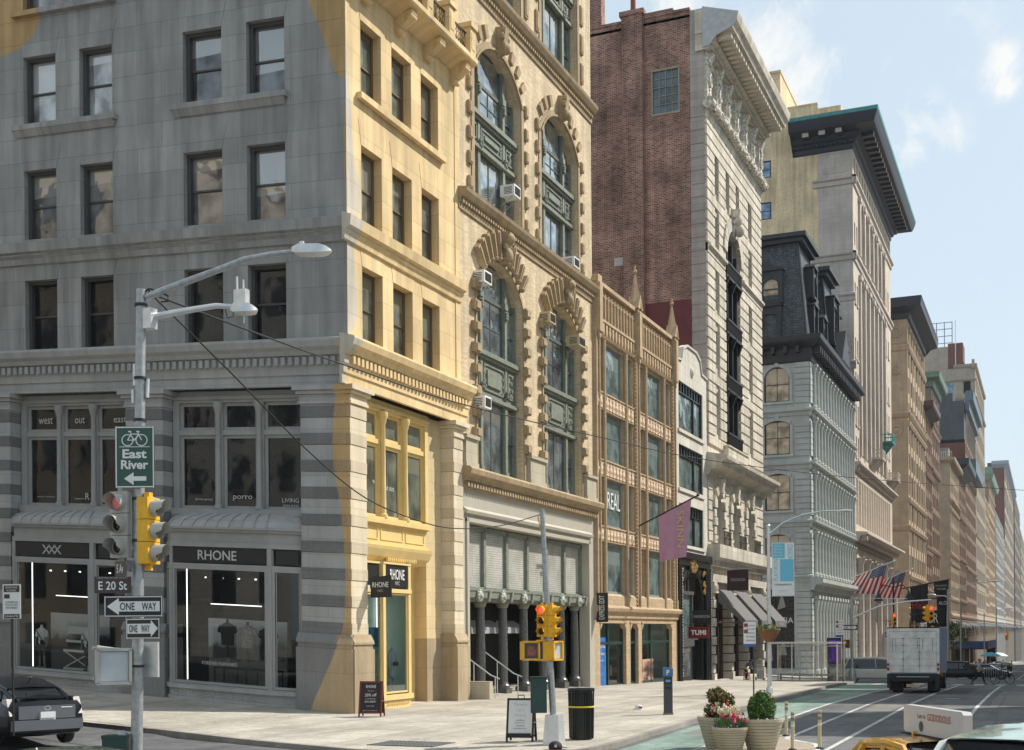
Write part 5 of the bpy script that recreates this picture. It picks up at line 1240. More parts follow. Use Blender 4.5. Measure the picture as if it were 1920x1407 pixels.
# avenue facade
wcol=[(2.3,3.5),(5.8,7.0),(9.2,10.4),(13.7,15.0)]
rows=[(35.7,38.4),(31.4,34.0),(27.0,29.8),(22.6,25.4),(17.6,20.8)]
H5=[(a,b,c,d) for a,b in (wcol[0],wcol[3]) for c,d in rows]+[(wcol[1][0],wcol[1][1],35.7,38.4),(wcol[2][0],wcol[2][1],35.7,38.4),(5.7,10.5,16.9,34.2,2.4)]
mb=MB(); wall(mb,0,W5,15,41.2,H5,.55); d_(mb,'wall',mt_b5)
m_=MB(); courses(m_,0,W5,16.6,40.4,.78,.16,[(h[0]-.02,h[1]+.02,h[2]-.05,h[3]+.02) for h in H5],y=-.16,t=.16)
for (z,nm) in ((31.0,''),(16.4,'')): pass
d_(m_,'rusticated_courses',mt_b5)
m_=MB(); m_.prof([(0,30.5),(-.2,30.55),(-.22,30.9),(-.42,31.0),(-.42,31.2),(0,31.3)],0,5.3); m_.prof([(0,30.5),(-.2,30.55),(-.22,30.9),(-.42,31.0),(-.42,31.2),(0,31.3)],11.0,W5); d_(m_,'string_course',mt_b5)
for a,b in (wcol[0],wcol[3]):
    for c,d in rows: window(b5,a,c,b-a,d-c,'dh',.3,mt_slk,mt_gd,rot=HP,ft=.08)
for a,b in wcol[1:3]: window(b5,a,35.7,b-a,2.7,'dh',.3,mt_slk,mt_gd,rot=HP,ft=.08)
f=MB(); 
for x_ in (5.75,7.3,8.9,10.35): f.box(x_-.1,x_+.12,.1,.45,16.9,33.4)
for z in (17.0,21.4,25.8,30.2):
    f.box(5.6,10.6,-.25,.4,z,z+.25); f.box(5.6,10.6,-.35,.4,z+1.0,z+1.16); f.box(5.6,10.6,-.2,.45,z+.25,z+1.0)
    for q in range(18): f.box(5.65+q*.28,5.72+q*.28,-.3,-.2,z+.25,z+1.05)
    for x_ in (5.9,8.1,10.3): f.prof([(0,z-.9),(-.15,z-.7),(-.4,z),(0,z)],x_-.12,x_+.12)
d_(f,'iron_bay_front',mt_iron)
p=MB(); p.face([(5.7,.4,16.9),(10.5,.4,16.9),(10.5,.4,34.2),(5.7,.4,34.2)]); d_(p,'iron_bay_panes',mt_gd)
m_=MB(); cx=8.1
for i in range(-4,5): radial(m_,5.7,10.5,34.2,2.4,i*.33,.75,.02,1.0,-.3,0,taper=1.3)
d_(m_,'voussoirs',mt_b5)
m_=MB(); m_.prof([(0,33.6),(-.35,33.8),(-.5,34.6),(-.8,35.2),(-.9,35.8),(0,36.0)],cx-.55,cx+.55); m_.sph((cx,-.6,35.1),(.55,.35,.6),12); m_.sph((cx,-.7,34.3),(.4,.4,.5),10)
for q in range(9): m_.sph((cx+.62*math.cos(q*.7),-.45,35.1+.68*math.sin(q*.7)),(.2,.18,.2),7,k=4)
d_(m_,'cartouche',mt_b5)
# garland roll, frieze, cornice
m_=MB(); m_.prof([(0,40.3),(-.2,40.4),(-.3,40.9),(-.3,41.0),(0,41.05)],0,W5)
mt_roll=plain('garland_stone',(.52,.48,.40),.9,var=.7,scale=5,bump=1)
r_=MB(); r_.tube([(-.3,-.35,41.35),(W5+.2,-.35,41.35)],.42,12)
random.seed(5)
for q in range(230): 
    a=random.uniform(PI*.55,PI*1.7); x_=random.uniform(-.2,W5+.1); r_.sph((x_,-.35+.40*math.cos(a),41.35+.40*math.sin(a)),.11,5,k=3)
d_(r_,'garland_roll',mt_roll)
wall(m_,0,W5,41.7,45.3,[(1.6+i*3.0,3.1+i*3.0,42.2,44.7) for i in range(6)],.5); d_(m_,'frieze',mt_b5)
mt_orn=plain('carved_white_relief',(.60,.57,.50),.85,var=.5,scale=6,bump=.8)
for i in range(7):
    o=MB(); x_=.75+i*3.0-.15
    o.box(x_-.45,x_+.75,-.2,0,41.8,45.2); 
    o.grid([[(x_+.15+r*math.cos(2*PI*j/14),-.2-h,43.3+r*1.25*math.sin(2*PI*j/14)) for j in range(14)] for r,h in ((.42,0),(.42,.16),(.3,.2),(.28,.08),(.05,.16))],0,True)
    for q in range(7): o.sph((x_+.15+random.uniform(-.35,.35),-.26,44.2+random.uniform(-.2,.8)),(.18,.14,.2),6,k=4)
    for q in range(4): o.sph((x_+.15+random.uniform(-.35,.35),-.22,42.4+random.uniform(-.2,.2)),(.15,.1,.12),6,k=4)
    o.prof([(0,44.3),(-.3,44.4),(-.6,45.2),(0,45.25)],x_-.1,x_+.4); d_(o,'frieze_medallion',mt_orn)
panes(b5,[(1.6+i*3.0,3.1+i*3.0,42.2,44.7) for i in range(6)],.45,mt_gd,HP)
CORN5=[(.6,46.6),(-.35,46.65),(-.45,47.0),(-.9,47.2),(-1.0,47.6),(-2.1,47.9),(-2.2,48.3),(-2.55,48.7),(-2.6,49.5),(.6,49.9)]
m_=MB(); m_.prof([(.6,45.2),(-.35,45.25),(-.45,45.6),(-.9,45.8),(-1.0,46.4),(.6,46.4)],-.25,W5+.5); m_.prof([(.6,46.4),(-2.2,46.4),(-2.25,46.75),(-2.5,46.9),(-2.6,47.3),(-2.62,47.5),(.6,48.2)],-.35,W5+.6)
d_(m_,'cornice',mt_b5)
o=MB()
for i in range(24): o.box(.1+i*.8,.1+i*.8+.42,-2.0,-.98,45.9,46.395)
for i in range(60): o.box(.1+i*.32,.1+i*.32+.17,-.62,-.44,45.32,45.58)
d_(o,'modillions',mt_b5)
m_.face([(-1.05,0,47),(.1,0,47),(2.6,0,48.4),(2.6,0,49.3),(0,0,50.2),(-1.05,0,50.2)]) if False else None
e_=MB(); e_.ext([(-.02,45.3),(.5,45.4),(1.0,46.0),(2.2,46.45),(2.55,46.9),(2.6,47.45),(-.02,48.3)],-.42,-.36); d_(e_,'cornice_end',plain('cornice_end_grey',(.42,.43,.44),.6),rot=0)
bd=MB(); bd.box(0,W5,.6,22,47.9,48.1); bd.face([(W5,0,-3),(W5,22,-3),(W5,22,48),(W5,0,48)]); d_(bd,'roof',mt_b5s)
# entablature over the base, arcade, balconies, shops
m_=MB(); m_.prof([(0,14.2),(-.2,14.3),(-.3,14.6),(-1.1,14.9),(-1.2,15.2),(-1.5,15.35),(-1.55,15.6),(0,15.9)],-.2,W5+.6); m_.box(4.6,11.4,-.5,0,15.9,16.9); m_.box(4.4,11.6,-.6,0,16.9,17.0); d_(m_,'entablature',mt_b5)
AH=[(2.0,4.4,9.3,13.2,1.15),(7.2,9.7,9.3,13.2,1.2),(12.6,15.0,9.3,13.2,1.15)]
mb=MB(); wall(mb,0,W5,9.2,14.2,AH,.6); mb.prof([(0,7.6),(-.4,7.65),(-.45,8.0),(-.9,8.2),(-.95,9.15),(0,9.2)],-.1,W5+.4); mb.prof([(0,6.4),(-.35,6.45),(-.4,7.0),(0,7.05)],0,W5); mb.box(0,W5,.1,.4,6,9.2); d_(mb,'arcade_wall',mt_b5)
m_=MB(); courses(m_,0,W5,9.5,14.0,.75,.12,[(a-.9,b+.9,9,14.3) for a,b,_,_,_ in AH],y=-.1,t=.1)
for a,b,c,d,r in AH:
    z=9.35;k=0
    while z<12.0:
        w_=.85 if k%2==0 else .7; m_.box(a-w_,a-.0,-.28 if k%2==0 else -.2,0,z,z+.58); m_.box(b,b+w_,-.28 if k%2==0 else -.2,0,z,z+.58); z+=.66;k+=1
    for i in range(-2,3):
        if i: radial(m_,a,b,d,r,i*.62,.5,.0,.7,-.24,0,taper=1.3)
    m_.prof([(0,d-.1),(-.4,d),(-.5,d+.7),(-.55,d+1.0),(0,d+1.05)],(a+b)/2-.28,(a+b)/2+.28)
d_(m_,'rusticated_courses',mt_b5)
for a,b,c,d,r in AH: window(b5,a,c,b-a,d-c,'plain',.4,mt_slk,mt_gd,rot=HP,cols=2,rows=2,ft=.12,name='arched_window')
for a,b,c,d,r in AH:
    m_=MB(); m_.box(a-.1,b+.1,-.75,-.7,10.2,10.26); m_.box(a-.1,b+.1,-.75,-.7,9.22,9.28); k=a
    while k<b: m_.box(k,k+.04,-.74,-.71,9.25,10.2); k+=.2
    m_.box(a-.1,b+.1,-.74,-.71,9.7,9.75); d_(m_,'iron_railing',mt_iron)
m_=MB()
for x_ in (.3,6.1,11.4,17.6):
    k=0; z=-1.6
    while z<5.6: m_.box(x_-.35,x_+.35,-.45 if k%2 else -.36,.5,z,z+.6); z+=.68;k+=1
    m_.box(x_-.5,x_+.5,-.6,.5,-2.5,-1.2)
    for q in (-.25,.25): m_.sph((x_+q,-.5,5.9),(.16,.16,.35),7)
    m_.box(x_-.5,x_+.5,-.6,.5,5.6,5.72); m_.box(x_-.45,x_+.45,-.5,.4,5.7,6.42)
m_.box(0,W5,-.25,.5,-2.5,-.85); d_(m_,'shop_piers',mt_b5)
p=MB(); p.face([(0,.45,-1),(W5,.45,-1),(W5,.45,6.4),(0,.45,6.4)]); d_(p,'shop_backing',mt_gd)
m_=MB(); m_.box(1.0,5.4,.25,.44,3.4,3.6)
for x_ in (1.0,2.6,4.0,5.3,7,8.6,10.6,12.2,14,16.5): m_.box(x_,x_+.12,.25,.44,-1,6)
d_(m_,'shop_frames',plain('shop_frame_brown',(.07,.045,.035),.5))
mt_awn=plain('awning_grey_canvas',(.13,.125,.125),.85,var=.06,bump=.1)
for i,(a,b,nm) in enumerate(((.9,5.2,'leftmost'),(6.7,10.7,'middle'),(12.0,16.6,'rightmost'))):
    t=thing('awning','grey canvas awning, %s of the three in a row over the white building shops'%nm,'awning',(0,Y5,0),group='grey shop awnings')
    m_=MB(); z0=5.9
    m_.face([(a,-.45,z0),(b,-.45,z0),(b,-2.5,3.6),(a,-2.5,3.6)]); m_.face([(a,-2.5,3.6),(b,-2.5,3.6),(b,-2.52,3.1),(a,-2.52,3.1)]); m_.face([(a,-.46,z0-.02),(b,-.46,z0-.02),(b,-2.48,3.58),(a,-2.48,3.58)][::-1])
    for x_ in (a+.004,b-.004): m_.face([(x_,-.46,z0-.03),(x_,-2.48,3.56),(x_,-2.48,3.3),(x_,-.46,z0-.9)])
    for x_ in (a,b): m_.tube([(x_,-.5,3.4),(x_,-2.48,3.5)],.03,5)
    m_.build('canvas',mt_awn,t,rot=HP)
    l_=text('DEVOLI',.22,mt_let,None,(0,0,0),width=1.5); l_.parent=t; l_.matrix_local=Matrix.Translation((2.54,(a+b)/2,3.35))@Matrix.Rotation(HP,4,'Z')
wb=thing('banner','small dark brown banner hanging over the grey awnings','banner',(0,53.6,7.3))
f=MB(); f.tube([(-.2,0,0),(3.0,0,.15)],.04,6); f.build('pole',mt_steel,wb); f=MB(); f.box(.9,2.5,-.02,.02,-1.5,.06); f.build('cloth',plain('brown_cloth',(.045,.018,.022),.8),wb); text('THE ROYALTON',.2,mt_let,wb,(1.7,-.03,-.7),width=1.1)
# ---------------------------------------------------------------- grey cast iron mansard building, y 95
Y6=95.0; W6=31.8
b6=thing('mansard_building','blue grey cast iron building with a black slate mansard roof, dormers and columned front','building',(0,Y6,-2.0))
def e_(mb,name,mat,parent=b6,rot=HP): return mb.build(name,mat,parent,loc=(0,0,2.0),rot=rot)
X6=-16
sw=[(-4.75,-2.05,27.0,30.7,1.25),(-4.75,-2.05,21.4,25.0,.4),(-4.75,-2.05,15.5,19.4,.4),(-4.75,-2.05,9.6,13.0,.4),(-9.5,-6.8,27.0,30.7,1.25),(-9.5,-6.8,21.4,25,.4),(-9.5,-6.8,15.5,19.4,.4)]
mb=MB(); wall(mb,X6,0,-4,31.6,sw+[(-5.4,-1.75,-1.2,7.2)],.35); 
for z in (25.9,20.3,14.2,8.4): mb.prof([(0,z-.5),(-.12,z-.46),(-.18,z-.1),(-.42,z),(-.45,z+.2),(0,z+.3)],X6,.3)
e_(mb,'side_wall',mt_b6,rot=0)
m_=MB(); courses(m_,-1.5,-.02,-3,31,.62,.07,[(-99,99,z-.5,z+.3) for z in (25.9,20.3,14.2,8.4)],y=-.12,t=.12)
for (a,b,c,d,r) in sw: arcband(m_,a,b,d,r,.3,-.14,0); m_.box(a-.3,a,-.14,0,c,d-r); m_.box(b,b+.3,-.14,0,c,d-r); m_.box(a-.4,b+.4,-.2,0,c-.25,c); m_.box((a+b)/2-.2,(a+b)/2+.2,-.22,0,d,d+.8)
e_(m_,'quoins_and_window_trim',mt_b6,rot=0)
mt_g6=glassy('pane_cream_reflecting',(.45,.40,.30),.06,.04,blind=.3,bcol=(.55,.5,.4),metal=.5)
for (a,b,c,d,r) in sw: window(b6,a,c,b-a,d-c,'dh',.2,mt_slk,mt_g6,rot=0,base=(0,0,2.0),cols=2,ft=.14)
p=MB(); p.face([(-5.4,.3,-1.2),(-1.75,.3,-1.2),(-1.75,.3,7.2),(-5.4,.3,7.2)]); s6=e_(p,'shop_display',mt_gd,rot=0)
f=MB(); f.box(-5.4,-1.75,.15,.3,4.6,4.9); f.box(-5.4,-5.25,.15,.3,-1.2,7.2); f.box(-3.9,-3.75,.15,.3,-1.2,7.2); e_(f,'shop_mullions',mt_blk,rot=0)
f=MB(); f.face([(-5.0,.28,5),(-4.2,.26,5.2),(-4.4,.28,7),(-5.1,.28,6.6)]); f.face([(-3.6,.28,5),(-2.7,.26,5.3),(-3.1,.28,6.9)]); f.face([(-5,.28,-.5),(-4.1,.28,-.4),(-4.5,.28,3.8)]); f.face([(-3.5,.28,.2),(-2.6,.28,.2),(-2.9,.28,1.6),(-3.2,.28,1.5)]); e_(f,'display_shapes',mt_strim,rot=0)
o=text('ARITZIA',.62,mt_signw,None,(0,0,0),width=3.3); o.parent=b6; o.location=(-3.55,.24,3.9+2)
# avenue front with storeys of columns
mb=MB(); n6=14
fl=[(8.7,13.2),(14.7,19.5),(20.8,25.2),(26.4,30.8)]
cw=(W6-3.0)/n6
H6=[(1.5+cw*i+.35,1.5+cw*(i+1)-.35,c,d) for i in range(n6) for c,d in fl]+[(1.5+cw*i+.3,1.5+cw*(i+1)-.3,-2,6.4) for i in range(n6)]
wall(mb,0,W6,-4,31.6,H6,.7)
e_(mb,'wall',mt_b6)
m_=MB()
for z in (25.9,20.3,14.2): m_.prof([(0,z-.6),(-.2,z-.56),(-.3,z-.1),(-.6,z),(-.65,z+.2),(0,z+.3)],-.3,W6+.2)
m_.prof([(0,7.0),(-.4,7.1),(-.6,7.6),(-1.3,7.8),(-1.35,8.2),(0,8.5)],-.5,W6+.3); e_(m_,'string_courses',mt_b6)
m_=MB(); courses(m_,.02,1.3,-3,31,.62,.07,[(-99,99,z-.6,z+.3) for z in (25.9,20.3,14.2,7.8)],y=-.14,t=.14); courses(m_,W6-1.3,W6,-3,31,.62,.07,[(-99,99,z-.6,z+.3) for z in (25.9,20.3,14.2,7.8)],y=-.14,t=.14); e_(m_,'quoins',mt_b6)
cm=MB(); cm.lathe(0,0,[(.34,0),(.34,.3),(.24,.4),(.22,1.5),(.20,3.6),(.24,3.75),(.34,4.1),(.36,4.3)],8); cm.box(-.38,.38,-.38,.4,4.3,4.5); cmesh=cm.build('column',mt_b6,mesh_only=True)
k=0
for (c,d) in fl:
    for i in range(n6+1):
        x_=1.5+cw*i; k+=1
        o=bpy.data.objects.new('column',cmesh); COL.objects.link(o); o.parent=b6; o.location=(.25,x_,c-.2+2.0); o.scale=(1,1,(d-c+.3)/4.5)
for i in range(n6+1):
    o=bpy.data.objects.new('column',cmesh); COL.objects.link(o); o.parent=b6; o.location=(.25,1.5+cw*i,-2+2.0); o.scale=(1.2,1.2,8.5/4.5)
for h in H6: 
    pass
panes(b6,H6,.6,mt_gb,HP,(0,0,2.0))
# cornice, mansard, dormers, pavilion
def ring(prof_,name,mat):
    """cornice profile run round the south and east sides; prof_ = (outward, z)"""
    m_=MB(); 
    rows=[[(X6,-o_,z),(o_,-o_,z),(o_,W6+o_,z),(X6,W6+o_,z)] for o_,z in prof_]
    m_.grid(rows,0,sm=False); m_.face([(p_[0][0],p_[0][1],p_[0][2]) for p_ in rows]); return e_(m_,name,mat,rot=0)
ring([(0,31.0),(.25,31.1),(.3,31.6),(.35,32.4),(.5,32.5),(1.25,32.9),(1.4,33.1),(1.45,33.6),(.2,33.9)],'cornice',mt_slk)
m_=MB()
for i in range(28): m_.box(.2+i*1.13,.2+i*1.13+.4,-1.15,-.3,31.9,32.6)
e_(m_,'cornice_brackets',mt_slk)
m_=MB()
for i in range(6): m_.box(-1.2-i*1.3,-.85-i*1.3,-1.1,-.3,31.9,32.6)
e_(m_,'cornice_brackets',mt_slk,rot=0)
m_=MB(); m_.ext([(13.0,33.7),(19.5,33.7),(16.25,37.6)],-1.5,.6); m_.ext([(13.4,33.9),(19.1,33.9),(16.25,37.1)],-1.52,-1.499); e_(m_,'pediment',mt_slk)
def mansard(x0,x1,y0,y1,z0,z1,ins,name,curve=True):
    m_=MB(); rows=[]
    for k in range(7):
        t=k/6; o_=ins*(1-(1-t)**1.8) if curve else ins*t; z=z0+(z1-z0)*t
        rows.append([(x0+o_,y0+o_,z),(x1-o_,y0+o_,z),(x1-o_,y1-o_,z),(x0+o_,y1-o_,z)])
    m_.grid(rows,0,True,sm=False); m_.face(rows[-1]); e_(m_,name,mt_slate,rot=0)
    q=MB(); e0=rows
    for c in (0,1,2,3): q.tube([r[c] for r in rows],.14,6)
    q.box(x0+ins-.6,x1-ins+.6,y0+ins-.6,y1-ins+.6,z1,z1+.45); q.box(x0+ins-1.0,x1-ins+1.0,y0+ins-1.0,y1-ins+1.0,z1+.45,z1+.9); e_(q,'roof_cresting',mt_slk,rot=0)
mansard(X6,-.3,.3,9.0,33.8,44.0,1.0,'mansard_roof',False)
mansard(X6,-.4,9.0,31.5,33.8,42.0,1.6,'mansard_roof')
mansard(-6,.1,12.5,19.5,33.8,47.6-4.2,.8,'mansard_pavilion_roof',False)
def dormer(x,y,z,w,h,rot,arched,label=None):
    m_=MB(); wall(m_,-w/2-.35,w/2+.35,0,h+.8,[(-w/2,w/2,.3,h,w*.45 if arched else .15)],.3); m_.box(-w/2-.35,-w/2-.3,0,1.6,0,h+.8); m_.box(w/2+.3,w/2+.35,0,1.6,0,h+.8)
    if arched: arcband(m_,-w/2,w/2,h,w*.45,.3,-.16,0)
    m_.ext([(-w/2-.7,h+.8),(w/2+.7,h+.8),(0,h+1.5)],-.3,1.8); m_.box(-w/2-.6,w/2+.6,-.3,0,-.2,.05); m_.box(-w/2-.5,-w/2-.2,-.2,0,0,h+.7); m_.box(w/2+.2,w/2+.5,-.2,0,0,h+.7)
    o=m_.build('dormer',mt_slk,b6,loc=(x,y,z+2.0),rot=rot)
    p=MB(); p.face([(-w/2,.22,.3),(w/2,.22,.3),(w/2,.22,h),(-w/2,.22,h)]); p.build('pane',mt_g6,o); q=MB(); q.box(-w/2,w/2,.1,.2,h*.55-.05,h*.55+.05); q.build('meeting_rail',mt_slk,o)
dormer(-4.1,.35,33.9,1.4,2.6,0,False); dormer(-4.1,.55,37.8,1.6,2.5,0,True); dormer(-9.5,.35,33.9,1.4,2.6,0,False); dormer(-9.5,.55,37.8,1.6,2.5,0,True)
for y_,z_ in ((4.5,33.9),(10.7,33.9),(22.5,33.9),(27.5,33.9)): dormer(-.15,y_,z_,1.8,3.0,HP,False)
dormer(-.2,4.5,38.6,1.5,2.4,HP,True); dormer(.3,16.0,35.8,3.2,4.6,HP,False)
rb=MB(); rb.face([(X6,0,-4),(X6,W6,-4),(X6,W6,33),(X6,0,33)]); rb.face([(X6,W6,-4),(0,W6,-4),(0,W6,33),(X6,W6,33)]); e_(rb,'rear_walls',mt_b6,rot=0)
# ---------------------------------------------------------------- tall stone tower with verdigris edged cornice, y 128.5
Y7=128.6; W7=42.5
b7=thing('cornice_tower','tall stone tower with a yellow brick side and dark overhanging cornice edged in verdigris','building',(0,Y7,-2.8))
def g_(mb,name,mat,parent=b7,rot=HP): return mb.build(name,mat,parent,loc=(0,0,2.8),rot=rot)
Zc=65.2
ysw=[(-12.3,-10.5,z,z+2.3) for z in (69.6-1.2,62.9,57.4,51.5,46)]
mb=MB(); wall(mb,-30,-4.35,-5,71.6,ysw,.25); mb.box(-30,-9.2,.0,12,71.6,76.6); mb.box(-7.4,-1.7,2,12,70.5,71.8); mb.box(-30,-4.4,-.05,.4,71.6,71.8); mb.box(-30,-9.1,-.1,12,76.6,76.9); g_(mb,'painted_side_wall',mt_yb,rot=0)
for (a,b,c,d) in ysw: window(b7,a,c,b-a,d-c,'dh',.1,mt_slk,mt_gfar2,rot=0,base=(0,0,2.8),ft=.16)
mb=MB(); mb.box(-4.35,0,-.02,.3,-5,Zc+.2); 
for z,p_ in ((61.4,.5),(51.6,.45),(46.3,.3),(37.5,.3),(24.3,.6),(15.2,1.6)): mb.prof([(0,z-.9),(-p_*.4,z-.8),(-p_*.5,z-.3),(-p_,z-.1),(-p_,z+.15),(0,z+.3)],-5.0,p_)
mb.box(-3.7,-3.5,-.08,-.02,62.3,64.8); mb.box(-.9,-.7,-.08,-.02,62.3,64.8); mb.box(-3.7,-.7,-.08,-.02,64.7,64.9); mb.box(-3.7,-.7,-.08,-.02,62.2,62.35)
g_(mb,'stone_side',mt_b7,rot=0)
# avenue facade
cols=[(1.2,2.2),(3.2,4.2),(6.8,9.4),(11.4,14.0),(16.0,18.6),(20.6,23.2),(25.2,27.8),(29.8,32.4),(35.6,36.8),(38.4,39.6)]
rowsN=[(z,z+2.6) for z in (25.5,29.7,33.9,38.4,45.6)]
H7=[(a,b,c,d) for a,b in cols[:2]+cols[-2:] for c,d in rowsN+[(53.0,56.0),(47.0,50.4)][:1]]+[(a,b,26.0,50.2,1.2) for a,b in cols[2:8]]+[(a,b,52.9,60.2,1.2) for a,b in cols[2:8]]
H7+=[(1.2+i*2.6,2.4+i*2.6,62.4,64.5) for i in range(16)]+[(1.2+i*2.6+q,2.0+i*2.6+q,16.6,22.6) for i in range(16) for q in (0,1.1)][:30]
mb=MB(); wall(mb,0,W7,15,Zc+.2,H7,.6); g_(mb,'wall',mt_b7l)
panes(b7,H7,.55,mt_ga,HP,(0,0,2.8))
m_=MB()
for (a,b) in cols[2:8]:
    for z0,z1 in ((26,50.2),(52.9,60.2)):
        z=z0+3.2
        while z<z1-2: m_.box(a,b,.2,.5,z,z+1.1); z+=4.2
        m_.box((a+b)/2-.12,(a+b)/2+.12,.25,.5,z0,z1-1)
g_(m_,'spandrels',mt_b7)
m_=MB()
for z,p_ in ((61.4,.5),(51.6,.45),(24.3,.9),(15.2,1.8)): m_.prof([(0,z-.9),(-p_*.4,z-.8),(-p_*.5,z-.3),(-p_,z-.1),(-p_,z+.15),(0,z+.3)],-p_,W7+p_)
for i in range(7):
    x_=5.5+i*4.6+0; 
    for z0,z1 in ((26,50.0),(52.6,60.4)): m_.box(x_-.45,x_+.45,-.3,0,z0,z1); m_.box(x_-.6,x_+.6,-.42,0,z1-.7,z1)
for (a,b) in cols[2:8]:
    arcband(m_,a,b,50.2,1.2,.35,-.2,0,n=8); arcband(m_,a,b,60.2,1.2,.35,-.2,0,n=8)
for (a,b) in cols[:2]+cols[-2:]:
    for c,d in rowsN: m_.box(a-.15,b+.15,-.15,0,c-.3,c)
g_(m_,'pilasters_and_courses',mt_b7)
# base
m_=MB(); wall(m_,0,W7,-5,14.5,[(2.5+i*6.4,6.3+i*6.4,-4,12.0) for i in range(6)],.9); courses(m_,0,W7,-3,14,.75,.12,[(2.4+i*6.4,6.4+i*6.4,-4,12.1) for i in range(6)],y=-.15,t=.15)
for i in range(7):
    x_=1.2+i*6.6; 
    if x_<W7: m_.lathe(x_,-.4,[(.75,-4),(.75,-2.5),(.55,-2.2),(.5,11.3),(.7,12.0),(.8,12.2)],10)
g_(m_,'rusticated_base',mt_b7)
p=MB(); p.face([(0,.8,-4),(W7,.8,-4),(W7,.8,12),(0,.8,12)]); g_(p,'base_panes',mt_gd)
for x_,z_,mt_,wd in ((17.4,26.8,mt_b7,3.6),(30,30.8,mt_teal,3.6),(37,25.8,mt_b7,3.6)):
    m_=MB(); m_.box(x_-wd/2,x_+wd/2,-1.7,0,z_,z_+.25); m_.prof([(0,z_-1.9),(-.5,z_-1.3),(-1.4,z_-.2),(-1.4,z_),(0,z_)],x_-wd*.32,x_+wd*.32); m_.box(x_-wd/2,x_+wd/2,-1.7,-1.6,z_+1.2,z_+1.35); k=x_-wd/2
    while k<=x_+wd/2: m_.box(k,k+.12,-1.68,-1.58,z_+.25,z_+1.2); k+=.35
    for s_ in (-1,1):
        m_.box(x_+s_*wd/2-.06,x_+s_*wd/2+.06,-1.7,0,z_+1.2,z_+1.35)
        for q in range(4): m_.box(x_+s_*wd/2-.05,x_+s_*wd/2+.05,-1.5+q*.4,-1.4+q*.4,z_+.25,z_+1.2)
    g_(m_,'balcony',mt_)
def wrapcornice(b,y0,W,z0,prof_,mat,matedge,fn,xw=-6,edge=None):
    m_=MB(); rows=[[(xw,-o_,z0+z),(o_,-o_,z0+z),(o_,W+o_,z0+z),(xw,W+o_,z0+z)] for o_,z in prof_]; m_.grid(rows,0,sm=False); m_.face([r[0] for r in rows][::-1]); m_.face([rows[-1][0],rows[-1][1],rows[-1][2],rows[-1][3]]); fn(m_,'cornice',mat,rot=0)
    o_,z=prof_[-2]; q=MB(); z=prof_[-1][1]
    q.grid([[(xw,-o_-.06,z0+z-.35),(o_+.06,-o_-.06,z0+z-.35),(o_+.06,W+o_+.06,z0+z-.35)],[(xw,-o_-.12,z0+z+.1),(o_+.12,-o_-.12,z0+z+.1),(o_+.12,W+o_+.12,z0+z+.1)],[(xw,-o_+.5,z0+z+.2),(o_-.5,-o_+.5,z0+z+.2),(o_-.5,W+o_-.5,z0+z+.2)]],0,sm=False); fn(q,'cornice_edge',matedge,rot=0)
wrapcornice(b7,Y7,W7,Zc,[(0,-.2),(.15,0),(.2,.5),(.5,.7),(.6,1.0),(1.0,1.15),(1.2,1.7),(3.1,1.9),(3.3,2.3),(3.55,3.0),(3.6,3.5)],mt_navy,mt_teal,g_,xw=-7.6)
m_=MB()
for i in range(22): m_.box(.3+i*1.98,1.1+i*1.98,-2.6,-1.0,Zc+1.35,Zc+1.85,0); m_.box(.35+i*1.98,1.05+i*1.98,-2.65,-2.6,Zc+1.3,Zc+1.84,1)
g_(m_,'modillions',[mt_navy,mt_b7])
m_=MB()
for i in range(3): m_.box(-1.8-i*2.1,-.9-i*2.1,-2.6,-1.0,Zc+1.35,Zc+1.85,0); m_.box(-1.75-i*2.1,-.95-i*2.1,-2.65,-2.6,Zc+1.3,Zc+1.84,1)
for i in range(12): m_.box(-.4-i*.6,-.1-i*.6,-.66,-.45,Zc+.55,Zc+.95)
g_(m_,'modillions',[mt_navy,mt_b7],rot=0)
rb=MB(); rb.box(-30,0,.4,W7,Zc,Zc+.3); rb.face([(-30,W7,-5),(0,W7,-5),(0,W7,Zc),(-30,W7,Zc)]); g_(rb,'roof',mt_b7,rot=0)
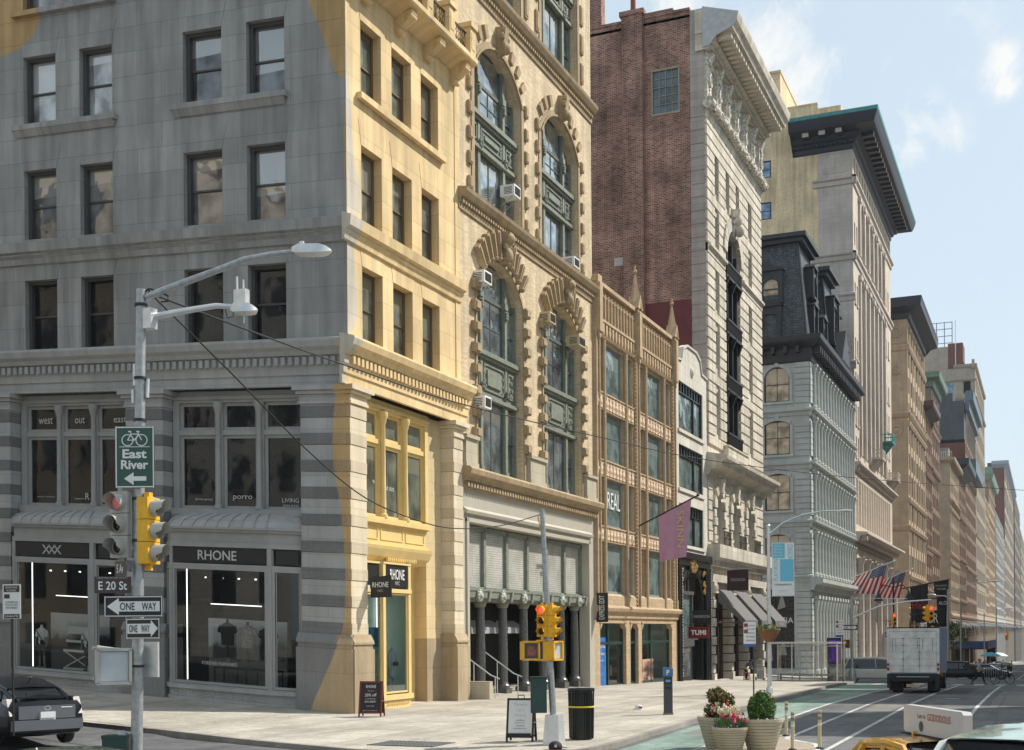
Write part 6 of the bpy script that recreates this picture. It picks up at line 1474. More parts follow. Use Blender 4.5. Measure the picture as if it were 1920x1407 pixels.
# ---------------------------------------------------------------- receding avenue
mt_retail=plain('tank_wood',(.12,.085,.06),.9,var=.3)
def far(name,label,y0,y1,H,ms,mf,cols,rows,z0=6,cor=None,corm=None,edge=None,D=22,ww=.62,wh=.66,bands=(),pil=True,sidewin=(),extra=None,gl=None,shop=6.4):
    root=thing(name,label,'building',(0,y0,zg(0,y0)-.2)); bz=-root.location.z
    def q_(mb,nm,mat,rot=HP): return mb.build(nm,mat,root,loc=(0,0,bz),rot=rot)
    W=y1-y0; gl=gl or mt_gf; zb=zg(0,y1)-3
    pitch=W/cols; fh=(H-z0)/rows; hs=[]
    for i in range(cols):
        for j in range(rows):
            a=pitch*(i+.5-ww/2); v_=(1,.62,1,.8)[(i*3+cols)%4]; a+=pitch*ww*(1-v_)*.5; t_=(.95 if (j*7+cols)%5 else 1.25); hs.append((a,a+pitch*ww*v_,z0+fh*(j+.18),z0+fh*(j+.18+wh*min(t_,1.2))))
    hs=hs[:96]
    sh=[(pitch*i+pitch*.15,pitch*(i+.85),zb,shop-1.2) for i in range(cols)]
    m_=MB(); wall(m_,0,W,zb,H,hs+sh,.4); q_(m_,'wall',mf)
    panes(root,hs,.35,gl,HP,(0,0,bz)); 
    p=MB(); p.face([(0,.38,zb),(W,.38,zb),(W,.38,shop-1.2),(0,.38,shop-1.2)]); q_(p,'shop_windows',mt_gd)
    m_=MB(); wall(m_,-D,0,zb,H,sidewin,.3); m_.face([(-D,W,zb),(0,W,zb),(0,W,H),(-D,W,H)]); m_.face([(-D,0,H),(0,0,H),(0,W,H),(-D,W,H)]); q_(m_,'side_wall',ms,0)
    if sidewin: panes(root,sidewin,.2,gl,0,(0,0,bz))
    m_=MB()
    for z,p_ in list(bands)+[(z0+fh*j-.1,(.22,.3,.5)[(j+cols)%3]) for j in range(1,rows,2+cols%2)]+[(shop,.5),(z0-.3,.35)]: m_.prof([(0,z-.7),(-p_*.5,z-.6),(-p_,z-.1),(-p_,z+.1),(0,z+.3)],-p_*.6,W+.02); m_.box(-4.5,p_*.6,0,0,0,0) if False else None
    if pil:
        for i in range(cols+1): x_=min(max(pitch*i,.35),W-.35); m_.box(x_-pitch*.08,x_+pitch*.08,-.12,0,z0,H-.3)
    q_(m_,'courses_and_pilasters',mf)
    if cor:
        prof_,mat=cor,corm
        m_=MB(); rows_=[[(-min(D,7),-o_,H+z),(o_,-o_,H+z),(o_,W+o_*.3,H+z),(-min(D,7),W+o_*.3,H+z)] for o_,z in prof_]
        m_.grid(rows_,0,sm=False); m_.face(rows_[-1]); m_.face([r[0] for r in rows_][::-1]); m_.face([r[2] for r in rows_])
        pm=prof_[-2][0]
        k=.4
        while k<W: m_.box(pm*.3,pm*.92,k,k+.5,H+prof_[-2][1]-.5,H+prof_[-2][1]+.02); k+=1.6
        q_(m_,'cornice',mat,0)
        if edge: e2=MB(); z=H+prof_[-1][1]; e2.grid([[(-6,-pm-.06,z-.3),(pm+.06,-pm-.06,z-.3),(pm+.06,W,z-.3)],[(-6,-pm-.1,z+.12),(pm+.1,-pm-.1,z+.12),(pm+.1,W,z+.12)]],0,sm=False); q_(e2,'cornice_edge',edge,0)
    m_=MB(); k=pitch*.1
    while k<W-3: L3=min(pitch*(.8 if int(k)%2 else 1.7),W-k-.5); m_.prof([(0,4.9),(-1.9,3.9),(-1.9,3.3),(0,3.9)],k,k+L3); k+=L3+pitch*.4
    q_(m_,'shop_canopies',(mt_iron,mt_awn,mt_navy)[cols%3])
    if cols%2==0 and H<70:
        t_=MB(); t_.lathe(-5,W*.5,[(1.8,H+3),(1.8,H+6.5),(.1,H+8.2)],12)
        for a_ in (-1.2,1.2): t_.box(-5+a_-.1,-5+a_+.1,W*.5-1.3,W*.5-1.1,H,H+3); t_.box(-5+a_-.1,-5+a_+.1,W*.5+1.1,W*.5+1.3,H,H+3)
        q_(t_,'water_tank',mt_retail,0)
    if extra: extra(root,q_,W)
    return root
def x8(r,q,W):
    m=MB()
    for z,p_ in ((53.6,.5),(41.6,.6),(21.4,.5)): m.prof([(0,z-.9),(-p_*.5,z-.7),(-p_,z-.1),(-p_,z+.1),(0,z+.3)],-7,p_)
    m.lathe(-1.9,-.06,[(.95,56.2),(.95,56.3)],12) if False else None
    for cx,cz,rr in ((-1.9,56.2,1.0),(-1.9,49.5,.9),(-1.9,38.5,1.1)):
        m.grid([[(cx+a*math.cos(2*PI*j/14),-h,cz+a*math.sin(2*PI*j/14)) for j in range(14)] for a,h in ((rr,0),(rr,.3),(rr*.7,.35),(rr*.6,.12),(.1,.25))],0,True)
    m.box(-3.6,-.3,-.1,0,54.2,54.4); m.box(-3.6,-.3,-.1,0,58,58.2); q(m,'side_mouldings',mt_b8,0)
far('dark_cornice_building','buff stone tower with dark deep cornice, just beyond the one edged in verdigris',196.5,231,58.4,mt_b8,mt_b8,7,11,8,[(0,0),(.4,.2),(.5,1.0),(1.6,1.4),(2.6,1.7),(2.7,2.6),(2.7,3.2)],mt_navy,mt_navy,bands=((53.6,.5),(41.6,.6),(21.4,.5)),extra=x8,D=28)
far('pink_stone_building','pinkish stone building with a small brown cornice after the buff tower',231.2,247,47,mt_b9,mt_b9,4,10,7,[(0,0),(.2,.2),(1.6,.8),(1.9,1.2),(1.9,2.2)],plain('brown_cornice',(.09,.045,.04),.5),bands=((38,.4),(20,.4)))
far('green_topped_building','ornate grey stone building crowned with a pale green copper cornice',247.2,268,55,mt_b10,mt_b9,4,11,7,[(0,0),(.5,.2),(.7,1.3),(1.7,1.8),(1.9,2.0),(1.9,3.0)],mt_green,mt_green,bands=((47,.6),(38,.4),(20,.4)))
def x12(r,q,W):
    m=MB(); m.box(-3.5,0,0,.1,46,47.2); m.box(-.1,0,0,W,46,47.2); m.box(-3.2,-.3,.3,5,46,49.5); q(m,'roof_terrace',mt_b10,0)
    m=MB(); k=-3.5
    m.box(-3.5,.6,-.65,-.6,48.3,48.4)
    while k<.6: m.box(k,k+.1,-.65,-.58,46.6,48.3); k+=.5
    q(m,'terrace_railing',mt_steel2,0)
far('terrace_building','buff stone corner building with a railed roof terrace beyond the avenue crossing',303,336,45.5,mt_b8,mt_b8,7,10,7,[(0,0),(.3,.2),(1.3,.7),(1.4,1.3)],mt_b8,bands=((36,.8),(20,.5)),extra=x12,D=22)
far('black_cornice_building','light ornate building with a black overhanging cornice in the distance',336.3,370,47,mt_b9,mt_b9,7,10,7,[(0,0),(.3,.2),(1.8,.8),(3.0,1.8),(3.1,3.4)],mt_navy,bands=((36,.4),))
def x10(r,q,W):
    m=MB(); m.box(-22,-.3,.0,12,60.0,72.8); m.box(-22,-3.5,0,12,72.8,75.4); q(m,'grey_penthouse',mt_fgry,0)
    m=MB(); m.box(0,2.4,2,W,73,76); m.box(0,1.2,1.5,W,70,73); m.box(0,2.6,10,W,52,56); q(m,'teal_cornices',plain('slate_teal_cornice',(.10,.16,.20),.6),0)
far('brick_and_grey_building','dark red brick building with a grey penthouse wall and blue grey cornices',370.3,430,61,mt_fred,mt_b9,8,11,7,None,bands=((50,.5),),extra=x10,sidewin=[(-4.5,-2.8,62.5,64.5)][:0])
def x11(r,q,W):
    m=MB(); m.box(-18,-9,3,18,94.4,103); q(m,'penthouse',mt_b11,0)
    m=MB(); m.box(-9,-4,3,14,94.4,104); m.box(-4.2,-3.6,3,4,94.4,97); q(m,'brick_bulkhead',mt_fred,0)
    m=MB()
    for i in range(5):
        for z in (103.5,106.5,110): m.tube([(-18+i*2.6,4,103),(-18+i*2.6,4,112)],.14,5); 
    for z in (104.5,107,109.5,111.8): m.tube([(-18,4,z),(-7.5,4,z)],.13,5)
    q(m,'roof_frame',plain('blue_roof_frame',(.10,.18,.34),.6),0)
    m=MB(); m.tube([(-6.4,2,94),(-6.4,2,112)],.14,5); q(m,'flagpole',mt_wht,0)
    m=MB()
    for z in (90.5,84): m.prof([(0,z-.9),(-.5,z-.6),(-.8,z),(0,z+.3)],-18,.6)
    for x_ in (-3.2,-2.8): m.box(-3.6,-1.4,-.3,0,85.5,89.5)
    m.box(-.9,0,-1.2,1,94,97); q(m,'side_mouldings',mt_b11,0)
far('cream_tower','tall cream tower with a blue roof frame, flagpole and brick bulkhead',430.3,500,94.4,mt_b11,mt_b11,9,10,9,[(0,0),(.5,.2),(.8,.8),(.8,1.2)],mt_b11,bands=((84,.8),(60,.6),(36,.6),(20,.6)),extra=x11,D=30,
    sidewin=[(x_,x_+2.2,z_,z_+4) for x_ in (-13.5,-9.2) for z_ in (85.5,78.5)],gl=mt_gfar2)
far('green_crowned_building','narrow pale building with a green crown far up the avenue',537,602,66,mt_b10,mt_b8,6,12,9,[(0,0),(1.5,.5),(2.2,3),(1.2,6)],mt_green,bands=((50,.6),))
far('buff_far_building','plain buff building standing before the pale crowned one',500.5,536.5,56,mt_b8,mt_b8,5,12,9)
far('white_far_building','thin white building far up the avenue',613,729,60,mt_fwht,mt_fwht,8,12,9,bands=((40,.5),))
def x13(r,q,W):
    m=MB(); m.box(-22,-14,2,30,99,106); m.box(-9.5,-5,2,8,99,101.5); q(m,'roof_house',mt_fred,0)
far('red_brick_tower','tall dull red brick tower with two rows of windows in its side, far away',760,964,98,mt_fred,mt_b11,8,11,9,[(0,0),(.5,.5),(2.5,2),(2.5,4)],plain('grey_blue_cornice',(.28,.34,.40),.6),extra=x13,D=26,sidewin=[(x_,x_+3.2,z_,z_+4.2) for x_ in (-10.4,) for z_ in range(14,94,9)]+[(-6.0,-3.0,56,60),],gl=mt_gfar2)
far('glass_far_building','low pale glassy building in front of the red brick tower',729.5,759.5,55,mt_fwht,mt_fwht,5,14,9,gl=mt_gfar2,ww=.8)
far('last_brown_building','brown building at the far end of the avenue, rightmost of the row',1005,1204,108,mt_fred,mt_b10,8,10,9)
far('distant_end_building','pale hazy building at the very end of the avenue',1240,1600,96,mt_b11,mt_b11,8,10,9,D=60)
# fronts with name boards, shed and dark banners
def board(label,y,w,z,h,mat,words=(),x=.3,lm=None,cat='sign',th=.2):
    m=MB(); m.box(0,w,0,th,0,h); o=m.build('sign_board',mat,None,loc=(x+th,y,z),rot=HP); tag(o,label,cat)
    for s,xx,zz,hh,ww in words: text(s,hh,lm or mt_signw,o,(xx,-.02,zz),width=ww)
    return o
def hangbanner(label,px0,px1,py0,py1,depth,mat,words=(),wave=.12):
    a=at(px0,py0,depth); w=(px1-px0)*depth/F; h=(py1-py0)*depth/F
    t=thing('banner',label,'banner',a); t.rotation_euler=(0,0,.15)
    cloth((0,0,0),(w,0,.1*w),(.1,0,-h),(w*.96,0,-h*.96),8,8,wave,mat,'cloth',t)
    f=MB(); f.tube([(-2.2,.1,-.5),(w*1.05,.1,.15*w)],.09,5); f.build('pole',mt_iron,t)
    for s,xx,zz,hh,ww,m2 in words: text(s,hh*h,m2,t,(w*xx,-.2,-h*zz),width=w*ww)
    return t
mt_bb=plain('black_banner_cloth',(.016,.016,.019),.8); mt_rs=plain('red_script',(.42,.03,.04),.6,var=0)
hangbanner('large black banner with red script hanging beyond the second flag',1708,1740,1112,1182,185,mt_bb,[('Hale',.5,.5,.2,.8,mt_rs)],.3)
hangbanner('black banner reading JENNIFER FISHER past the script banner',1752,1779,1104,1130,180,mt_bb,[('JENNIFER',.5,.3,.14,.8,mt_let),('FISHER',.5,.52,.14,.6,mt_let)])
hangbanner('black banner reading ALO hanging below another black banner',1757,1778,1133,1160,182,mt_bb,[('ALO',.5,.4,.25,.7,mt_signw)])
hangbanner('black banner reading BR in white serif letters',1737,1774,1160,1190,178,mt_bb,[('BR',.35,.4,.6,.45,mt_signw)])
board('white shop fascia reading N A under the pinkish building',233,30,2.2,3.2,mt_signw,[('N',14,1.6,2.2,3),('A',23,1.6,2.2,3)],lm=mt_blk,x=.5)
sh=thing('sidewalk_shed','dark sidewalk shed with a blue hoarding far up the avenue','scaffold',(5,300,zg(5,300)))
m=MB(); m.box(-5,4,0,55,4.2,4.5); m.box(3.7,4,0,55,4.5,6.3,1); m.box(-5,4,-.1,0,4.5,6.3,1); 
for i in range(12): m.box(3.6,3.8,i*5,i*5+.2,0,4.2); m.box(-2,-1.8,i*5,i*5+.2,0,4.2)
m.build('shed_deck',[mt_iron,plain('hoarding_blue',(.025,.05,.16),.6,var=.3)],sh)
# ---------------------------------------------------------------- street furniture
def sign_panel(parent,w,h,loc,rot,mat,border=None,name='sign_panel',r=.03):
    m=MB(); m.box(-w/2,w/2,0,.008,-h/2,h/2,0)
    if border:
        b=.022*max(1,h/.5)**.5
        for q in ((-w/2+.008,w/2-.008,-h/2+.008,-h/2+.008+b*.6),(-w/2+.008,w/2-.008,h/2-.008-b*.6,h/2-.008),(-w/2+.008,-w/2+.008+b*.6,-h/2,h/2),(w/2-.008-b*.6,w/2-.008,-h/2,h/2)): m.box(q[0],q[1],-.003,0,q[2],q[3],1)
    return m.build(name,[mat,border or mat],parent,loc=loc,rot=rot)
def signal_head(label,loc,rot,body,vis,red=None,sc=1.0,group=None,back=True,hang=None):
    """three lens signal; local -y is the way the lenses look"""
    t=thing('traffic_signal',label,'traffic light',loc,rot,group=group); t.scale=(sc,)*3
    m=MB(); 
    for k in range(3):
        z=-.36*k; m.box(-.17,.17,-.0,.2,z-.175,z+.175)
    m.box(-.05,.05,.05,.15,.175,.26); m.box(-.04,.04,.05,.15,-1.0,-.89); m.tube([(.17,.1,.15),(.17,.1,-.87)],.018,5)
    m.build('housing',body,t)
    for k in range(3):
        z=-.36*k; v=MB(); rows=[]
        for y_ in (0,-.24): rows.append([(.135*math.cos(a)*1.0,y_ if y_==0 else (-.24 if math.sin(a)>-.3 else -.12),z+.135*math.sin(a)) for a in [2*PI*j/16 for j in range(16)]])
        v.grid(rows,0,True); v.build('visor',vis,t)
        l=MB(); l.sph((0,-.0,z),(.11,.03,.11),12); l.build('lens',red if (k==0 and red) else mt_lens,t)
    return t
# --- near left pole
D1=20.0
P0=at(253,1395,D1); PT=at(275,532,D1)
axis=(PT-P0); 
base1=P0-axis*((P0.z-(zg(P0.x,P0.y)))/axis.z)
lp=thing('street_lamp','tall grey pole at the near left corner with two lamp arms and antennas','street lamp',base1)
m=MB(); m.tube([(0,0,0),(PT-base1)],.098,14,r2=.075); m.lathe(0,0,[(.2,0),(.2,.3),(.12,.5)],8); m.build('pole',mt_steel,lp)
m=MB(); 
for k in (.28,.4,.52,.6,.66,.75,.83,.97): c=(PT-base1)*k; m.tube([c-Vector((0,0,.02)),c+Vector((0,0,.02))],.105,12)
m.build('strap_bands',mt_iron,lp)
def rel(px,py,d=D1): return at(px,py,d)-base1
m=MB(); m.tube([rel(283,548),rel(330,530),rel(380,512),rel(425,496),rel(470,479),rel(520,470),rel(562,466)],.062,10,r2=.04); m.build('lamp_arm',mt_steel,lp)
def led(px,py,L_,d,name='lamp_head'):
    c=rel(px,py,d); m=MB(); rows=[]
    for k,(x_,w,z0,z1) in enumerate(((0,.06,-.03,.05),(.12,.13,-.07,.08),(.5,.15,-.07,.07),(.62,.12,-.06,.04),(.70,.04,-.03,.0))):
        x_*=L_/.7; rows.append([(x_,-w,z0),(x_,w,z0),(x_,w*.8,z1),(x_,-w*.8,z1)])
    m.grid(rows,0,True); m.face(rows[0][::-1]); m.face(rows[-1]); m.lathe(.15,0,[(.04,.06),(.04,.14)],8); return m.build(name,mt_steel2,lp,loc=c,rot=TH-.08)
led(560,464,.62,D1)
m=MB(); m.tube([rel(290,585),rel(330,578),rel(380,570),rel(415,565),rel(445,567)],.055,10,r2=.04); m.box(*(lambda c:(c.x-.1,c.x+.12,c.y-.08,c.y+.08,c.z-.16,c.z+.16))(rel(287,588))); m.build('lamp_arm',mt_steel2,lp)
led(443,572,.42,D1)
m=MB(); c=rel(463,556); m.box(c.x-.11,c.x+.11,c.y-.06,c.y+.06,c.z-.2,c.z+.17); m.tube([rel(455,535),rel(455,511)],.02,6); m.tube([rel(467,535),rel(467,517)],.016,6); m.tube([rel(468,580),rel(467,598)],.012,5); m.build('radio_box',mt_steel2,lp)
m=MB()
for i,(a,b,r_) in enumerate(((rel(261,712),rel(261,672),.035),(rel(257,720),rel(257,745),.03),(rel(285,700),rel(283,735),.03))): m.tube([a,b],r_,8)
m.build('antennas',mt_steel2,lp)
m=MB(); m.tube([rel(282,535),rel(292,531),rel(310,538),rel(325,545),rel(325,555),rel(312,556)],.014,6); m.tube([rel(283,537),rel(289,530),rel(292,545)],.016,6); m.tube([rel(432,572),rel(436,588),rel(447,585),rel(447,572)],.008,5); m.build('cables',mt_rub,lp)
c=rel(277,1226); m=MB(); m.box(c.x-.14,c.x+.14,c.y+.06,c.y+.1,c.z-.28,c.z+.28); m.build('back_panel',mt_steel2,lp,rot=0)
# signs on the pole
bsn=thing('guide_sign','green bicycle guide sign reading East River on the near left pole','sign',at(258,846,D1-.14),TH)
sign_panel(bsn,.62,.97,(0,0,0),0,mt_signg,mt_signw)
text('East',.145,mt_signw,bsn,(0,-.006,.05),width=.38,bold=.03,th=.004); text('River',.145,mt_signw,bsn,(0,-.006,-.12),width=.43,bold=.03,th=.004)
m=MB(); m.box(-.24,.24,-.008,-.003,.155,.165)
for cx in (-.11,.11):
    n=20
    for i in range(n):
        a0,a1=2*PI*i/n,2*PI*(i+1)/n; m.ext([(cx+.08*math.cos(a0),.265+.08*math.sin(a0)),(cx+.095*math.cos(a0),.265+.095*math.sin(a0)),(cx+.095*math.cos(a1),.265+.095*math.sin(a1)),(cx+.08*math.cos(a1),.265+.08*math.sin(a1))],-.008,-.003)
def bar(m,a,b,w,y0=-.0085,y1=-.0035):
    a=Vector(a);b=Vector(b); d=(b-a).normalized(); n_=Vector((-d.y,d.x))*w/2; m.ext([tuple(a+n_),tuple(b+n_),tuple(b-n_),tuple(a-n_)][::-1],y0,y1)
for a,b in (((-.11,.265),(-.055,.36)),((-.055,.36),(.065,.36)),((.065,.36),(.11,.265)),((-.11,.265),(.0,.265)),((0,.265),(.065,.36)),((0,.265),(-.06,.345)),((-.055,.36),(-.065,.4)),((.065,.36),(.055,.395))): bar(m,a,b,.014)
bar(m,(-.1,.4),(-.05,.4),.02); bar(m,(.03,.4),(.08,.4),.02)
m.box(-.03,.18,-.008,-.003,-.375,-.305); m.ext([(-.17,-.34),(-.02,-.24),(-.02,-.44)],-.0085,-.003)
m.build('bicycle_and_arrow',mt_signw,bsn)
def oneway(label,loc,rot,w,h,left):
    t=thing('one_way_sign',label,'sign',loc,rot); sign_panel(t,w,h,(0,0,0),0,mt_signb,mt_signw); m=MB(); s=-1 if left else 1
    hx=w*.45; m.box(min(s*hx*.55,-s*hx),max(s*hx*.55,-s*hx),-.008,-.003,-h*.24,h*.24); pts=[(s*hx,0),(s*hx*.55,h*.40),(s*hx*.55,-h*.40)]; m.ext(pts,-.0085,-.003); m.build('arrow',mt_signw,t)
    if left: text('ONE',h*.36,mt_signb,t,(-w*.10,-.010,0),width=w*.25,bold=.01,th=.003); text('WAY',h*.36,mt_signb,t,(w*.27,-.010,0),width=w*.25,bold=.01,th=.003)
    else: text('ONE',h*.36,mt_signb,t,(-w*.27,-.010,0),width=w*.25,bold=.01,th=.003); text('WAY',h*.36,mt_signb,t,(w*.09,-.010,0),width=w*.25,bold=.01,th=.003)
    return t
oneway('large black and white ONE WAY sign pointing left on the near left pole',at(251,1126,D1-.12),TH-.02,.93,.33,True)
oneway('smaller ONE WAY sign pointing right under the larger one on the near left pole',at(268,1168,D1-.42),TH-.42,.66,.32,False)
def streetsign(label,loc,rot,w,h,s,small,mat=mt_signbr,lw=.6):
    t=thing('street_name_sign',label,'sign',loc,rot); sign_panel(t,w,h,(0,0,0),0,mat,None); text(s,h*.52,mt_signw,t,(0,-.006,-h*.05),width=w*lw,bold=.015,th=.004)
    if small: text(small,h*.09,mt_let,t,(0,-.006,h*.43),width=w*.85,th=.004)
    return t
streetsign('brown street name sign reading 5 Av on the near left pole',at(228,1053,D1-.1),TH-.85,.40,.27,'5 Av','LADIES MILE HISTORIC')
streetsign('brown street name sign reading E 20 St on the near left pole',at(213,1085,D1-.12),TH+.15,.56,.26,'E 20 St','LADIES MILE HISTORIC DISTRICT',lw=.78)
mt_pinkl=plain('lens_lit_dim_red',(.55,.12,.12),.3,var=.5,scale=60,emit=.35)
signal_head('grey traffic signal facing the camera with its red lens lit, left of the near pole',at(226,930,D1-.05),TH-.35,mt_cabs,mt_cabs,mt_pinkl,sc=.98)
signal_head('yellow bodied traffic signal with grey hoods looking right, on the near left pole',at(292,943,D1-.05),TH+1.25,mt_yel,mt_cabs,None,sc=.98)
m=MB(); m.tube([rel(235,905),rel(262,908),rel(296,928)],.03,8); m.tube([rel(225,1013),rel(262,1018),rel(290,1035)],.03,8); m.build('signal_brackets',mt_cabs,lp)
def pedsignal(label,loc,rot,body,face,hand=None,w=.5,h=.5):
    t=thing('pedestrian_signal',label,'pedestrian signal',loc,rot); m=MB(); m.box(-w/2,w/2,0,.28,-h/2,h/2); m.box(-w/2-.015,w/2+.015,-.05,0,h/2-.03,h/2+.015); m.box(-w/2-.015,w/2+.015,-.05,0,-h/2-.015,-h/2+.03); m.box(-w/2-.015,-w/2+.03,-.05,0,-h/2,h/2); m.box(w/2-.03,w/2+.015,-.05,0,-h/2,h/2); m.build('housing',body,t)
    p=MB(); p.box(-w/2+.04,w/2-.04,-.008,-.002,-h/2+.04,h/2-.04); p.build('display',face,t)
    if hand:
        q=MB(); 
        for k in range(4): q.box(-.09+k*.045,-.058+k*.045,-.012,-.009,-.02,.13-abs(k-1.5)*.02)
        q.box(-.09,.105,-.012,-.009,-.12,-.02); q.ext([(.105,-.1),(.15,.02),(.12,.04),(.08,-.04)],-.012,-.009); q.build('hand_symbol',hand,t)
    return t
pedsignal('pale pedestrian signal seen square on, right of the pair on the near left pole',at(213,1238,D1-.3),TH+.45,mt_cabs,plain('signal_face_pale',(.48,.5,.52),.25),w=.50,h=.54)
pedsignal('pale pedestrian signal turned away, left of the pair on the near left pole',at(180,1232,D1+.1),TH-1.2,mt_cabs,mt_lens,w=.46,h=.5)
m=MB(); m.tube([rel(182,1202),rel(215,1207),rel(250,1210)],.035,8); m.tube([rel(215,1272),rel(250,1272)],.03,8); m.build('signal_brackets',mt_cabs,lp)
gb=thing('utility_box','dark green utility box with a domed top beside the near left pole','utility box',at(216,1440,D1)); gb.location.z=zg(0,0)-.0
hz_=at(216,1366,D1).z
m=MB(); m.box(-.19,.19,-.16,.16,0,hz_-.05); m.box(-.20,.20,-.17,.17,hz_-.05,hz_); m.build('cabinet',mt_dgreen,gb,rot=TH); m=MB(); m.sph((.09,0,hz_),(.09,.09,.07),10); m.build('dome',mt_steel,gb,rot=TH)
rg=thing('parking_sign','white parking regulation sign with moon symbol at the far left edge','sign',at(23,1113,30),TH-.15)
sign_panel(rg,.46,.82,(0,0,0),0,mt_signw); m=MB(); m.box(-.2,.2,-.006,0,.22,.38); m.box(-.2,.2,-.006,0,-.40,-.30); m.box(-.19,-.05,-.006,0,.07,.17); m.build('dark_bands',mt_signbr,rg)
for s,z,w in (('RESTRICTIONS',.33,.3),('NO STANDING',.26,.24),('COMMERCIAL',-.02,.34),('VEHICLES ONLY',-.08,.34),('METERED',-.15,.3),('104678',-.35,.34)): text(s,.045,mt_signw if z>.2 or z<-.3 else mt_blk,rg,(0,-.01,z),width=w,th=.003)
m=MB(); m.tube([(0,.03,.5),(0,.03,-3.2)],.03,6); m.build('post',mt_blk,rg)
# wires
def wire(label,pts,r=.011):
    P=[at(*p) for p in pts]; 
    # smooth
    Q=[]
    for i in range(len(P)-1):
        p0=P[max(i-1,0)];p1=P[i];p2=P[i+1];p3=P[min(i+2,len(P)-1)]
        for k in range(6):
            t=k/6; Q.append(.5*((2*p1)+(-p0+p2)*t+(2*p0-5*p1+4*p2-p3)*t*t+(-p0+3*p1-3*p2+p3)*t**3))
    Q.append(P[-1]); m=MB(); m.tube(Q,r,6); o=m.build('overhead_wire',mt_rub if r<.02 else mt_rub); tag(o,label,'wire'); return o
wire('long overhead wire sagging from the near pole across the whole street',[(288,538,20),(470,610,22),(655,680,26),(868,755,32),(1120,820,40),(1340,870,48),(1640,910,60),(1960,938,75)],.016)
wire('cable dropping from the near left pole to the corner signal pole',[(300,548,20),(440,690,21.5),(575,832,23.5),(690,930,26),(800,978,28),(868,990,29),(945,985,30.3),(1016,966,31.4)],.013)
# --- corner signal pole
D2=31.5; b2p=Vector((11.44,-9.6,0)); 
cp=thing('signal_pole','grey steel signal pole on a flared base at the corner kerb','pole',b2p)
top2=at(1020,955,D2)-b2p
m=MB(); m.tube([(0,0,.3),top2],.085,12,r2=.06); m.build('pole',mt_steel,cp); m=MB(); m.exz([(-.2,-.2),(.2,-.2),(.2,.2),(-.2,.2)],0,.02)
m.grid([[(s*k,t*k,z) for s,t in ((-1,-1),(1,-1),(1,1),(-1,1))] for k,z in ((.22,0),(.17,.75))],0,True,sm=False); m.face([(s*.17,t*.17,.75) for s,t in ((-1,-1),(1,-1),(1,1),(-1,1))]); m.build('base',mt_steel2,cp)
def r2(px,py,d=D2): return at(px,py,d)-b2p
m=MB(); m.tube([r2(1018,965),r2(1012,970),r2(1018,1000),r2(1028,1100)],.015,5); m.tube([r2(1030,1190),r2(1035,1205),r2(1053,1205)],.028,6); m.tube([r2(1005,1203),r2(1030,1201)],.028,6); m.tube([r2(1000,1238),r2(1030,1240)],.028,6); m.build('brackets',mt_yel,cp)
signal_head('yellow traffic signal with its red lens lit on the corner pole, facing the camera',at(1016,1145,D2-.1),TH-.35,mt_yel,mt_yel,mt_redl,sc=.74)
signal_head('yellow traffic signal with hoods pointing right on the corner pole',at(1040,1146,D2-.05),TH+1.1,mt_yel,mt_yel,None,sc=.74)
mt_handf=plain('ped_face_dark',(.07,.05,.045),.4); mt_hand=plain('ped_hand_orange',(.32,.09,.06),.5,var=0)
pedsignal('yellow pedestrian signal showing a dim hand, left of the corner pole',at(995,1221,D2),TH+.25,mt_yel,mt_handf,mt_hand,w=.42,h=.46)
pedsignal('yellow pedestrian signal with a blank pale face, right of the corner pole',at(1044,1222,D2),TH+.95,mt_yel,plain('ped_face_pale',(.5,.5,.45),.3),None,w=.42,h=.46)
cb=thing('control_cabinet','dark green control cabinet strapped to the corner signal pole','cabinet',at(1008,1305,D2)); m=MB(); m.box(-.2,.2,-.16,.16,-.43,.43); m.box(-.215,.215,-.175,.175,.43,.47); m.build('case',mt_dgreen,cb,rot=TH); m=MB(); m.box(-.17,.17,-.166,-.161,-.4,.4); m.box(.1,.13,-.18,-.166,-.05,.05); m.build('door',plain('cabinet_door_green',(.02,.055,.05),.35),cb,rot=TH)
m=MB(); m.sph((0,0,.05),(.17,.17,.14),12); m.grid([[(.17*math.cos(a),.17*math.sin(a),.04),(.17*math.cos(a)*1.0+.14,.17*math.sin(a)*.8,.03)] for a in [-1.3+2.6*i/8 for i in range(9)]],0)
mt_cap=plain('cap_maroon',(.03,.010,.014),.8)
hat=m.build('baseball_cap',mt_cap,None,loc=at(1038,1400,30.2),rot=TH); hat.location.z=.02; tag(hat,'dark maroon baseball cap lying by the foot of the corner pole','cap')
m=MB(); m.ext([(-.03,.05),(.03,.05),(.03,.11),(-.03,.11)],-.172,-.165); m.build('badge',mt_let,hat)
# litter basket
tcan=thing('litter_basket','tall black ribbed litter basket with a yellow band beside the corner pole','bin',(11.55,-7.9,0))
m=MB(); m.lathe(0,0,[(.29,.02),(.30,1.2)],28,caps=True)
for i in range(28): a=2*PI*i/28; m.tube([(.31*math.cos(a),.31*math.sin(a),.03),(.335*math.cos(a),.335*math.sin(a),1.3)],.014,4)
m.build('basket',mt_blkp,tcan); m=MB(); m.lathe(0,0,[(.34,.84),(.345,.84),(.345,.88),(.34,.88)],28,caps=False); m.build('band',plain('band_yellow',(.8,.6,.02),.5),tcan); m=MB()
m.grid([[(r*math.cos(2*PI*j/24),r*math.sin(2*PI*j/24),z) for j in range(24)] for r,z in ((.33,1.27),(.36,1.28),(.36,1.33),(.33,1.34),(.27,1.2))],0,True); m.build('rim',mt_blkp,tcan)
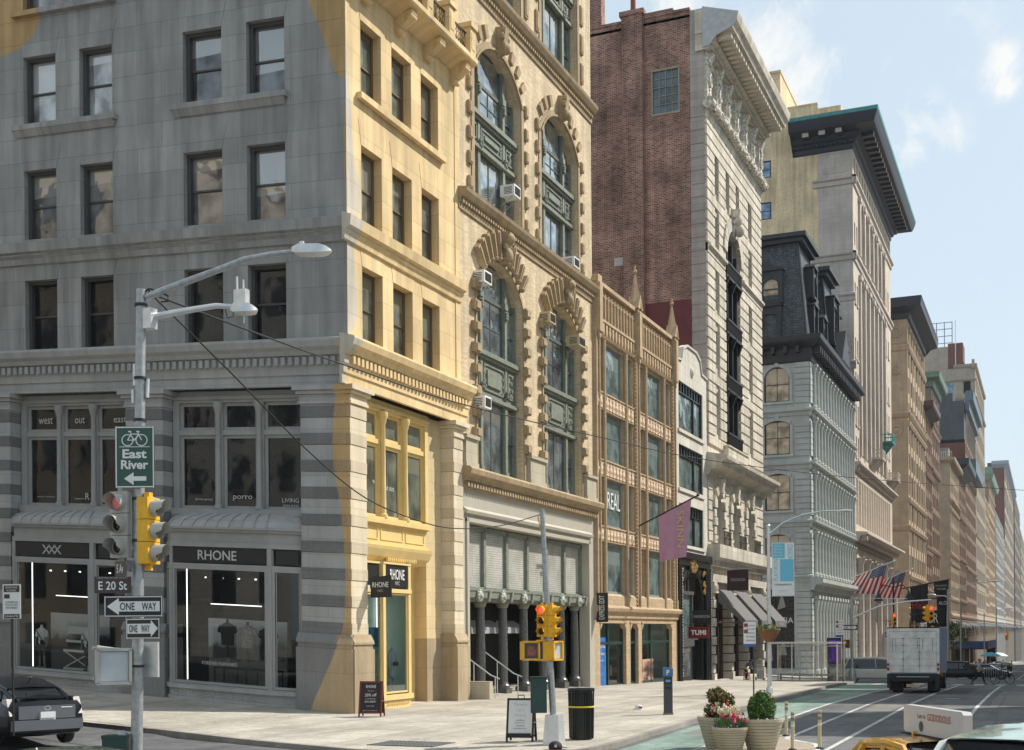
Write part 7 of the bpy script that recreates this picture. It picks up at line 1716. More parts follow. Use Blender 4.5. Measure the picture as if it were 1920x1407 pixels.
# sandwich boards
def aframe(label,loc,rot,w,h,fr,board,lm,lines):
    t=thing('sandwich_board',label,'sandwich board',loc,rot)
    for s,nm in ((-1,'front_board'),(1,'back_board')):
        m=MB(); tilt=Matrix.Rotation(-s*R(-13),3,'X'); fr_=MB()
        def tb(x0,x1,z0,z1,y0,y1,mm,m_): 
            n=len(m_.v); 
            m_.box(x0,x1,y0,y1,z0,z1,mm)
            for i in range(n,len(m_.v)):
                p=Vector(m_.v[i]); p.z-=h; p=Matrix.Rotation(s*R(12),3,'X')@p; p.z+=h; m_.v[i]=tuple(p)
        tb(-w/2,-w/2+.05,0,h,-.02,.02,0,m); tb(w/2-.05,w/2,0,h,-.02,.02,0,m); tb(-w/2,w/2,h-.05,h,-.02,.02,0,m); tb(-w/2,w/2,.1,.15,-.02,.02,0,m); tb(-w/2+.05,w/2-.05,.15,h-.05,-.012,.012,1,m)
        m.build(nm,[fr,board],t)
    m=MB(); m.tube([(w/2-.02,-.16,h*.45),(w/2-.02,.16,h*.45)],.012,5); m.build('hinge_chain',mt_steel,t)
    tr=Matrix.Rotation(-R(12),3,'X')
    for s_,z,hh,ww,mm in lines:
        o=text(s_,hh,mm,t,(0,0,0),width=ww,th=.002); p=Matrix.Rotation(R(-12),3,'X')@Vector((0,-.016,z-h)); o.location=(p.x,p.y,p.z+h); o.rotation_euler=(R(-12),0,0)
    return t
mt_dred=plain('board_red_wood',(.16,.022,.018),.5,var=.2); mt_chalk=plain('chalkboard',(.022,.016,.014),.7,var=.3)
aframe('red framed chalkboard sandwich board at the foot of the corner pier',(1.75,-1.6,0),R(14),.80,1.2,mt_dred,mt_chalk,mt_signw,[('RHONE',1.02,.1,.34,mt_signw),('Get up to',.87,.05,.22,mt_let),('20% off',.73,.10,.4,mt_signw),('everything',.6,.06,.34,mt_let),('25% $200+',.5,.07,.4,mt_signw),('more info',.36,.05,.26,mt_let),('@rhone.5thave',.2,.05,.5,mt_let)])
ys_=plain('yellow_dot',(.7,.5,.05),.5,var=0)
t2=aframe('black framed white sandwich board with hand lettering near the corner pole',(10.35,-9.1,0),R(10),.72,1.12,mt_blk,mt_signw,mt_blk,[('Paradis',.96,.07,.34,mt_let),('Let\'s',.82,.09,.2,mt_let),('Menu',.68,.07,.3,mt_let),('coffee',.55,.035,.22,mt_blk),('pastries',.48,.035,.26,mt_blk),('salads',.41,.035,.22,mt_blk),('sandwiches',.34,.035,.34,mt_blk)])
m=MB(); m.tube([(-.08,0,1.12),(-.08,0,1.2),(.08,0,1.2),(.08,0,1.12)],.015,6); m.build('handle',mt_blk,t2); m=MB(); m.box(-.3,.3,-.26,-.24,.14,.24); m.build('footer',mt_blk,t2)
# parking kiosk
pk=thing('parking_meter','slim dark parking meter kiosk with a blue cap marked P','parking meter',(10.98,2.3,0),TH-.1)
m=MB(); m.box(-.17,.17,-.14,.14,0,.06,2); m.box(-.15,.15,-.12,.12,.06,1.3,0); m.ext([(-.17,1.3),(.17,1.3),(.17,1.56),(-.17,1.6)],-.14,.14,1); m.build('body',[plain('kiosk_charcoal',(.05,.052,.06),.4),plain('kiosk_blue',(.05,.16,.34),.4),plain('kiosk_bronze',(.2,.15,.1),.5)],pk)
text('P',.17,mt_signw,pk,(0,-.142,1.43),width=.1,bold=.02); m=MB(); m.box(-.12,.12,-.126,-.12,1.02,1.24,0); m.box(-.08,.08,-.13,-.126,1.1,1.18,1); m.box(-.1,.1,-.126,-.12,.85,.95,0); m.build('screen',[mt_blkp,mt_blue],pk)
m=MB(); m.box(-.16,.16,-.1,.1,0,.05); m.sph((.02,0,.1),(.14,.08,.08),8); m.box(.05,.17,-.09,-.02,.04,.12,1); o=m.build('litter',[mt_signw,plain('litter_red',(.45,.03,.05),.6)],None,loc=(9.2,4.6,0)); tag(o,'small crumpled white and red litter on the pavement','litter')
def regsign(label,loc,px0,px1,pz0,pz1,rot=0):
    t=thing('parking_sign',label,'sign',loc,TH+rot); w,h=px1,pz1-pz0
    m=MB(); m.tube([(0,.03,0),(0,.03,pz1)],.032,6); m.build('post',mt_dgreen,t)
    m=MB(); m.box(px0,px0+w,0,.01,pz0,pz1,0); m.box(px0,px0+w,-.004,0,pz0,pz0+h*.12,1); m.box(px0+.02,px0+w*.35,-.004,0,pz1-h*.2,pz1-h*.05,2); m.box(px0+.02,px0+w*.35,-.004,0,pz1-h*.45,pz1-h*.3,2); m.build('sign_panel',[mt_signw,plain('sign_blue',(.06,.10,.32),.5),mt_redd],t)
    for k,s in enumerate(('NO STANDING','7AM-7PM','COMMERCIAL','METERED','PARKING')): text(s,h*.06,mt_redd,t,(px0+w*.55,-.008,pz1-h*(.14+.15*k)),width=w*.75,th=.003)
    return t
regsign('white and red parking regulation sign on a dark post before the awnings',(11.35,14.1,zg(11,14)),-.42,.52,2.15,3.2)
regsign('small parking regulation sign by the street kiosk at the far corner',(10.75,43.5,zg(10,43)),-.45,.48,2.9,4.0)
# banner lamp pole
Lp=Vector((11.2,18.1,zg(11,18))); bl=thing('street_lamp','slim steel street lamp with a long arm, carrying a pale blue banner','street lamp',Lp)
m=MB(); m.tube([(0,0,0),(0,0,7.55)],.10,10,r2=.075); m.lathe(0,0,[(.16,0),(.16,.25),(.1,.35)],8); m.sph((0,0,7.6),.1,8); m.build('pole',mt_steel2,bl)
m=MB(); m.tube([(0,0,7.2),(.6,.3,7.75),(1.4,.6,8.1),(2.2,.9,8.25),(2.9,1.2,8.28)],.045,8,r2=.03); m.build('lamp_arm',mt_steel2,bl); m=MB(); m.sph((3.15,1.3,8.27),(.38,.14,.06),10); m.build('lamp_head',mt_steel2,bl)
bn2=thing('banner','pale blue and white street banner reading FLATIRON NOMAD on the slim lamp pole','banner',Lp+Vector((.15,0,0)),TH-.05)
mt_cyan=plain('banner_cyan',(.16,.50,.66),.7,var=.03)
m=MB(); m.box(0,1.0,0,.02,4.45,6.85,0); m.box(.03,.58,-.004,0,6.15,6.82,1); m.box(.36,.97,-.004,0,5.1,6.1,1); m.build('cloth',[mt_signw,mt_cyan],bn2)
m=MB(); m.tube([(-.15,.01,6.87),(1.0,.01,6.87)],.02,6); m.tube([(-.15,.01,4.43),(1.0,.01,4.43)],.02,6); m.build('banner_arms',mt_steel,bn2)
for s,x_,z_,h_,w_,v_ in (('FLATIRON',.18,5.62,.20,1.0,1),('NOMAD',.82,6.42,.24,.7,1),):
    o=text(s,h_,mt_cyan,bn2,(0,0,0),width=w_,th=.006); o.matrix_local=Matrix.Translation((x_,-.004,z_))@Matrix.Rotation(-HP,4,'Y')
for s,x_,z_,w_,mm in (('Discover',.3,6.7,.36,mt_signw),('New York',.3,6.56,.4,mt_signw),('Discover',.3,6.42,.36,mt_signw),('New York',.3,6.28,.4,mt_signw),('FLATIRONNOMAD.NYC',.5,4.95,.8,mt_blk),('google',.5,4.68,.4,mt_let)): text(s,.08,mm,bn2,(x_,-.006,z_),width=w_,th=.005)
def leaves(m,c,r,n,s=.05,mi=(0,),zmin=-9,shell=.75,egg=1):
    for _ in range(n):
        u=random.uniform(-1,1); a=random.uniform(0,2*PI); q=math.sqrt(1-u*u); k=random.uniform(shell,1.0)
        p=Vector((c[0]+r[0]*q*math.cos(a)*k*(1-.25*max(0,u)*(egg-1)),c[1]+r[1]*q*math.sin(a)*k*(1-.25*max(0,u)*(egg-1)),c[2]+r[2]*u*k))
        if p.z<zmin: continue
        d=Vector((random.uniform(-1,1),random.uniform(-1,1),random.uniform(-.3,1))).normalized(); e=d.cross(Vector((random.random(),random.random(),random.random()))).normalized(); f=d.cross(e)
        ss=s*random.uniform(.6,1.3); m.face([p-e*ss*.5,p+f*ss*.35,p+e*ss,p-f*ss*.35],random.choice(mi))
mt_leaf=plain('leaf_green',(.055,.13,.02),.6,var=.45,scale=9); mt_leafd=plain('leaf_dark',(.02,.05,.012),.6,var=.3,scale=9); mt_leafl=plain('leaf_light',(.15,.25,.04),.6,var=.3,scale=9); mt_leafo=plain('leaf_bronze',(.30,.17,.06),.6,var=.3,scale=9)
hb=thing('hanging_basket','hanging basket of yellow green plants on the slim lamp pole','hanging basket',Lp+Vector((0,-.3,2.75)))
m=MB(); m.lathe(.05,0,[(.16,-.38),(.34,-.2),(.46,.12),(.46,.16),(.4,.14)],16,caps=False); m.build('basket',plain('coir_brown',(.22,.10,.045),.9,var=.4,scale=20,bump=.6),hb)
m=MB(); leaves(m,(.05,0,.2),(.5,.5,.22),420,.09,(0,1,2)); m.build('plants',[mt_leaf,mt_leafl,mt_leafo],hb)
# bus shelter, kiosk, signals at the far corner
ss=thing('bus_shelter','glass bus shelter on the far part of the near pavement','bus shelter',(5.2,50.6,zg(5,50)),-.18)
m=MB()
for x_ in (0,1.6,3.2,4.8): m.box(x_-.04,x_+.04,-.04,.04,0,2.6); m.box(x_-.04,x_+.04,-1.5,-1.42,0,2.6)
m.box(-.1,4.9,-1.6,.1,2.6,2.72); m.box(0,4.8,-.03,.03,.35,.42); m.box(0,4.8,-.03,.03,2.4,2.48); m.build('frame',mt_steel2,ss)
for i in range(3): m=MB(); m.box(i*1.6+.05,i*1.6+1.55,-.01,.01,.42,2.4); m.build('glass_panel',mt_clear2,ss)
m=MB(); m.box(.2,4.4,-.5,-.1,.45,.5); m.box(.3,.36,-.4,-.2,0,.45); m.box(4.2,4.26,-.4,-.2,0,.45); m.build('bench',mt_steel,ss)
lk=thing('street_kiosk','tall slim street kiosk with a dark purple screen at the far corner','kiosk',(9.15,50.3,zg(9,50)),TH+.12)
m=MB(); m.box(-.45,.45,-.14,.14,0,1.2,1); m.box(-.45,.45,-.14,.14,1.2,3.0,0); m.box(.45,.49,-.16,.16,0,3.02,1); m.build('body',[plain('kiosk_dark_blue',(.02,.018,.07),.3),plain('kiosk_grey',(.35,.36,.34),.4,.3)],lk)
mt_scr=plain('screen_purple',(.05,.02,.14),.2,var=.9,scale=2.2,emit=.6); m=MB(); m.box(-.38,.40,-.15,-.141,1.3,2.85); m.build('screen',mt_scr,lk)
def mast(label,base,H,arm,ly,heads,armz):
    t=thing('signal_pole',label,'pole',base); m=MB(); m.tube([(0,0,0),(0,0,H)],.11,10,r2=.09); m.lathe(0,0,[(.28,0),(.26,.7),(.14,.9)],8); m.build('pole',mt_steel,t)
    m=MB(); m.tube([(0,0,armz),(arm*.35,ly*.3,armz+.8),(arm*.7,ly*.7,armz+1.1),(arm,ly,armz+1.2)],.07,8,r2=.04); m.tube([(0,0,H-.2),(arm*.7,ly*.7,armz+1.3)],.02,5); m.build('mast_arm',mt_steel2,t); return t
cpz=zg(10.2,51.6); mast('grey signal pole with a long mast arm at the far corner of the block',Vector((10.2,51.6,cpz)),6.0,5.3,0,None,4.4)
hb_=Vector((10.2,51.6,cpz))
signal_head('yellow signal with a lit red lens at the tip of the far mast arm',hb_+Vector((5.3,-.1,5.0)),TH-.3,mt_yel,mt_yel,mt_redl,sc=.95)
signal_head('yellow signal turned sideways at the tip of the far mast arm',hb_+Vector((4.95,-.1,5.0)),TH-1.5,mt_yel,mt_yel,None,sc=.95)
oneway('far ONE WAY sign pointing right on the mast arm signal pole',hb_+Vector((-.1,-.2,3.75)),TH,1.1,.4,False)
pedsignal('yellow pedestrian signal on the far mast pole beside the kiosk',hb_+Vector((-.35,0,2.6)),TH+.4,mt_yel,mt_handf,mt_hand,w=.45,h=.6)
bn_=thing('litter_basket','small grey bin beside the far mast pole','bin',(9.2,51.7,zg(9,52))); m=MB(); m.lathe(0,0,[(.22,0),(.27,1.0),(.25,1.0)],12); m.build('basket',mt_steel,bn_); m=MB(); m.lathe(0,0,[(.28,.98),(.29,1.05),(.2,1.1)],12); m.build('rim',mt_blk,bn_)
# twin bell lamp and further signals
for (px,py,d,lab,red,lamps) in ((1675,1268,112,'black ornamental post with two bell lamps and a red signal',True,True),):
    b=at(px,py,d); b.z=zg(b.x,b.y); t=thing('street_lamp',lab,'street lamp',b); m=MB(); m.tube([(0,0,0),(0,0,8.9)],.13,8,r2=.06); m.tube([(-1.3,0,7.8),(-.8,0,8.3),(0,0,8.1),(.8,0,8.3),(1.3,0,7.8)],.05,6); m.lathe(0,0,[(.3,0),(.25,.9),(.14,1.1)],8); m.build('post',mt_iron,t)
    for x_ in (-1.3,1.3): m=MB(); m.lathe(x_,0,[(.06,7.8),(.12,7.5),(.3,7.2),(.42,6.9)],12); m.sph((x_,0,6.9),(.28,.28,.18),8,1); m.build('bell_lamp',[mt_iron,plain('lamp_glass',(.6,.5,.3),.3)],t)
    signal_head('yellow signal with red lens lit on the twin bell lamp post',b+Vector((.1,-.25,5.6)),TH,mt_yel,mt_yel,mt_redl,sc=1.0)
    oneway('distant ONE WAY sign pointing right on the twin bell lamp post',b+Vector((0,-.2,3.9)),TH,1.5,.45,False)
for i,(px,py0,py1,d,arm,lab,sg) in enumerate(((1777,1285,1120,125,4.0,'first slim steel lamp pole up the avenue beyond the truck',None),(1801,1265,1140,150,-3.6,'second steel lamp pole up the avenue with its signal showing yellow sides',1),(1845,1250,1165,220,4,'third lamp pole up the avenue with a mast signal',1),(1868,1245,1150,300,5,'fourth lamp pole up the avenue beyond the shed',None))):
    b=at(px,py0,d); b.z=zg(b.x,b.y); H=(1195-py1)*d/F+2.8-b.z
    t=thing('street_lamp',lab,'street lamp',b,group='lamp poles up the avenue'); m=MB(); m.tube([(0,0,0),(0,0,H)],.12,8,r2=.08); m.build('pole',mt_steel,t); m=MB(); m.tube([(0,0,H-.4),(arm*.5,0,H+.5),(arm,0,H+.7)],.05,6); m.build('lamp_arm',mt_steel2,t); m=MB(); m.sph((arm+.3,0,H+.7),(.5,.2,.1),8); m.build('lamp_head',mt_steel2,t)
    if sg: signal_head(['','yellow signal hung between the second lamp pole and the white fascia','yellow signal on the mast of the third lamp pole',''][i],b+Vector((arm*.9,-.2,5.6 if i==1 else 6.2)),TH-.9,mt_yel,mt_yel,mt_redl if i==2 else None,sc=1.15)
# flags
def flagmat():
    m,t,b=newmat('flag_cloth'); n=t.nodes.new; l=t.links.new; uv=n('ShaderNodeUVMap'); uv.uv_map='UVMap'; sp=n('ShaderNodeSeparateXYZ'); l(uv.outputs[0],sp.inputs[0])
    # u runs across the 13 stripes (0 = lowest), v runs from the fly (0) to the hoist (1)
    st=M('MODULO',M('FLOOR',M('MULTIPLY',sp.outputs['X'],13,tree=t),tree=t),2,tree=t)
    mx=n('ShaderNodeMix'); mx.data_type='RGBA'; l(st,mx.inputs[0]); mx.inputs[6].default_value=(.55,.012,.03,1); mx.inputs[7].default_value=(.85,.84,.82,1)
    can=M('MULTIPLY',M('GREATER_THAN',sp.outputs['X'],6/13,tree=t),M('GREATER_THAN',sp.outputs['Y'],.6,tree=t),tree=t)
    vo=n('ShaderNodeTexVoronoi'); vo.voronoi_dimensions='2D'; vo.inputs['Scale'].default_value=15; vo.inputs['Randomness'].default_value=0; l(uv.outputs[0],vo.inputs['Vector'])
    star=M('LESS_THAN',vo.outputs['Distance'],.26,tree=t)
    c=n('ShaderNodeMix'); c.data_type='RGBA'; l(star,c.inputs[0]); c.inputs[6].default_value=(.02,.03,.13,1); c.inputs[7].default_value=(.7,.7,.72,1)
    f=n('ShaderNodeMix'); f.data_type='RGBA'; l(can,f.inputs[0]); l(mx.outputs[2],f.inputs[6]); l(c.outputs[2],f.inputs[7]); l(f.outputs[2],b.inputs['Base Color']); b.inputs['Roughness'].default_value=.85; return m
mt_flag=flagmat()
for lab,y,z,pxo in (('striped flag with stars on an angled pole, nearer and left of the two',122.5,9.3,0),('striped flag with stars on an angled pole, farther and right of the two',145,9.3,0)):
    t=thing('flag',lab,'flag',(0,y,z),group='flags on the stone tower'); t.scale=(.86,.86,.86)
    m=MB(); m.tube([(-.2,0,-.2),(6.2,.5,2.3)],.08,6); m.sph((6.3,.5,2.35),.16,8); m.build('pole',mt_wht,t)
    cloth((1.6,.1,.5),(5.4,.4,2.0),(-.6,.1,-2.2),(4.2,.9,-2.4),26,12,.5,mt_flag,'cloth',t,fr=2.2,ph=.7,th=.02)
# planters
mt_pot=plain('planter_cream',(.46,.40,.28),.7,var=.08,bump=.15); mt_soil=plain('soil',(.03,.02,.015),.9)
def pot(label,x,y,rt,rb,h):
    z=zg(x,y)+ROAD+.013; t=thing('planter',label,'planter',(x,y,z)); m=MB(); prof_=[(rb,0)]; n=9
    for i in range(n):
        a=rb+(rt-rb)*(i/n); b=rb+(rt-rb)*((i+1)/n); z0=h*.9*i/n; z1=h*.9*(i+1)/n; prof_+=[(a+.02,z0+.008),(b+.02,z1-.012),(b-.004,z1)]
    prof_+=[(rt+.03,h*.9),(rt+.035,h),(rt-.03,h),(rt-.05,h*.88)]
    m.lathe(0,0,prof_,36,caps=False); m.build('pot',mt_pot,t); m=MB(); m.lathe(0,0,[(rt-.04,h*.9),(rt-.04,h*.905)],24); m.build('soil',mt_soil,t); return t,z
tp,z=pot('large cream ribbed planter with a clipped egg shaped green bush',16.35,-8.3,.51,.31,.78)
m=MB(); leaves(m,(0,0,1.02),(.33,.33,.41),5600,.042,(0,0,1,2),zmin=.68,shell=.80,egg=1.5); leaves(m,(.03,0,1.06),(.35,.35,.42),500,.05,(0,2),zmin=.7,shell=.93,egg=1.5); m.sph((0,0,1.0),(.26,.26,.32),14,1); m.build('clipped_bush',[mt_leaf,mt_leafd,mt_leafl],tp)
def flowers(parent,n,r,z0,z1,mats,s=.03,off=(0,0)):
    m=MB(); 
    for _ in range(n):
        a=random.uniform(0,2*PI); q=r*math.sqrt(random.random()); z=random.uniform(z0,z1); x_,y_=off[0]+q*math.cos(a),off[1]+q*math.sin(a)
        k=random.randrange(len(mats)); m.sph((x_,y_,z),(s,s,s*1.25),6,k,4)
    return m.build('flowers',mats,parent)
mt_viol=plain('pansy_violet',(.12,.07,.28),.7,var=.3); mt_redf=plain('tulip_red',(.62,.03,.07),.6,var=.2); mt_cream=plain('hyacinth_cream',(.62,.56,.38),.7,var=.1); mt_pinkf=plain('tulip_pink',(.70,.10,.22),.6)
flowers(tp,60,.44,.74,.80,[mt_viol,mt_cream],.028)
m=MB(); leaves(m,(0,0,.73),(.45,.45,.08),300,.06,(0,1),shell=.2); m.build('ground_foliage',[mt_leaf,mt_leafd],tp)
tb,z=pot('cream ribbed planter with a bronze leaved shrub, behind the tulips',15.2,-7.9,.50,.30,.78)
m=MB()
for q in range(11):
    a=random.uniform(0,2*PI); rr=random.uniform(.05,.3); h=random.uniform(.2,.62)*(1.15-rr); leaves(m,(rr*math.cos(a),rr*math.sin(a),.8+h),(.13,.13,.14),210,.07,(0,1,2,0),shell=.2)
leaves(m,(0,0,.9),(.40,.40,.28),1300,.07,(0,1,1),shell=.2); m.build('bronze_shrub',[mt_leafo,mt_leafd,mt_leaf],tb)
flowers(tb,46,.34,.85,1.12,[mt_redf,mt_cream,mt_cream],.035,(.1,-.15))
tf,z=pot('smaller cream ribbed planter of red tulips and white blooms in front of the shrub planter',15.72,-8.9,.41,.26,.60)
m=MB()
for q in range(150):
    a=random.uniform(0,2*PI); rr=.36*math.sqrt(random.random()); x_,y_=rr*math.cos(a),rr*math.sin(a); h=random.uniform(.15,.36); dx,dy=random.uniform(-.08,.08),random.uniform(-.08,.08)
    m.face([(x_-.014,y_,.55),(x_+.014,y_,.55),(x_+dx+.004,y_+dy,.55+h),(x_+dx-.004,y_+dy,.55+h)])
leaves(m,(0,0,.6),(.38,.38,.12),400,.06,(0,),shell=.2); m.build('tulip_leaves',[mt_leaf],tf)
flowers(tf,26,.34,.74,.94,[mt_redf,mt_pinkf],.036,(.1,0)); flowers(tf,70,.3,.9,1.1,[mt_cream],.034,(-.05,.15)); flowers(tf,60,.39,.58,.64,[mt_viol,mt_viol,mt_cream],.028)
for i,(x_,y_,lab) in enumerate(((16.12,-3.9,'cream flexible post with dark bands, standing furthest back behind the bush planter'),(17.05,-8.0,'cream flexible post with dark bands, right beside the bush planter'),(17.6,-7.4,'cream flexible post with dark bands, rightmost of the three'))):
    t=thing('delineator_post',lab,'bollard',(x_,y_,ROAD+.01),group='flexible posts around the planters')
    m=MB(); m.tube([(0,0,.02),(.01,0,.95)],.045,10); m.build('post',plain('post_cream',(.58,.48,.28),.6),t); m=MB(); m.tube([(.008,0,.72),(.01,0,.8)],.047,10); m.tube([(.007,0,.58),(.008,0,.63)],.047,10,1); m.tube([(.01,0,.86),(.01,0,.9)],.047,10); m.build('bands',[plain('band_grey',(.2,.17,.14),.5),mt_signw],t); m=MB(); m.lathe(0,0,[(.11,0),(.1,.03),(.05,.05)],12); m.build('base',mt_blk,t)
# ---------------------------------------------------------------- vehicles
mt_tyre=plain('tyre',(.018,.018,.018),.85,var=.1); mt_rim=plain('alloy_rim',(.35,.35,.36),.3,.8,var=.1); mt_carg=plain('car_glass',(.012,.014,.016),.05,var=0,spec=.7)
mt_tail=plain('tail_lamp_clear',(.60,.54,.54),.15,var=.4,scale=30,spec=.8); mt_tailr=plain('tail_lamp_red',(.35,.02,.02),.2,var=.1)
def wheel(parent,x,y,r,w=.2,rim=None):
    m=MB(); rows=[]
    for yy,rr in ((-w/2,r*.62),(-w/2,r*.93),(-w/2+.03,r),(w/2-.03,r),(w/2,r*.93),(w/2,r*.62)): rows.append([(rr*math.cos(2*PI*j/24),yy,rr*math.sin(2*PI*j/24)) for j in range(24)])
    m.grid(rows,0,True); o=m.build('wheel',mt_tyre,parent,loc=(x,y,r))
    q=MB(); 
    for s in (-1,1):
        yy=s*(w/2-.04); q.grid([[(rr*math.cos(2*PI*j/24),yy+s*d,rr*math.sin(2*PI*j/24)) for j in range(24)] for rr,d in ((r*.64,.03),(r*.6,.0),(r*.2,-.01),(.02,.02))],0,True)
        for k in range(5):
            a=2*PI*k/5; q.obox((r*.38*math.cos(a),yy+s*.02,r*.38*math.sin(a)),r*.5,.02,r*.13,Matrix.Rotation(-a,3,'Y'))
    q.build('rim',rim or mt_rim,o); return o
def car(name,label,cat,loc,heading,paint,L_=4.5,W=1.76,H=1.47,kind='sedan',tail=None,wr=.32,plate=True,group=None,roofglass=None):
    """front towards +x"""
    t=thing(name,label,cat,loc,heading,group=group)
    w=W/2
    if kind=='hatch':   # long sloping tail
        body=[(-L_/2,.72,.42,.80),(-L_/2+.06,.82,.30,.98),(-L_/2+.35,.86,.24,1.02),(-L_*.28,.88,.22,.98),(0,.88,.20,.94),(L_*.22,.87,.22,.92),(L_*.36,.85,.22,.84),(L_*.46,.78,.26,.70),(L_/2,.6,.34,.55)]
        gh=[(-L_/2+.18,.60,1.0,.56,1.03),(-L_*.33,.72,1.0,.60,1.26),(-L_*.14,.76,.97,.60,1.44),(.1,.77,.95,.60,1.475),(L_*.13,.76,.94,.58,1.40),(L_*.30,.70,.92,.55,1.02)]
    elif kind=='van':
        body=[(-L_/2,.86,.40,1.0),(-L_/2+.1,.93,.28,1.06),(-L_*.25,.95,.24,1.06),(0,.95,.22,1.06),(L_*.25,.95,.22,1.04),(L_*.38,.92,.24,.98),(L_*.46,.84,.28,.86),(L_/2,.7,.36,.66)]
        gh=[(-L_/2+.04,.84,1.05,.72,H-.12),(-L_/2+.3,.88,1.05,.76,H),(0,.89,1.05,.78,H+.02),(L_*.18,.88,1.04,.74,H-.06),(L_*.36,.82,1.0,.66,1.08)]
    else:
        body=[(-L_/2,.70,.42,.78),(-L_/2+.08,.80,.30,.94),(-L_*.3,.87,.24,.98),(-.2,.88,.22,.96),(L_*.22,.87,.22,.94),(L_*.36,.85,.22,.86),(L_*.46,.78,.26,.74),(L_/2,.62,.34,.58)]
        gh=[(-L_*.40,.66,.95,.60,.98),(-L_*.26,.74,.96,.60,H-.08),(-L_*.05,.76,.96,.61,H),(L_*.06,.76,.95,.60,H-.02),(L_*.24,.70,.93,.56,.98)]
    s=W/1.76
    m=MB(); rows=[]
    for x,hw,z0,z1 in body:
        hw*=s; rows.append([(x,-hw*.9,z0),(x,-hw,z0+.12),(x,-hw*1.0,(z0+z1)/2),(x,-hw*.97,z1-.10),(x,-hw*.86,z1),(x,0,z1+.03),(x,hw*.86,z1),(x,hw*.97,z1-.10),(x,hw,(z0+z1)/2),(x,hw,z0+.12),(x,hw*.9,z0),(x,0,z0-.02)])
    m.grid(rows,0,True); m.face(rows[0][::-1],0); m.face(rows[-1],0); m.build('body',paint,t)
    g=MB(); rows=[]
    for x,a,z0,b,z1 in gh: a*=s;b*=s; rows.append([(x,-a,z0),(x,-b-.02,z1-.12),(x,-b+.08,z1-.015),(x,b-.08,z1-.015),(x,b+.02,z1-.12),(x,a,z0)])
    g.grid(rows,0); g.face(rows[0],0); g.face(rows[-1][::-1],0); g.build('windows',mt_carg,t)
    r=MB(); rr=[]
    for x,a,z0,b,z1 in gh[1:-1]: b*=s; rr.append([(x,-b-.035,z1-.13),(x,-b+.06,z1+.0),(x,0,z1+.025),(x,b-.06,z1+.0),(x,b+.035,z1-.13)])
    r.grid(rr,0); 
    def along(i,j,side): 
        x,a,z0,b,z1=gh[i]; x2,a2,z02,b2,z12=gh[j]; r.tube([(x,side*(a*s+.01),z0),(x2,side*(b2*s+.02),z12-.1)],.045,5)
    for sd in (-1,1):
        r.tube([(gh[0][0],sd*gh[0][1]*s,gh[0][2])]+[(x,sd*(b*s+.0),z1-.06) for x,a,z0,b,z1 in gh[1:-1]]+[(gh[-1][0],sd*gh[-1][1]*s,gh[-1][2])],.045,6)
        mid=len(gh)//2; x,a,z0,b,z1=gh[mid]; r.tube([(x,sd*(a*s+.01),z0),(x-.05,sd*(b*s+.03),z1-.1)],.035,5)
        x,a,z0,b,z1=gh[1]; r.tube([(x-.1,sd*(a*s+.015),z0),(x+.2,sd*(b*s+.03),z1-.1)],.06,5)
    r.build('roof',paint,t)
    if roofglass: q=MB(); q.grid([[(x,y,z+.012) for x,y,z in row[1:4]] for row in rr],0); q.build('glass_roof',roofglass,t)
    for x in (-L_*.31,L_*.31):
        for sd in (-1,1): wheel(t,x,sd*(w-.1),wr)
    for sd in (-1,1):
        q=MB(); 
        if kind=='hatch': q.ext([(-L_/2+.0,.70),(-L_/2+.36,.80),(-L_/2+.42,1.05),(-L_/2+.18,1.06)],sd*(w*.83)-.07,sd*(w*.83)+.07)
        else: q.box(-L_/2-.01,-L_/2+.16,sd*w*.82-.1,sd*w*.82+.1,.68,.88)
        q.build('tail_lamp',tail or mt_tailr,t)
        q=MB(); q.sph((L_*.47,sd*w*.68,.66),(.16,.14,.09),8); q.build('headlight',mt_steel2,t)
        q=MB(); q.sph((L_*.17,sd*(w+.08),1.0),(.08,.11,.07),8); q.build('mirror',paint,t)
        q=MB(); 
        for x_ in (-L_*.06,L_*.12): q.box(x_-.26,x_-.1,sd*(w+.0)-.012,sd*(w+.0)+.012,.78,.81)
        q.build('door_handle',mt_steel2 if kind=='van' else paint,t)
    q=MB(); q.box(-L_/2-.03,-L_/2+.1,-w*.80,w*.80,.34,.52); q.build('bumper',paint,t)
    if plate: q=MB(); q.box(-L_/2-.045,-L_/2-.02,-.17,.17,.60,.76); q.build('number_plate',mt_signw,t)
    return t
def ground(px,py,d):
    p=at(px,py,d); return Vector((p.x,p.y,zg(p.x,p.y)+ROAD))
mt_pdark=plain('paint_black_blue',(.008,.009,.012),.3,var=0,spec=.25,coat=.25); mt_pgrey=plain('paint_silver_grey',(.15,.155,.17),.3,.4,var=.05,coat=.4)
pr=car('parked_car','dark hatchback with clear tail lamps stopped at the left edge of the cross street','car',ground(8,1330,33.5),PI-R(24),mt_pdark,kind='hatch',tail=mt_tail,L_=4.6,H=1.5)
pr.scale=(1.16,1.16,1.16); pr.location.z=zg(pr.location.x,pr.location.y)+ROAD
m=MB(); m.box(-2.33,-2.29,-.62,.62,.62,.90); m.box(-2.36,-2.30,-.78,.78,.38,.60); m.build('tailgate_panel',mt_pgrey,pr)
m=MB(); m.box(-2.375,-2.345,-.16,.16,.64,.77); m.build('number_plate',mt_signw,pr); m=MB(); m.grid([[(-2.34,.07*math.cos(a)*q,.85+.05*math.sin(a)*q) for a in [2*PI*j/14 for j in range(14)]] for q in (1,.8)],0,True); m.tube([(-2.33,-.3,.85),(-2.33,-.55,.85)],.01,4); m.build('badge',mt_steel2,pr)
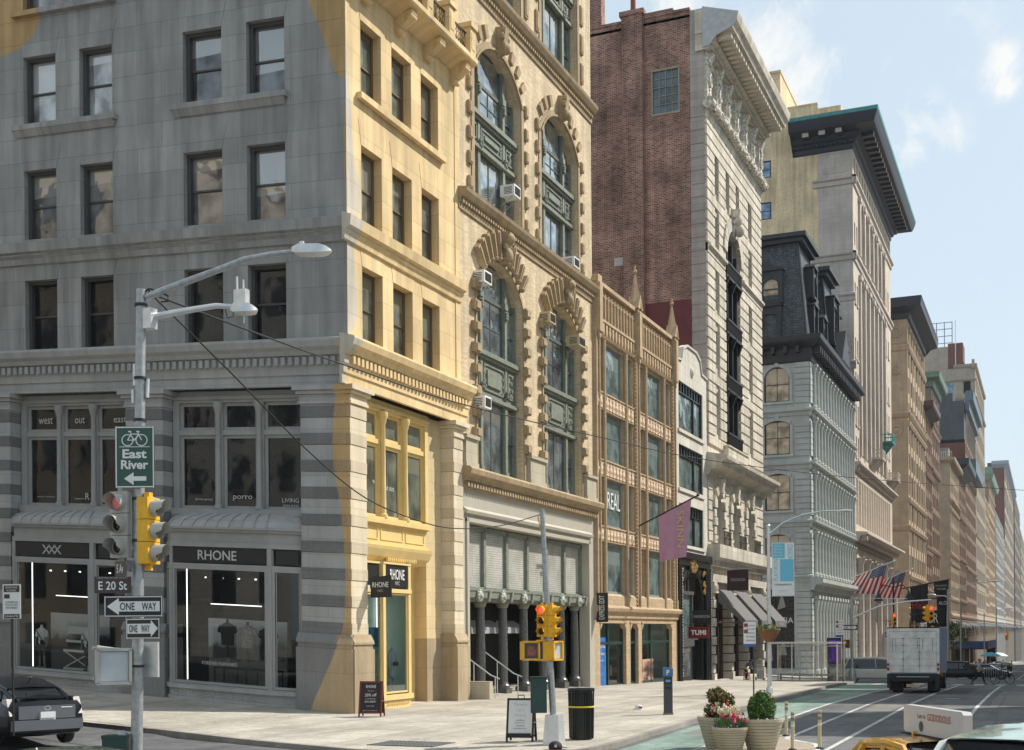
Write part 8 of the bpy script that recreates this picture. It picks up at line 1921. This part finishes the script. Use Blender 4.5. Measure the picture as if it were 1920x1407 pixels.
m=MB(); m.box(-2.2,-2.05,-.64,.64,1.06,1.085); m.build('spoiler',mt_pdark,pr); m=MB(); m.tube([(-1.5,.1,1.36),(-1.75,.1,1.5)],.012,5); m.build('aerial',mt_blk,pr)
mt_taxi=plain('taxi_yellow',(.72,.36,.02),.25,var=.02,coat=1); mt_green2=plain('paint_olive',(.09,.10,.07),.3,var=.05,coat=1)
tx=car('taxi','yellow taxi with an advertising board on its roof at the bottom right','taxi',Vector((21.45,-21.3,zg(0,0)+ROAD)),R(-62),mt_taxi,L_=4.7,H=1.47,kind='sedan')
m=MB(); m.box(-.6,-.56,-.12,.12,1.47,1.53); m.box(.5,.54,-.12,.12,1.47,1.53); m.build('roof_rack',mt_taxi,tx)
ad=thing('roof_board','white advertising board with red lettering mounted on the taxi roof','sign',(0,0,0)); ad.location=(21.42,-21.25,1.37); ad.rotation_euler=(0,0,R(-62)+0)
m=MB(); m.ext([(-.95,0.03),(-.9,0),(.9,0),(.95,.03),(.95,.34),(.9,.38),(-.9,.38),(-.95,.34)],-.06,.06); m.build('panel',[plain('ad_panel_white',(.55,.53,.52),.3,var=.03)],ad)
for s,x_,z_,h_,w_,mm in (('Let it',-.33,.25,.06,.26,mt_blk),('GODODOUS',.22,.25,.095,.72,mt_rs)): text(s,h_,mm,ad,(x_,-.064,z_),width=w_,th=.003)
m=MB(); m.grid([[(-.35+r*.8*math.cos(a),-.064,.11+r*.8*math.sin(a)) for a in [2*PI*j/16 for j in range(16)]] for r in (.09,.001)],0,True,sm=False); m.build('round_mark',mt_dgreen,ad)
m=MB(); m.box(-.98,.98,-.1,.1,-.03,-.005); m.build('frame',mt_blk,ad)
pg=glassy('pale_green_glass_roof',(.33,.42,.36),.06,.05,metal=.35,spec=.9)
pv=car('minivan','pale minivan with a greenish glass roof at the bottom right corner, nearest vehicle','van',Vector((22.9,-25.4,zg(0,0)+ROAD)),R(-118),plain('paint_white_pearl',(.55,.58,.56),.3,var=.02,coat=1),L_=4.4,W=1.9,H=1.9,kind='van',roofglass=pg)
ol=car('parked_car','dark olive car whose roof just shows at the bottom left edge','car',Vector((11.75,-27.2,zg(0,0)+ROAD)),PI-R(5),mt_green2,L_=4.4,H=1.58,kind='sedan')
wv=car('minivan','white minivan crossing on the side street behind the box truck','van',ground(1640,1255,96),R(10),plain('paint_cream_white',(.55,.53,.48),.3,var=.02,coat=.5),L_=5.0,W=1.9,H=1.85,kind='van')
for i,(px,d,hd,lab,mt,kd) in enumerate(((1796,122,R(6),'dark car crossing beyond the walking person','p',0),(1850,124,R(-5),'second dark car just right of the walking person','p',0),(1822,150,R(88),'dark car seen from behind further up the avenue, left lane','g',0),(1862,165,R(92),'grey car up the avenue past the dark crossing cars','g',0),(1885,210,R(90),'small dark car far up the avenue near the right edge','p',0),(1838,230,R(90),'small yellow taxi far up the avenue','t',0),(1780,135,R(90),'dark car parked by the far kerb beside the first slim lamp pole','g',0),(1872,300,R(90),'tiny pale car furthest up the avenue','w',0))):
    car('parked_car' if 'parked' in lab else 'car',lab,'car',ground(px,1260,d),hd,{'p':mt_pdark,'g':mt_pgrey,'t':mt_taxi,'w':mt_steel2}[mt],group='cars up the avenue',kind='van' if i in (0,6) else 'sedan',H=1.75 if i in (0,6) else 1.47)
# box truck
tk=thing('box_truck','white box truck seen from behind with a dirty panelled roll up rear door','truck',(16.78,24.9,zg(17,25)+ROAD)); 
mt_box=plain('truck_box_white',(.60,.585,.565),.5,var=.22,scale=2.4,bump=.1); mt_boxs=plain('truck_side_bluegrey',(.20,.25,.33),.5,var=.06)
m=MB(); m.box(-1.2,1.2,.02,5.2,.95,3.15,1); m.box(-1.22,-1.1,0,.1,.9,3.2,0); m.box(1.1,1.22,0,.1,.9,3.2,0); m.box(-1.1,1.1,0,.1,3.0,3.2,0); m.box(-1.22,1.22,-.0,5.2,3.151,3.2,0); m.build('cargo_box',[mt_box,mt_boxs],tk)
m=MB(); 
for k in range(6): m.box(-1.09,1.09,-.012 if k%2 else -.014,.015,1.0+k*.332,1.0+k*.332+.322)
m.build('rear_door',mt_box,tk)
mt_dirt=plain('door_seams_dirt',(.12,.11,.10),.7,var=.4); m=MB()
for x_ in (-.45,.3): m.box(x_-.008,x_+.008,-.022,-.014,1.0,2.7)
for k in range(1,6):
    for x_ in (-.45,.3): m.box(x_-.05,x_+.05,-.024,-.016,1.0+k*.332-.02,1.0+k*.332+.015)
for x_ in (-.95,-.8,.2,.45,.9): m.box(x_,x_+.02,-.022,-.016,2.2-abs(x_)*.2,2.66)
m.build('door_hinges',mt_dirt,tk)
m=MB(); m.box(-1.15,1.15,-.12,.3,.72,.95); m.box(-1.0,1.0,-.2,-.1,.60,.70); m.box(-1.2,-1.05,-.15,.1,.25,.95); m.box(1.05,1.2,-.15,.1,.25,.95); m.box(-.9,.9,.3,5,.5,.8); m.box(-.75,.75,-.16,-.12,.78,.82,1); m.build('tail_lift',[mt_blk,mt_steel],tk)
for sd in (-1,1):
    m=MB(); m.box(sd*1.16-.05,sd*1.16+.05,-.03,.0,1.1,1.25); m.box(sd*1.16-.05,sd*1.16+.05,-.03,0,1.32,1.45); m.build('tail_lamp',mt_tailr,tk)
    for y_ in (1.3,5.6): wheel(tk,sd*.85,y_,.42,.5).rotation_euler=(0,0,HP)
    m=MB(); m.box(sd*.9-.3,sd*.9+.3,.75,.78,.1,.75); m.build('mudflap',mt_rub,tk)
m=MB(); m.ext([(-1.0,.55),(1.0,.55),(1.0,2.3),(.85,2.55),(-.85,2.55),(-1.0,2.3)],5.25,7.2); m.build('cab',plain('cab_yellow',(.6,.38,.05),.35),tk)
m=MB(); m.box(-.3,.3,-.14,-.1,.3,.45); m.build('number_plate',plain('plate_tan',(.45,.33,.2),.5),tk)
# ---------------------------------------------------------------- people
def skin(pts,edges,rad,mat,name,parent,sub=1):
    me=bpy.data.meshes.new(name); me.from_pydata(pts,edges,[]); o=bpy.data.objects.new(name,me); COL.objects.link(o)
    md=o.modifiers.new('s','SKIN'); md.use_smooth_shade=True
    for i,r in enumerate(rad): me.skin_vertices[0].data[i].radius=(r,r) if not isinstance(r,tuple) else r
    me.skin_vertices[0].data[0].use_root=True
    sb=o.modifiers.new('u','SUBSURF'); sb.levels=sub; sb.render_levels=sub
    dg=bpy.context.evaluated_depsgraph_get(); dg.update(); nm=bpy.data.meshes.new_from_object(o.evaluated_get(dg)); bpy.data.objects.remove(o); bpy.data.meshes.remove(me)
    nm.materials.clear(); nm.materials.append(mat); nm.name=name; return link(name,nm,parent)
mt_skin=plain('skin_tone',(.42,.24,.16),.6,var=.05)
def person(label,loc,heading,J,top,bot,shoe,hair,fingers=True,h=1.75,skinm=None,group=None,far_=False):
    """J: joint positions in metres for a 1.75 m figure facing -y; keys hip,chest,neck,head,(l/r)sh,el,wr,hp,kn,an,toe"""
    t=thing('person',label,'person',loc,heading,group=group); t.scale=(h/1.75,)*3
    pts=[];ed=[];rd=[];ix={}
    def add(k,p,r,par=None):
        ix[k]=len(pts); pts.append(p); rd.append(r)
        if par is not None: ed.append((ix[par],ix[k]))
    add('hip',J['hip'],(.15,.11)); add('waist',J['waist'],(.13,.10),'hip'); add('chest',J['chest'],(.16,.12),'waist'); add('neck0',J['neck0'],.07,'chest'); add('neck',J['neck'],.05,'neck0'); add('jaw',J['jaw'],.075,'neck'); add('head',J['head'],.095,'jaw'); add('crown',J['crown'],.07,'head')
    for s in 'lr':
        add(s+'sh',J[s+'sh'],.065,'chest'); add(s+'el',J[s+'el'],.045,s+'sh'); add(s+'wr',J[s+'wr'],.03,s+'el')
        w_=Vector(J[s+'wr']); d=(w_-Vector(J[s+'el'])).normalized(); add(s+'palm',tuple(w_+d*.06),(.035,.018),s+'wr')
        if fingers:
            sd=Vector((1,0,0)) if abs(d.x)<.8 else Vector((0,1,0)); sd=(sd-d*sd.dot(d)).normalized()
            for k in range(4):
                b=w_+d*.09+sd*(k-1.5)*.02; add(s+'f%d'%k,tuple(b),.009,s+'palm'); add(s+'g%d'%k,tuple(b+d*(.05-.008*abs(k-1.3))+Vector((0,-.01,-.01))),.008,s+'f%d'%k)
            add(s+'th',tuple(w_+d*.05-sd*.045),.010,s+'palm'); add(s+'th2',tuple(w_+d*.09-sd*.055),.008,s+'th')
        add(s+'hp',J[s+'hp'],.095,'hip'); add(s+'kn',J[s+'kn'],.06,s+'hp'); add(s+'an',J[s+'an'],.038,s+'kn')
    skin(pts,ed,rd,skinm or mt_skin,'body',t)
    # clothes
    P=[J['hip'],J['waist'],J['chest'],J['neck0']]; E_=[(0,1),(1,2),(2,3)]; Rr=[(.165,.13),(.155,.12),(.185,.14),.085]
    for s in 'lr':
        n=len(P); P+= [J[s+'sh'],J[s+'el'],tuple(Vector(J[s+'el']).lerp(Vector(J[s+'wr']),.85))]; E_+=[(2,n),(n,n+1),(n+1,n+2)]; Rr+=[.08,.062,.05]
    skin(P,E_,Rr,top,'jacket',t)
    P=[J['hip'],tuple(Vector(J['hip'])+Vector((0,0,.06)))]; E_=[(0,1)]; Rr=[(.16,.125),(.15,.12)]
    for s in 'lr':
        n=len(P); P+=[J[s+'hp'],J[s+'kn'],tuple(Vector(J[s+'kn']).lerp(Vector(J[s+'an']),.95))]; E_+=[(0,n),(n,n+1),(n+1,n+2)]; Rr+=[.105,.075,.058]
    skin(P,E_,Rr,bot,'trousers',t)
    for s in 'lr':
        a=Vector(J[s+'an']); tt=Vector(J[s+'toe']); m=MB(); c=(a+tt)/2; m.tube([tuple(a+(a-tt)*.25-Vector((0,0,.03))),tuple(a-Vector((0,0,.02))),tuple(c-Vector((0,0,.0))),tuple(tt)],.05,8,r2=.035); m.build('shoe',shoe,t)
    hd=Vector(J['head']); m=MB(); m.sph((hd.x,hd.y+.02,hd.z+.035),(.095,.11,.10),12); m.sph((hd.x,hd.y+.045,hd.z-.02),(.085,.075,.08),10); m.build('hair',hair,t)
    if not far_:
        m=MB(); m.sph((hd.x,hd.y-.10,hd.z-.03),(.014,.022,.022),8); m.sph((hd.x-.09,hd.y,hd.z-.02),(.012,.022,.032),6); m.sph((hd.x+.09,hd.y,hd.z-.02),(.012,.022,.032),6); m.build('nose_and_ears',skinm or mt_skin,t)
        m=MB(); 
        for sx in (-.033,.033): m.sph((hd.x+sx,hd.y-.088,hd.z-.005),(.012,.008,.008),6)
        m.sph((hd.x,hd.y-.09,hd.z-.075),(.024,.008,.006),6); m.build('eyes_and_mouth',plain('dark_features',(.06,.03,.025),.5,var=0),t)
    return t
walk=dict(hip=(0,0,.93),waist=(0,-.02,1.10),chest=(0,-.05,1.32),neck0=(0,-.06,1.45),neck=(0,-.07,1.50),jaw=(0,-.09,1.56),head=(0,-.09,1.63),crown=(0,-.08,1.69),
 lsh=(-.18,-.05,1.40),lel=(-.22,.06,1.15),lwr=(-.22,-.12,1.02),rsh=(.18,-.05,1.40),rel=(.22,-.08,1.15),rwr=(.20,-.28,1.08),
 lhp=(-.09,0,.90),lkn=(-.10,-.26,.52),lan=(-.10,-.38,.10),ltoe=(-.10,-.54,.06),rhp=(.09,0,.90),rkn=(.10,.16,.52),ran=(.10,.44,.16),rtoe=(.10,.36,.03))
stand=dict(walk,lkn=(-.10,-.03,.5),lan=(-.11,.0,.08),ltoe=(-.12,-.15,.04),rkn=(.10,-.02,.5),ran=(.11,.02,.08),rtoe=(.12,-.13,.04),lwr=(-.24,-.06,.92),rwr=(.24,-.04,.92),lel=(-.23,.02,1.14),rel=(.23,.02,1.14))
bend=dict(stand,hip=(0,.12,.88),waist=(0,.02,1.03),chest=(0,-.18,1.18),neck0=(0,-.28,1.26),neck=(0,-.32,1.28),jaw=(0,-.37,1.30),head=(0,-.40,1.35),crown=(0,-.40,1.41),lsh=(-.17,-.20,1.24),rsh=(.17,-.20,1.24),lel=(-.2,-.32,1.0),rel=(.2,-.32,1.0),lwr=(-.16,-.48,.86),rwr=(.16,-.48,.86),lhp=(-.09,.12,.86),rhp=(.09,.12,.86))
mt_gjack=plain('jacket_grey',(.34,.35,.37),.85,var=.1); mt_blkt=plain('trousers_black',(.012,.012,.014),.8); mt_hair=plain('hair_light_brown',(.20,.12,.06),.7,var=.2,scale=20); mt_haird=plain('hair_dark',(.02,.014,.01),.7)
pw=person('person in grey top and black trousers striding over the crosswalk holding something ahead',Vector((18.75,46.2,zg(19,46)+ROAD+.01)),TH+R(75),walk,mt_gjack,mt_blkt,mt_blk,mt_hair,h=1.66)
m=MB(); m.box(.12,.26,-.44,-.34,1.05,1.10); m.build('held_phone',mt_signw,pw)
pb=person('person in a dark cap bending over a hand truck outside the white building shops',Vector((2.6,52.2,zg(2,52))),TH+R(60),bend,plain('jacket_slate',(.05,.06,.075),.85),mt_blkt,mt_blk,mt_haird,h=1.75)
ht=thing('hand_truck','pale hand truck loaded with a crate beside the bending person','hand truck',(3.8,51.2,zg(4,51)),TH)
m=MB()
for x_ in (-.2,.2): m.tube([(x_,.1,.15),(x_,.0,1.35)],.02,6)
m.tube([(-.2,0,1.35),(-.1,-.03,1.5),(.1,-.03,1.5),(.2,0,1.35)],.02,6); m.box(-.25,.25,-.25,.1,.08,.1)
for z in (.4,.8,1.1): m.box(-.2,.2,.03,.06,z,z+.03)
m.build('frame',mt_steel2,ht); m=MB()
for x_ in (-.28,.28): m.grid([[(x_+s*.03,.12+.12*math.cos(a),.12+.12*math.sin(a)) for a in [2*PI*j/12 for j in range(12)]] for s in (-1,1)],0,True)
m.build('wheels',mt_tyre,ht); m=MB(); m.box(-.24,.24,-.24,.02,.12,.75); o=m.build('crate',plain('crate_pale',(.35,.36,.36),.6,var=.2),None,loc=ht.location,rot=TH); tag(o,'pale grey crate standing on the hand truck','crate')
st_=thing('stool','small red stool beside the hand truck','stool',(3.0,50.5,zg(3,50))); m=MB(); m.box(-.2,.2,-.2,.2,.5,.55)
for a in (-.16,.16):
    for b in (-.16,.16): m.tube([(a,b,.5),(a*1.2,b*1.2,0)],.025,5)
m.build('seat_and_legs',mt_redd,st_)
cl=[plain('coat_%s'%n,c,.85) for n,c in (('navy',(.03,.04,.08)),('white',(.5,.5,.48)),('red',(.35,.04,.04)),('black',(.015,.015,.017)),('hivis',(.45,.62,.06)),('tan',(.3,.2,.12)),('blue',(.10,.22,.42)))]
proto=None
crowd=[(1830,150,1,'white coated pedestrian beyond the dark crossing cars'),(1843,155,3,'black clad pedestrian beside the white coated one up the avenue'),(1823,160,0,'navy clad pedestrian left of the white coated one up the avenue'),(1603,118,3,'dark clad person standing by the far pedestrian signal'),(1785,170,2,'red clad pedestrian on the far pavement'),(1795,182,3,'black clad pedestrian right of the red clad one'),(1768,175,5,'tan coated pedestrian on the far pavement behind the truck'),(1856,210,6,'blue clad pedestrian up the avenue'),(1895,190,4,'worker in a bright yellow green vest up the avenue'),(1812,200,0,'navy clad pedestrian deep in the far pavement crowd'),(1848,240,1,'small white clad pedestrian deep up the avenue'),(1866,250,2,'small red clad pedestrian deep up the avenue'),(1879,230,3,'small black clad pedestrian near the right edge up the avenue')]
pm={}
for i,(px,d,c,lab) in enumerate(crowd):
    b=at(px,1240,d); b.z=zg(b.x,b.y)+(0 if b.x<11 else ROAD)
    if c not in pm: pm[c]=person(lab,b,random.uniform(0,6),walk if i%2 else stand,cl[c],cl[3] if c!=3 else cl[0],mt_blk,mt_haird,fingers=False,far_=True,group='pedestrians up the avenue')
    else: dup(pm[c],b,random.uniform(0,6),label=lab)
def umbrella(lab,px,d,c1):
    b=at(px,1240,d); b.z=zg(b.x,b.y); t=thing('parasol',lab,'parasol',b); m=MB(); m.lathe(0,0,[(.05,2.9),(.8,2.75),(1.5,2.35),(1.52,2.28)],8,caps=False); m.build('canopy',c1,t); m=MB(); m.tube([(0,0,0),(0,0,2.9)],.03,6); m.build('pole',mt_steel,t)
umbrella('light blue vendor parasol up the avenue',1856,190,plain('parasol_blue',(.08,.40,.55),.7)); umbrella('white vendor parasol right of the light blue one',1871,200,mt_wht)
# bicycle behind the walker
bk=thing('bicycle','bicycle lying low behind the walking person at the crosswalk','bicycle',Vector((20.1,48.6,zg(20,48)+ROAD)),R(30))
for x_ in (-.5,.5):
    m=MB(); m.tube([(x_+.33*math.cos(a),0,.34+.33*math.sin(a)) for a in [2*PI*j/20 for j in range(21)]],.018,5,caps=False)
    for j in range(6): a=PI*j/6; m.tube([(x_-.32*math.cos(a),0,.34-.32*math.sin(a)),(x_+.32*math.cos(a),0,.34+.32*math.sin(a))],.004,3)
    m.build('wheel',mt_tyre,bk)
m=MB()
for a,b in (((-.5,.34),(-.1,.36)),((-.1,.36),(.35,.85)),((-.1,.36),(-.2,.85)),((-.2,.8),(.35,.8)),((-.5,.34),(-.2,.8)),((.5,.34),(.35,.95))): m.tube([(a[0],0,a[1]),(b[0],0,b[1])],.018,6)
m.tube([(.35,-.25,.98),(.35,.25,.98)],.015,6); m.box(-.32,-.08,-.06,.06,.88,.93); m.build('frame',mt_blk,bk)
# railing-like bicycle racks beyond the crosswalk, and a few street trees
rk=thing('barrier','row of metal crowd barriers beyond the truck','barrier',(12.5,90,zg(12.5,90)+ROAD)); m=MB()
for i in range(3):
    x0=i*2.3; m.tube([(x0,0,.1),(x0,0,1.1),(x0+2.1,0,1.1),(x0+2.1,0,.1)],.03,5)
    for k in range(10): m.tube([(x0+.2*k+.1,0,.2),(x0+.2*k+.1,0,1.1)],.012,4)
m.build('rails',mt_steel2,rk)
def tree(lab,px,d,h,r,n,mats):
    b=at(px,1240,d); b.z=zg(b.x,b.y); t=thing('street_tree',lab,'tree',b); m=MB(); m.tube([(0,0,0),(.1,.05,h*.4),(0,.1,h*.75)],.16,8,r2=.05)
    for k in range(7): a=k*.9; m.tube([(.05,.05,h*(.38+.04*k)),(r*.7*math.cos(a),r*.7*math.sin(a),h*(.62+.05*k))],.05,5,r2=.015)
    m.build('trunk',plain('bark',(.08,.06,.045),.9,var=.3),t); m=MB()
    for k in range(12): a=random.uniform(0,6.28); q=random.uniform(.2,.8)*r; leaves(m,(q*math.cos(a),q*math.sin(a),h*.72+random.uniform(-.25,.3)*h*.8),(r*.42,r*.42,r*.34),n//12,.16,(0,1),shell=.1)
    m.build('crown',mats,t)
tree('thin street tree with fresh green leaves before the white fascia',1786,190,7.5,2.4,1500,[mt_leaf,mt_leafd]); tree('second fresh green street tree further up the avenue',1800,235,8,2.8,1500,[mt_leaf,mt_leafd])
tree('budding pinkish street tree below the twin bell lamp',1694,118,5.5,1.7,500,[plain('bud_pink',(.35,.18,.15),.7),mt_leafo])
tree('green street tree on the far pavement near the sheds',1770,215,7,2.2,1200,[mt_leafd,mt_leaf])
# ---------------------------------------------------------------- summer haze over the whole avenue
m=MB(); m.box(-520,920,-640,2800,-64,120) if False else m.box(-90,70,-70,1650,-60,118)
hm=bpy.data.materials.new('haze'); hm.use_nodes=True; t=hm.node_tree; t.nodes.clear(); o_=t.nodes.new('ShaderNodeOutputMaterial'); pv_=t.nodes.new('ShaderNodeVolumePrincipled')
pv_.inputs['Color'].default_value=(.86,.92,1,1); pv_.inputs['Density'].default_value=.00010; pv_.inputs['Anisotropy'].default_value=.2; t.links.new(pv_.outputs[0],o_.inputs['Volume'])
tag(m.build('haze',hm),'thin bluish summer haze filling the avenue',kind='stuff')
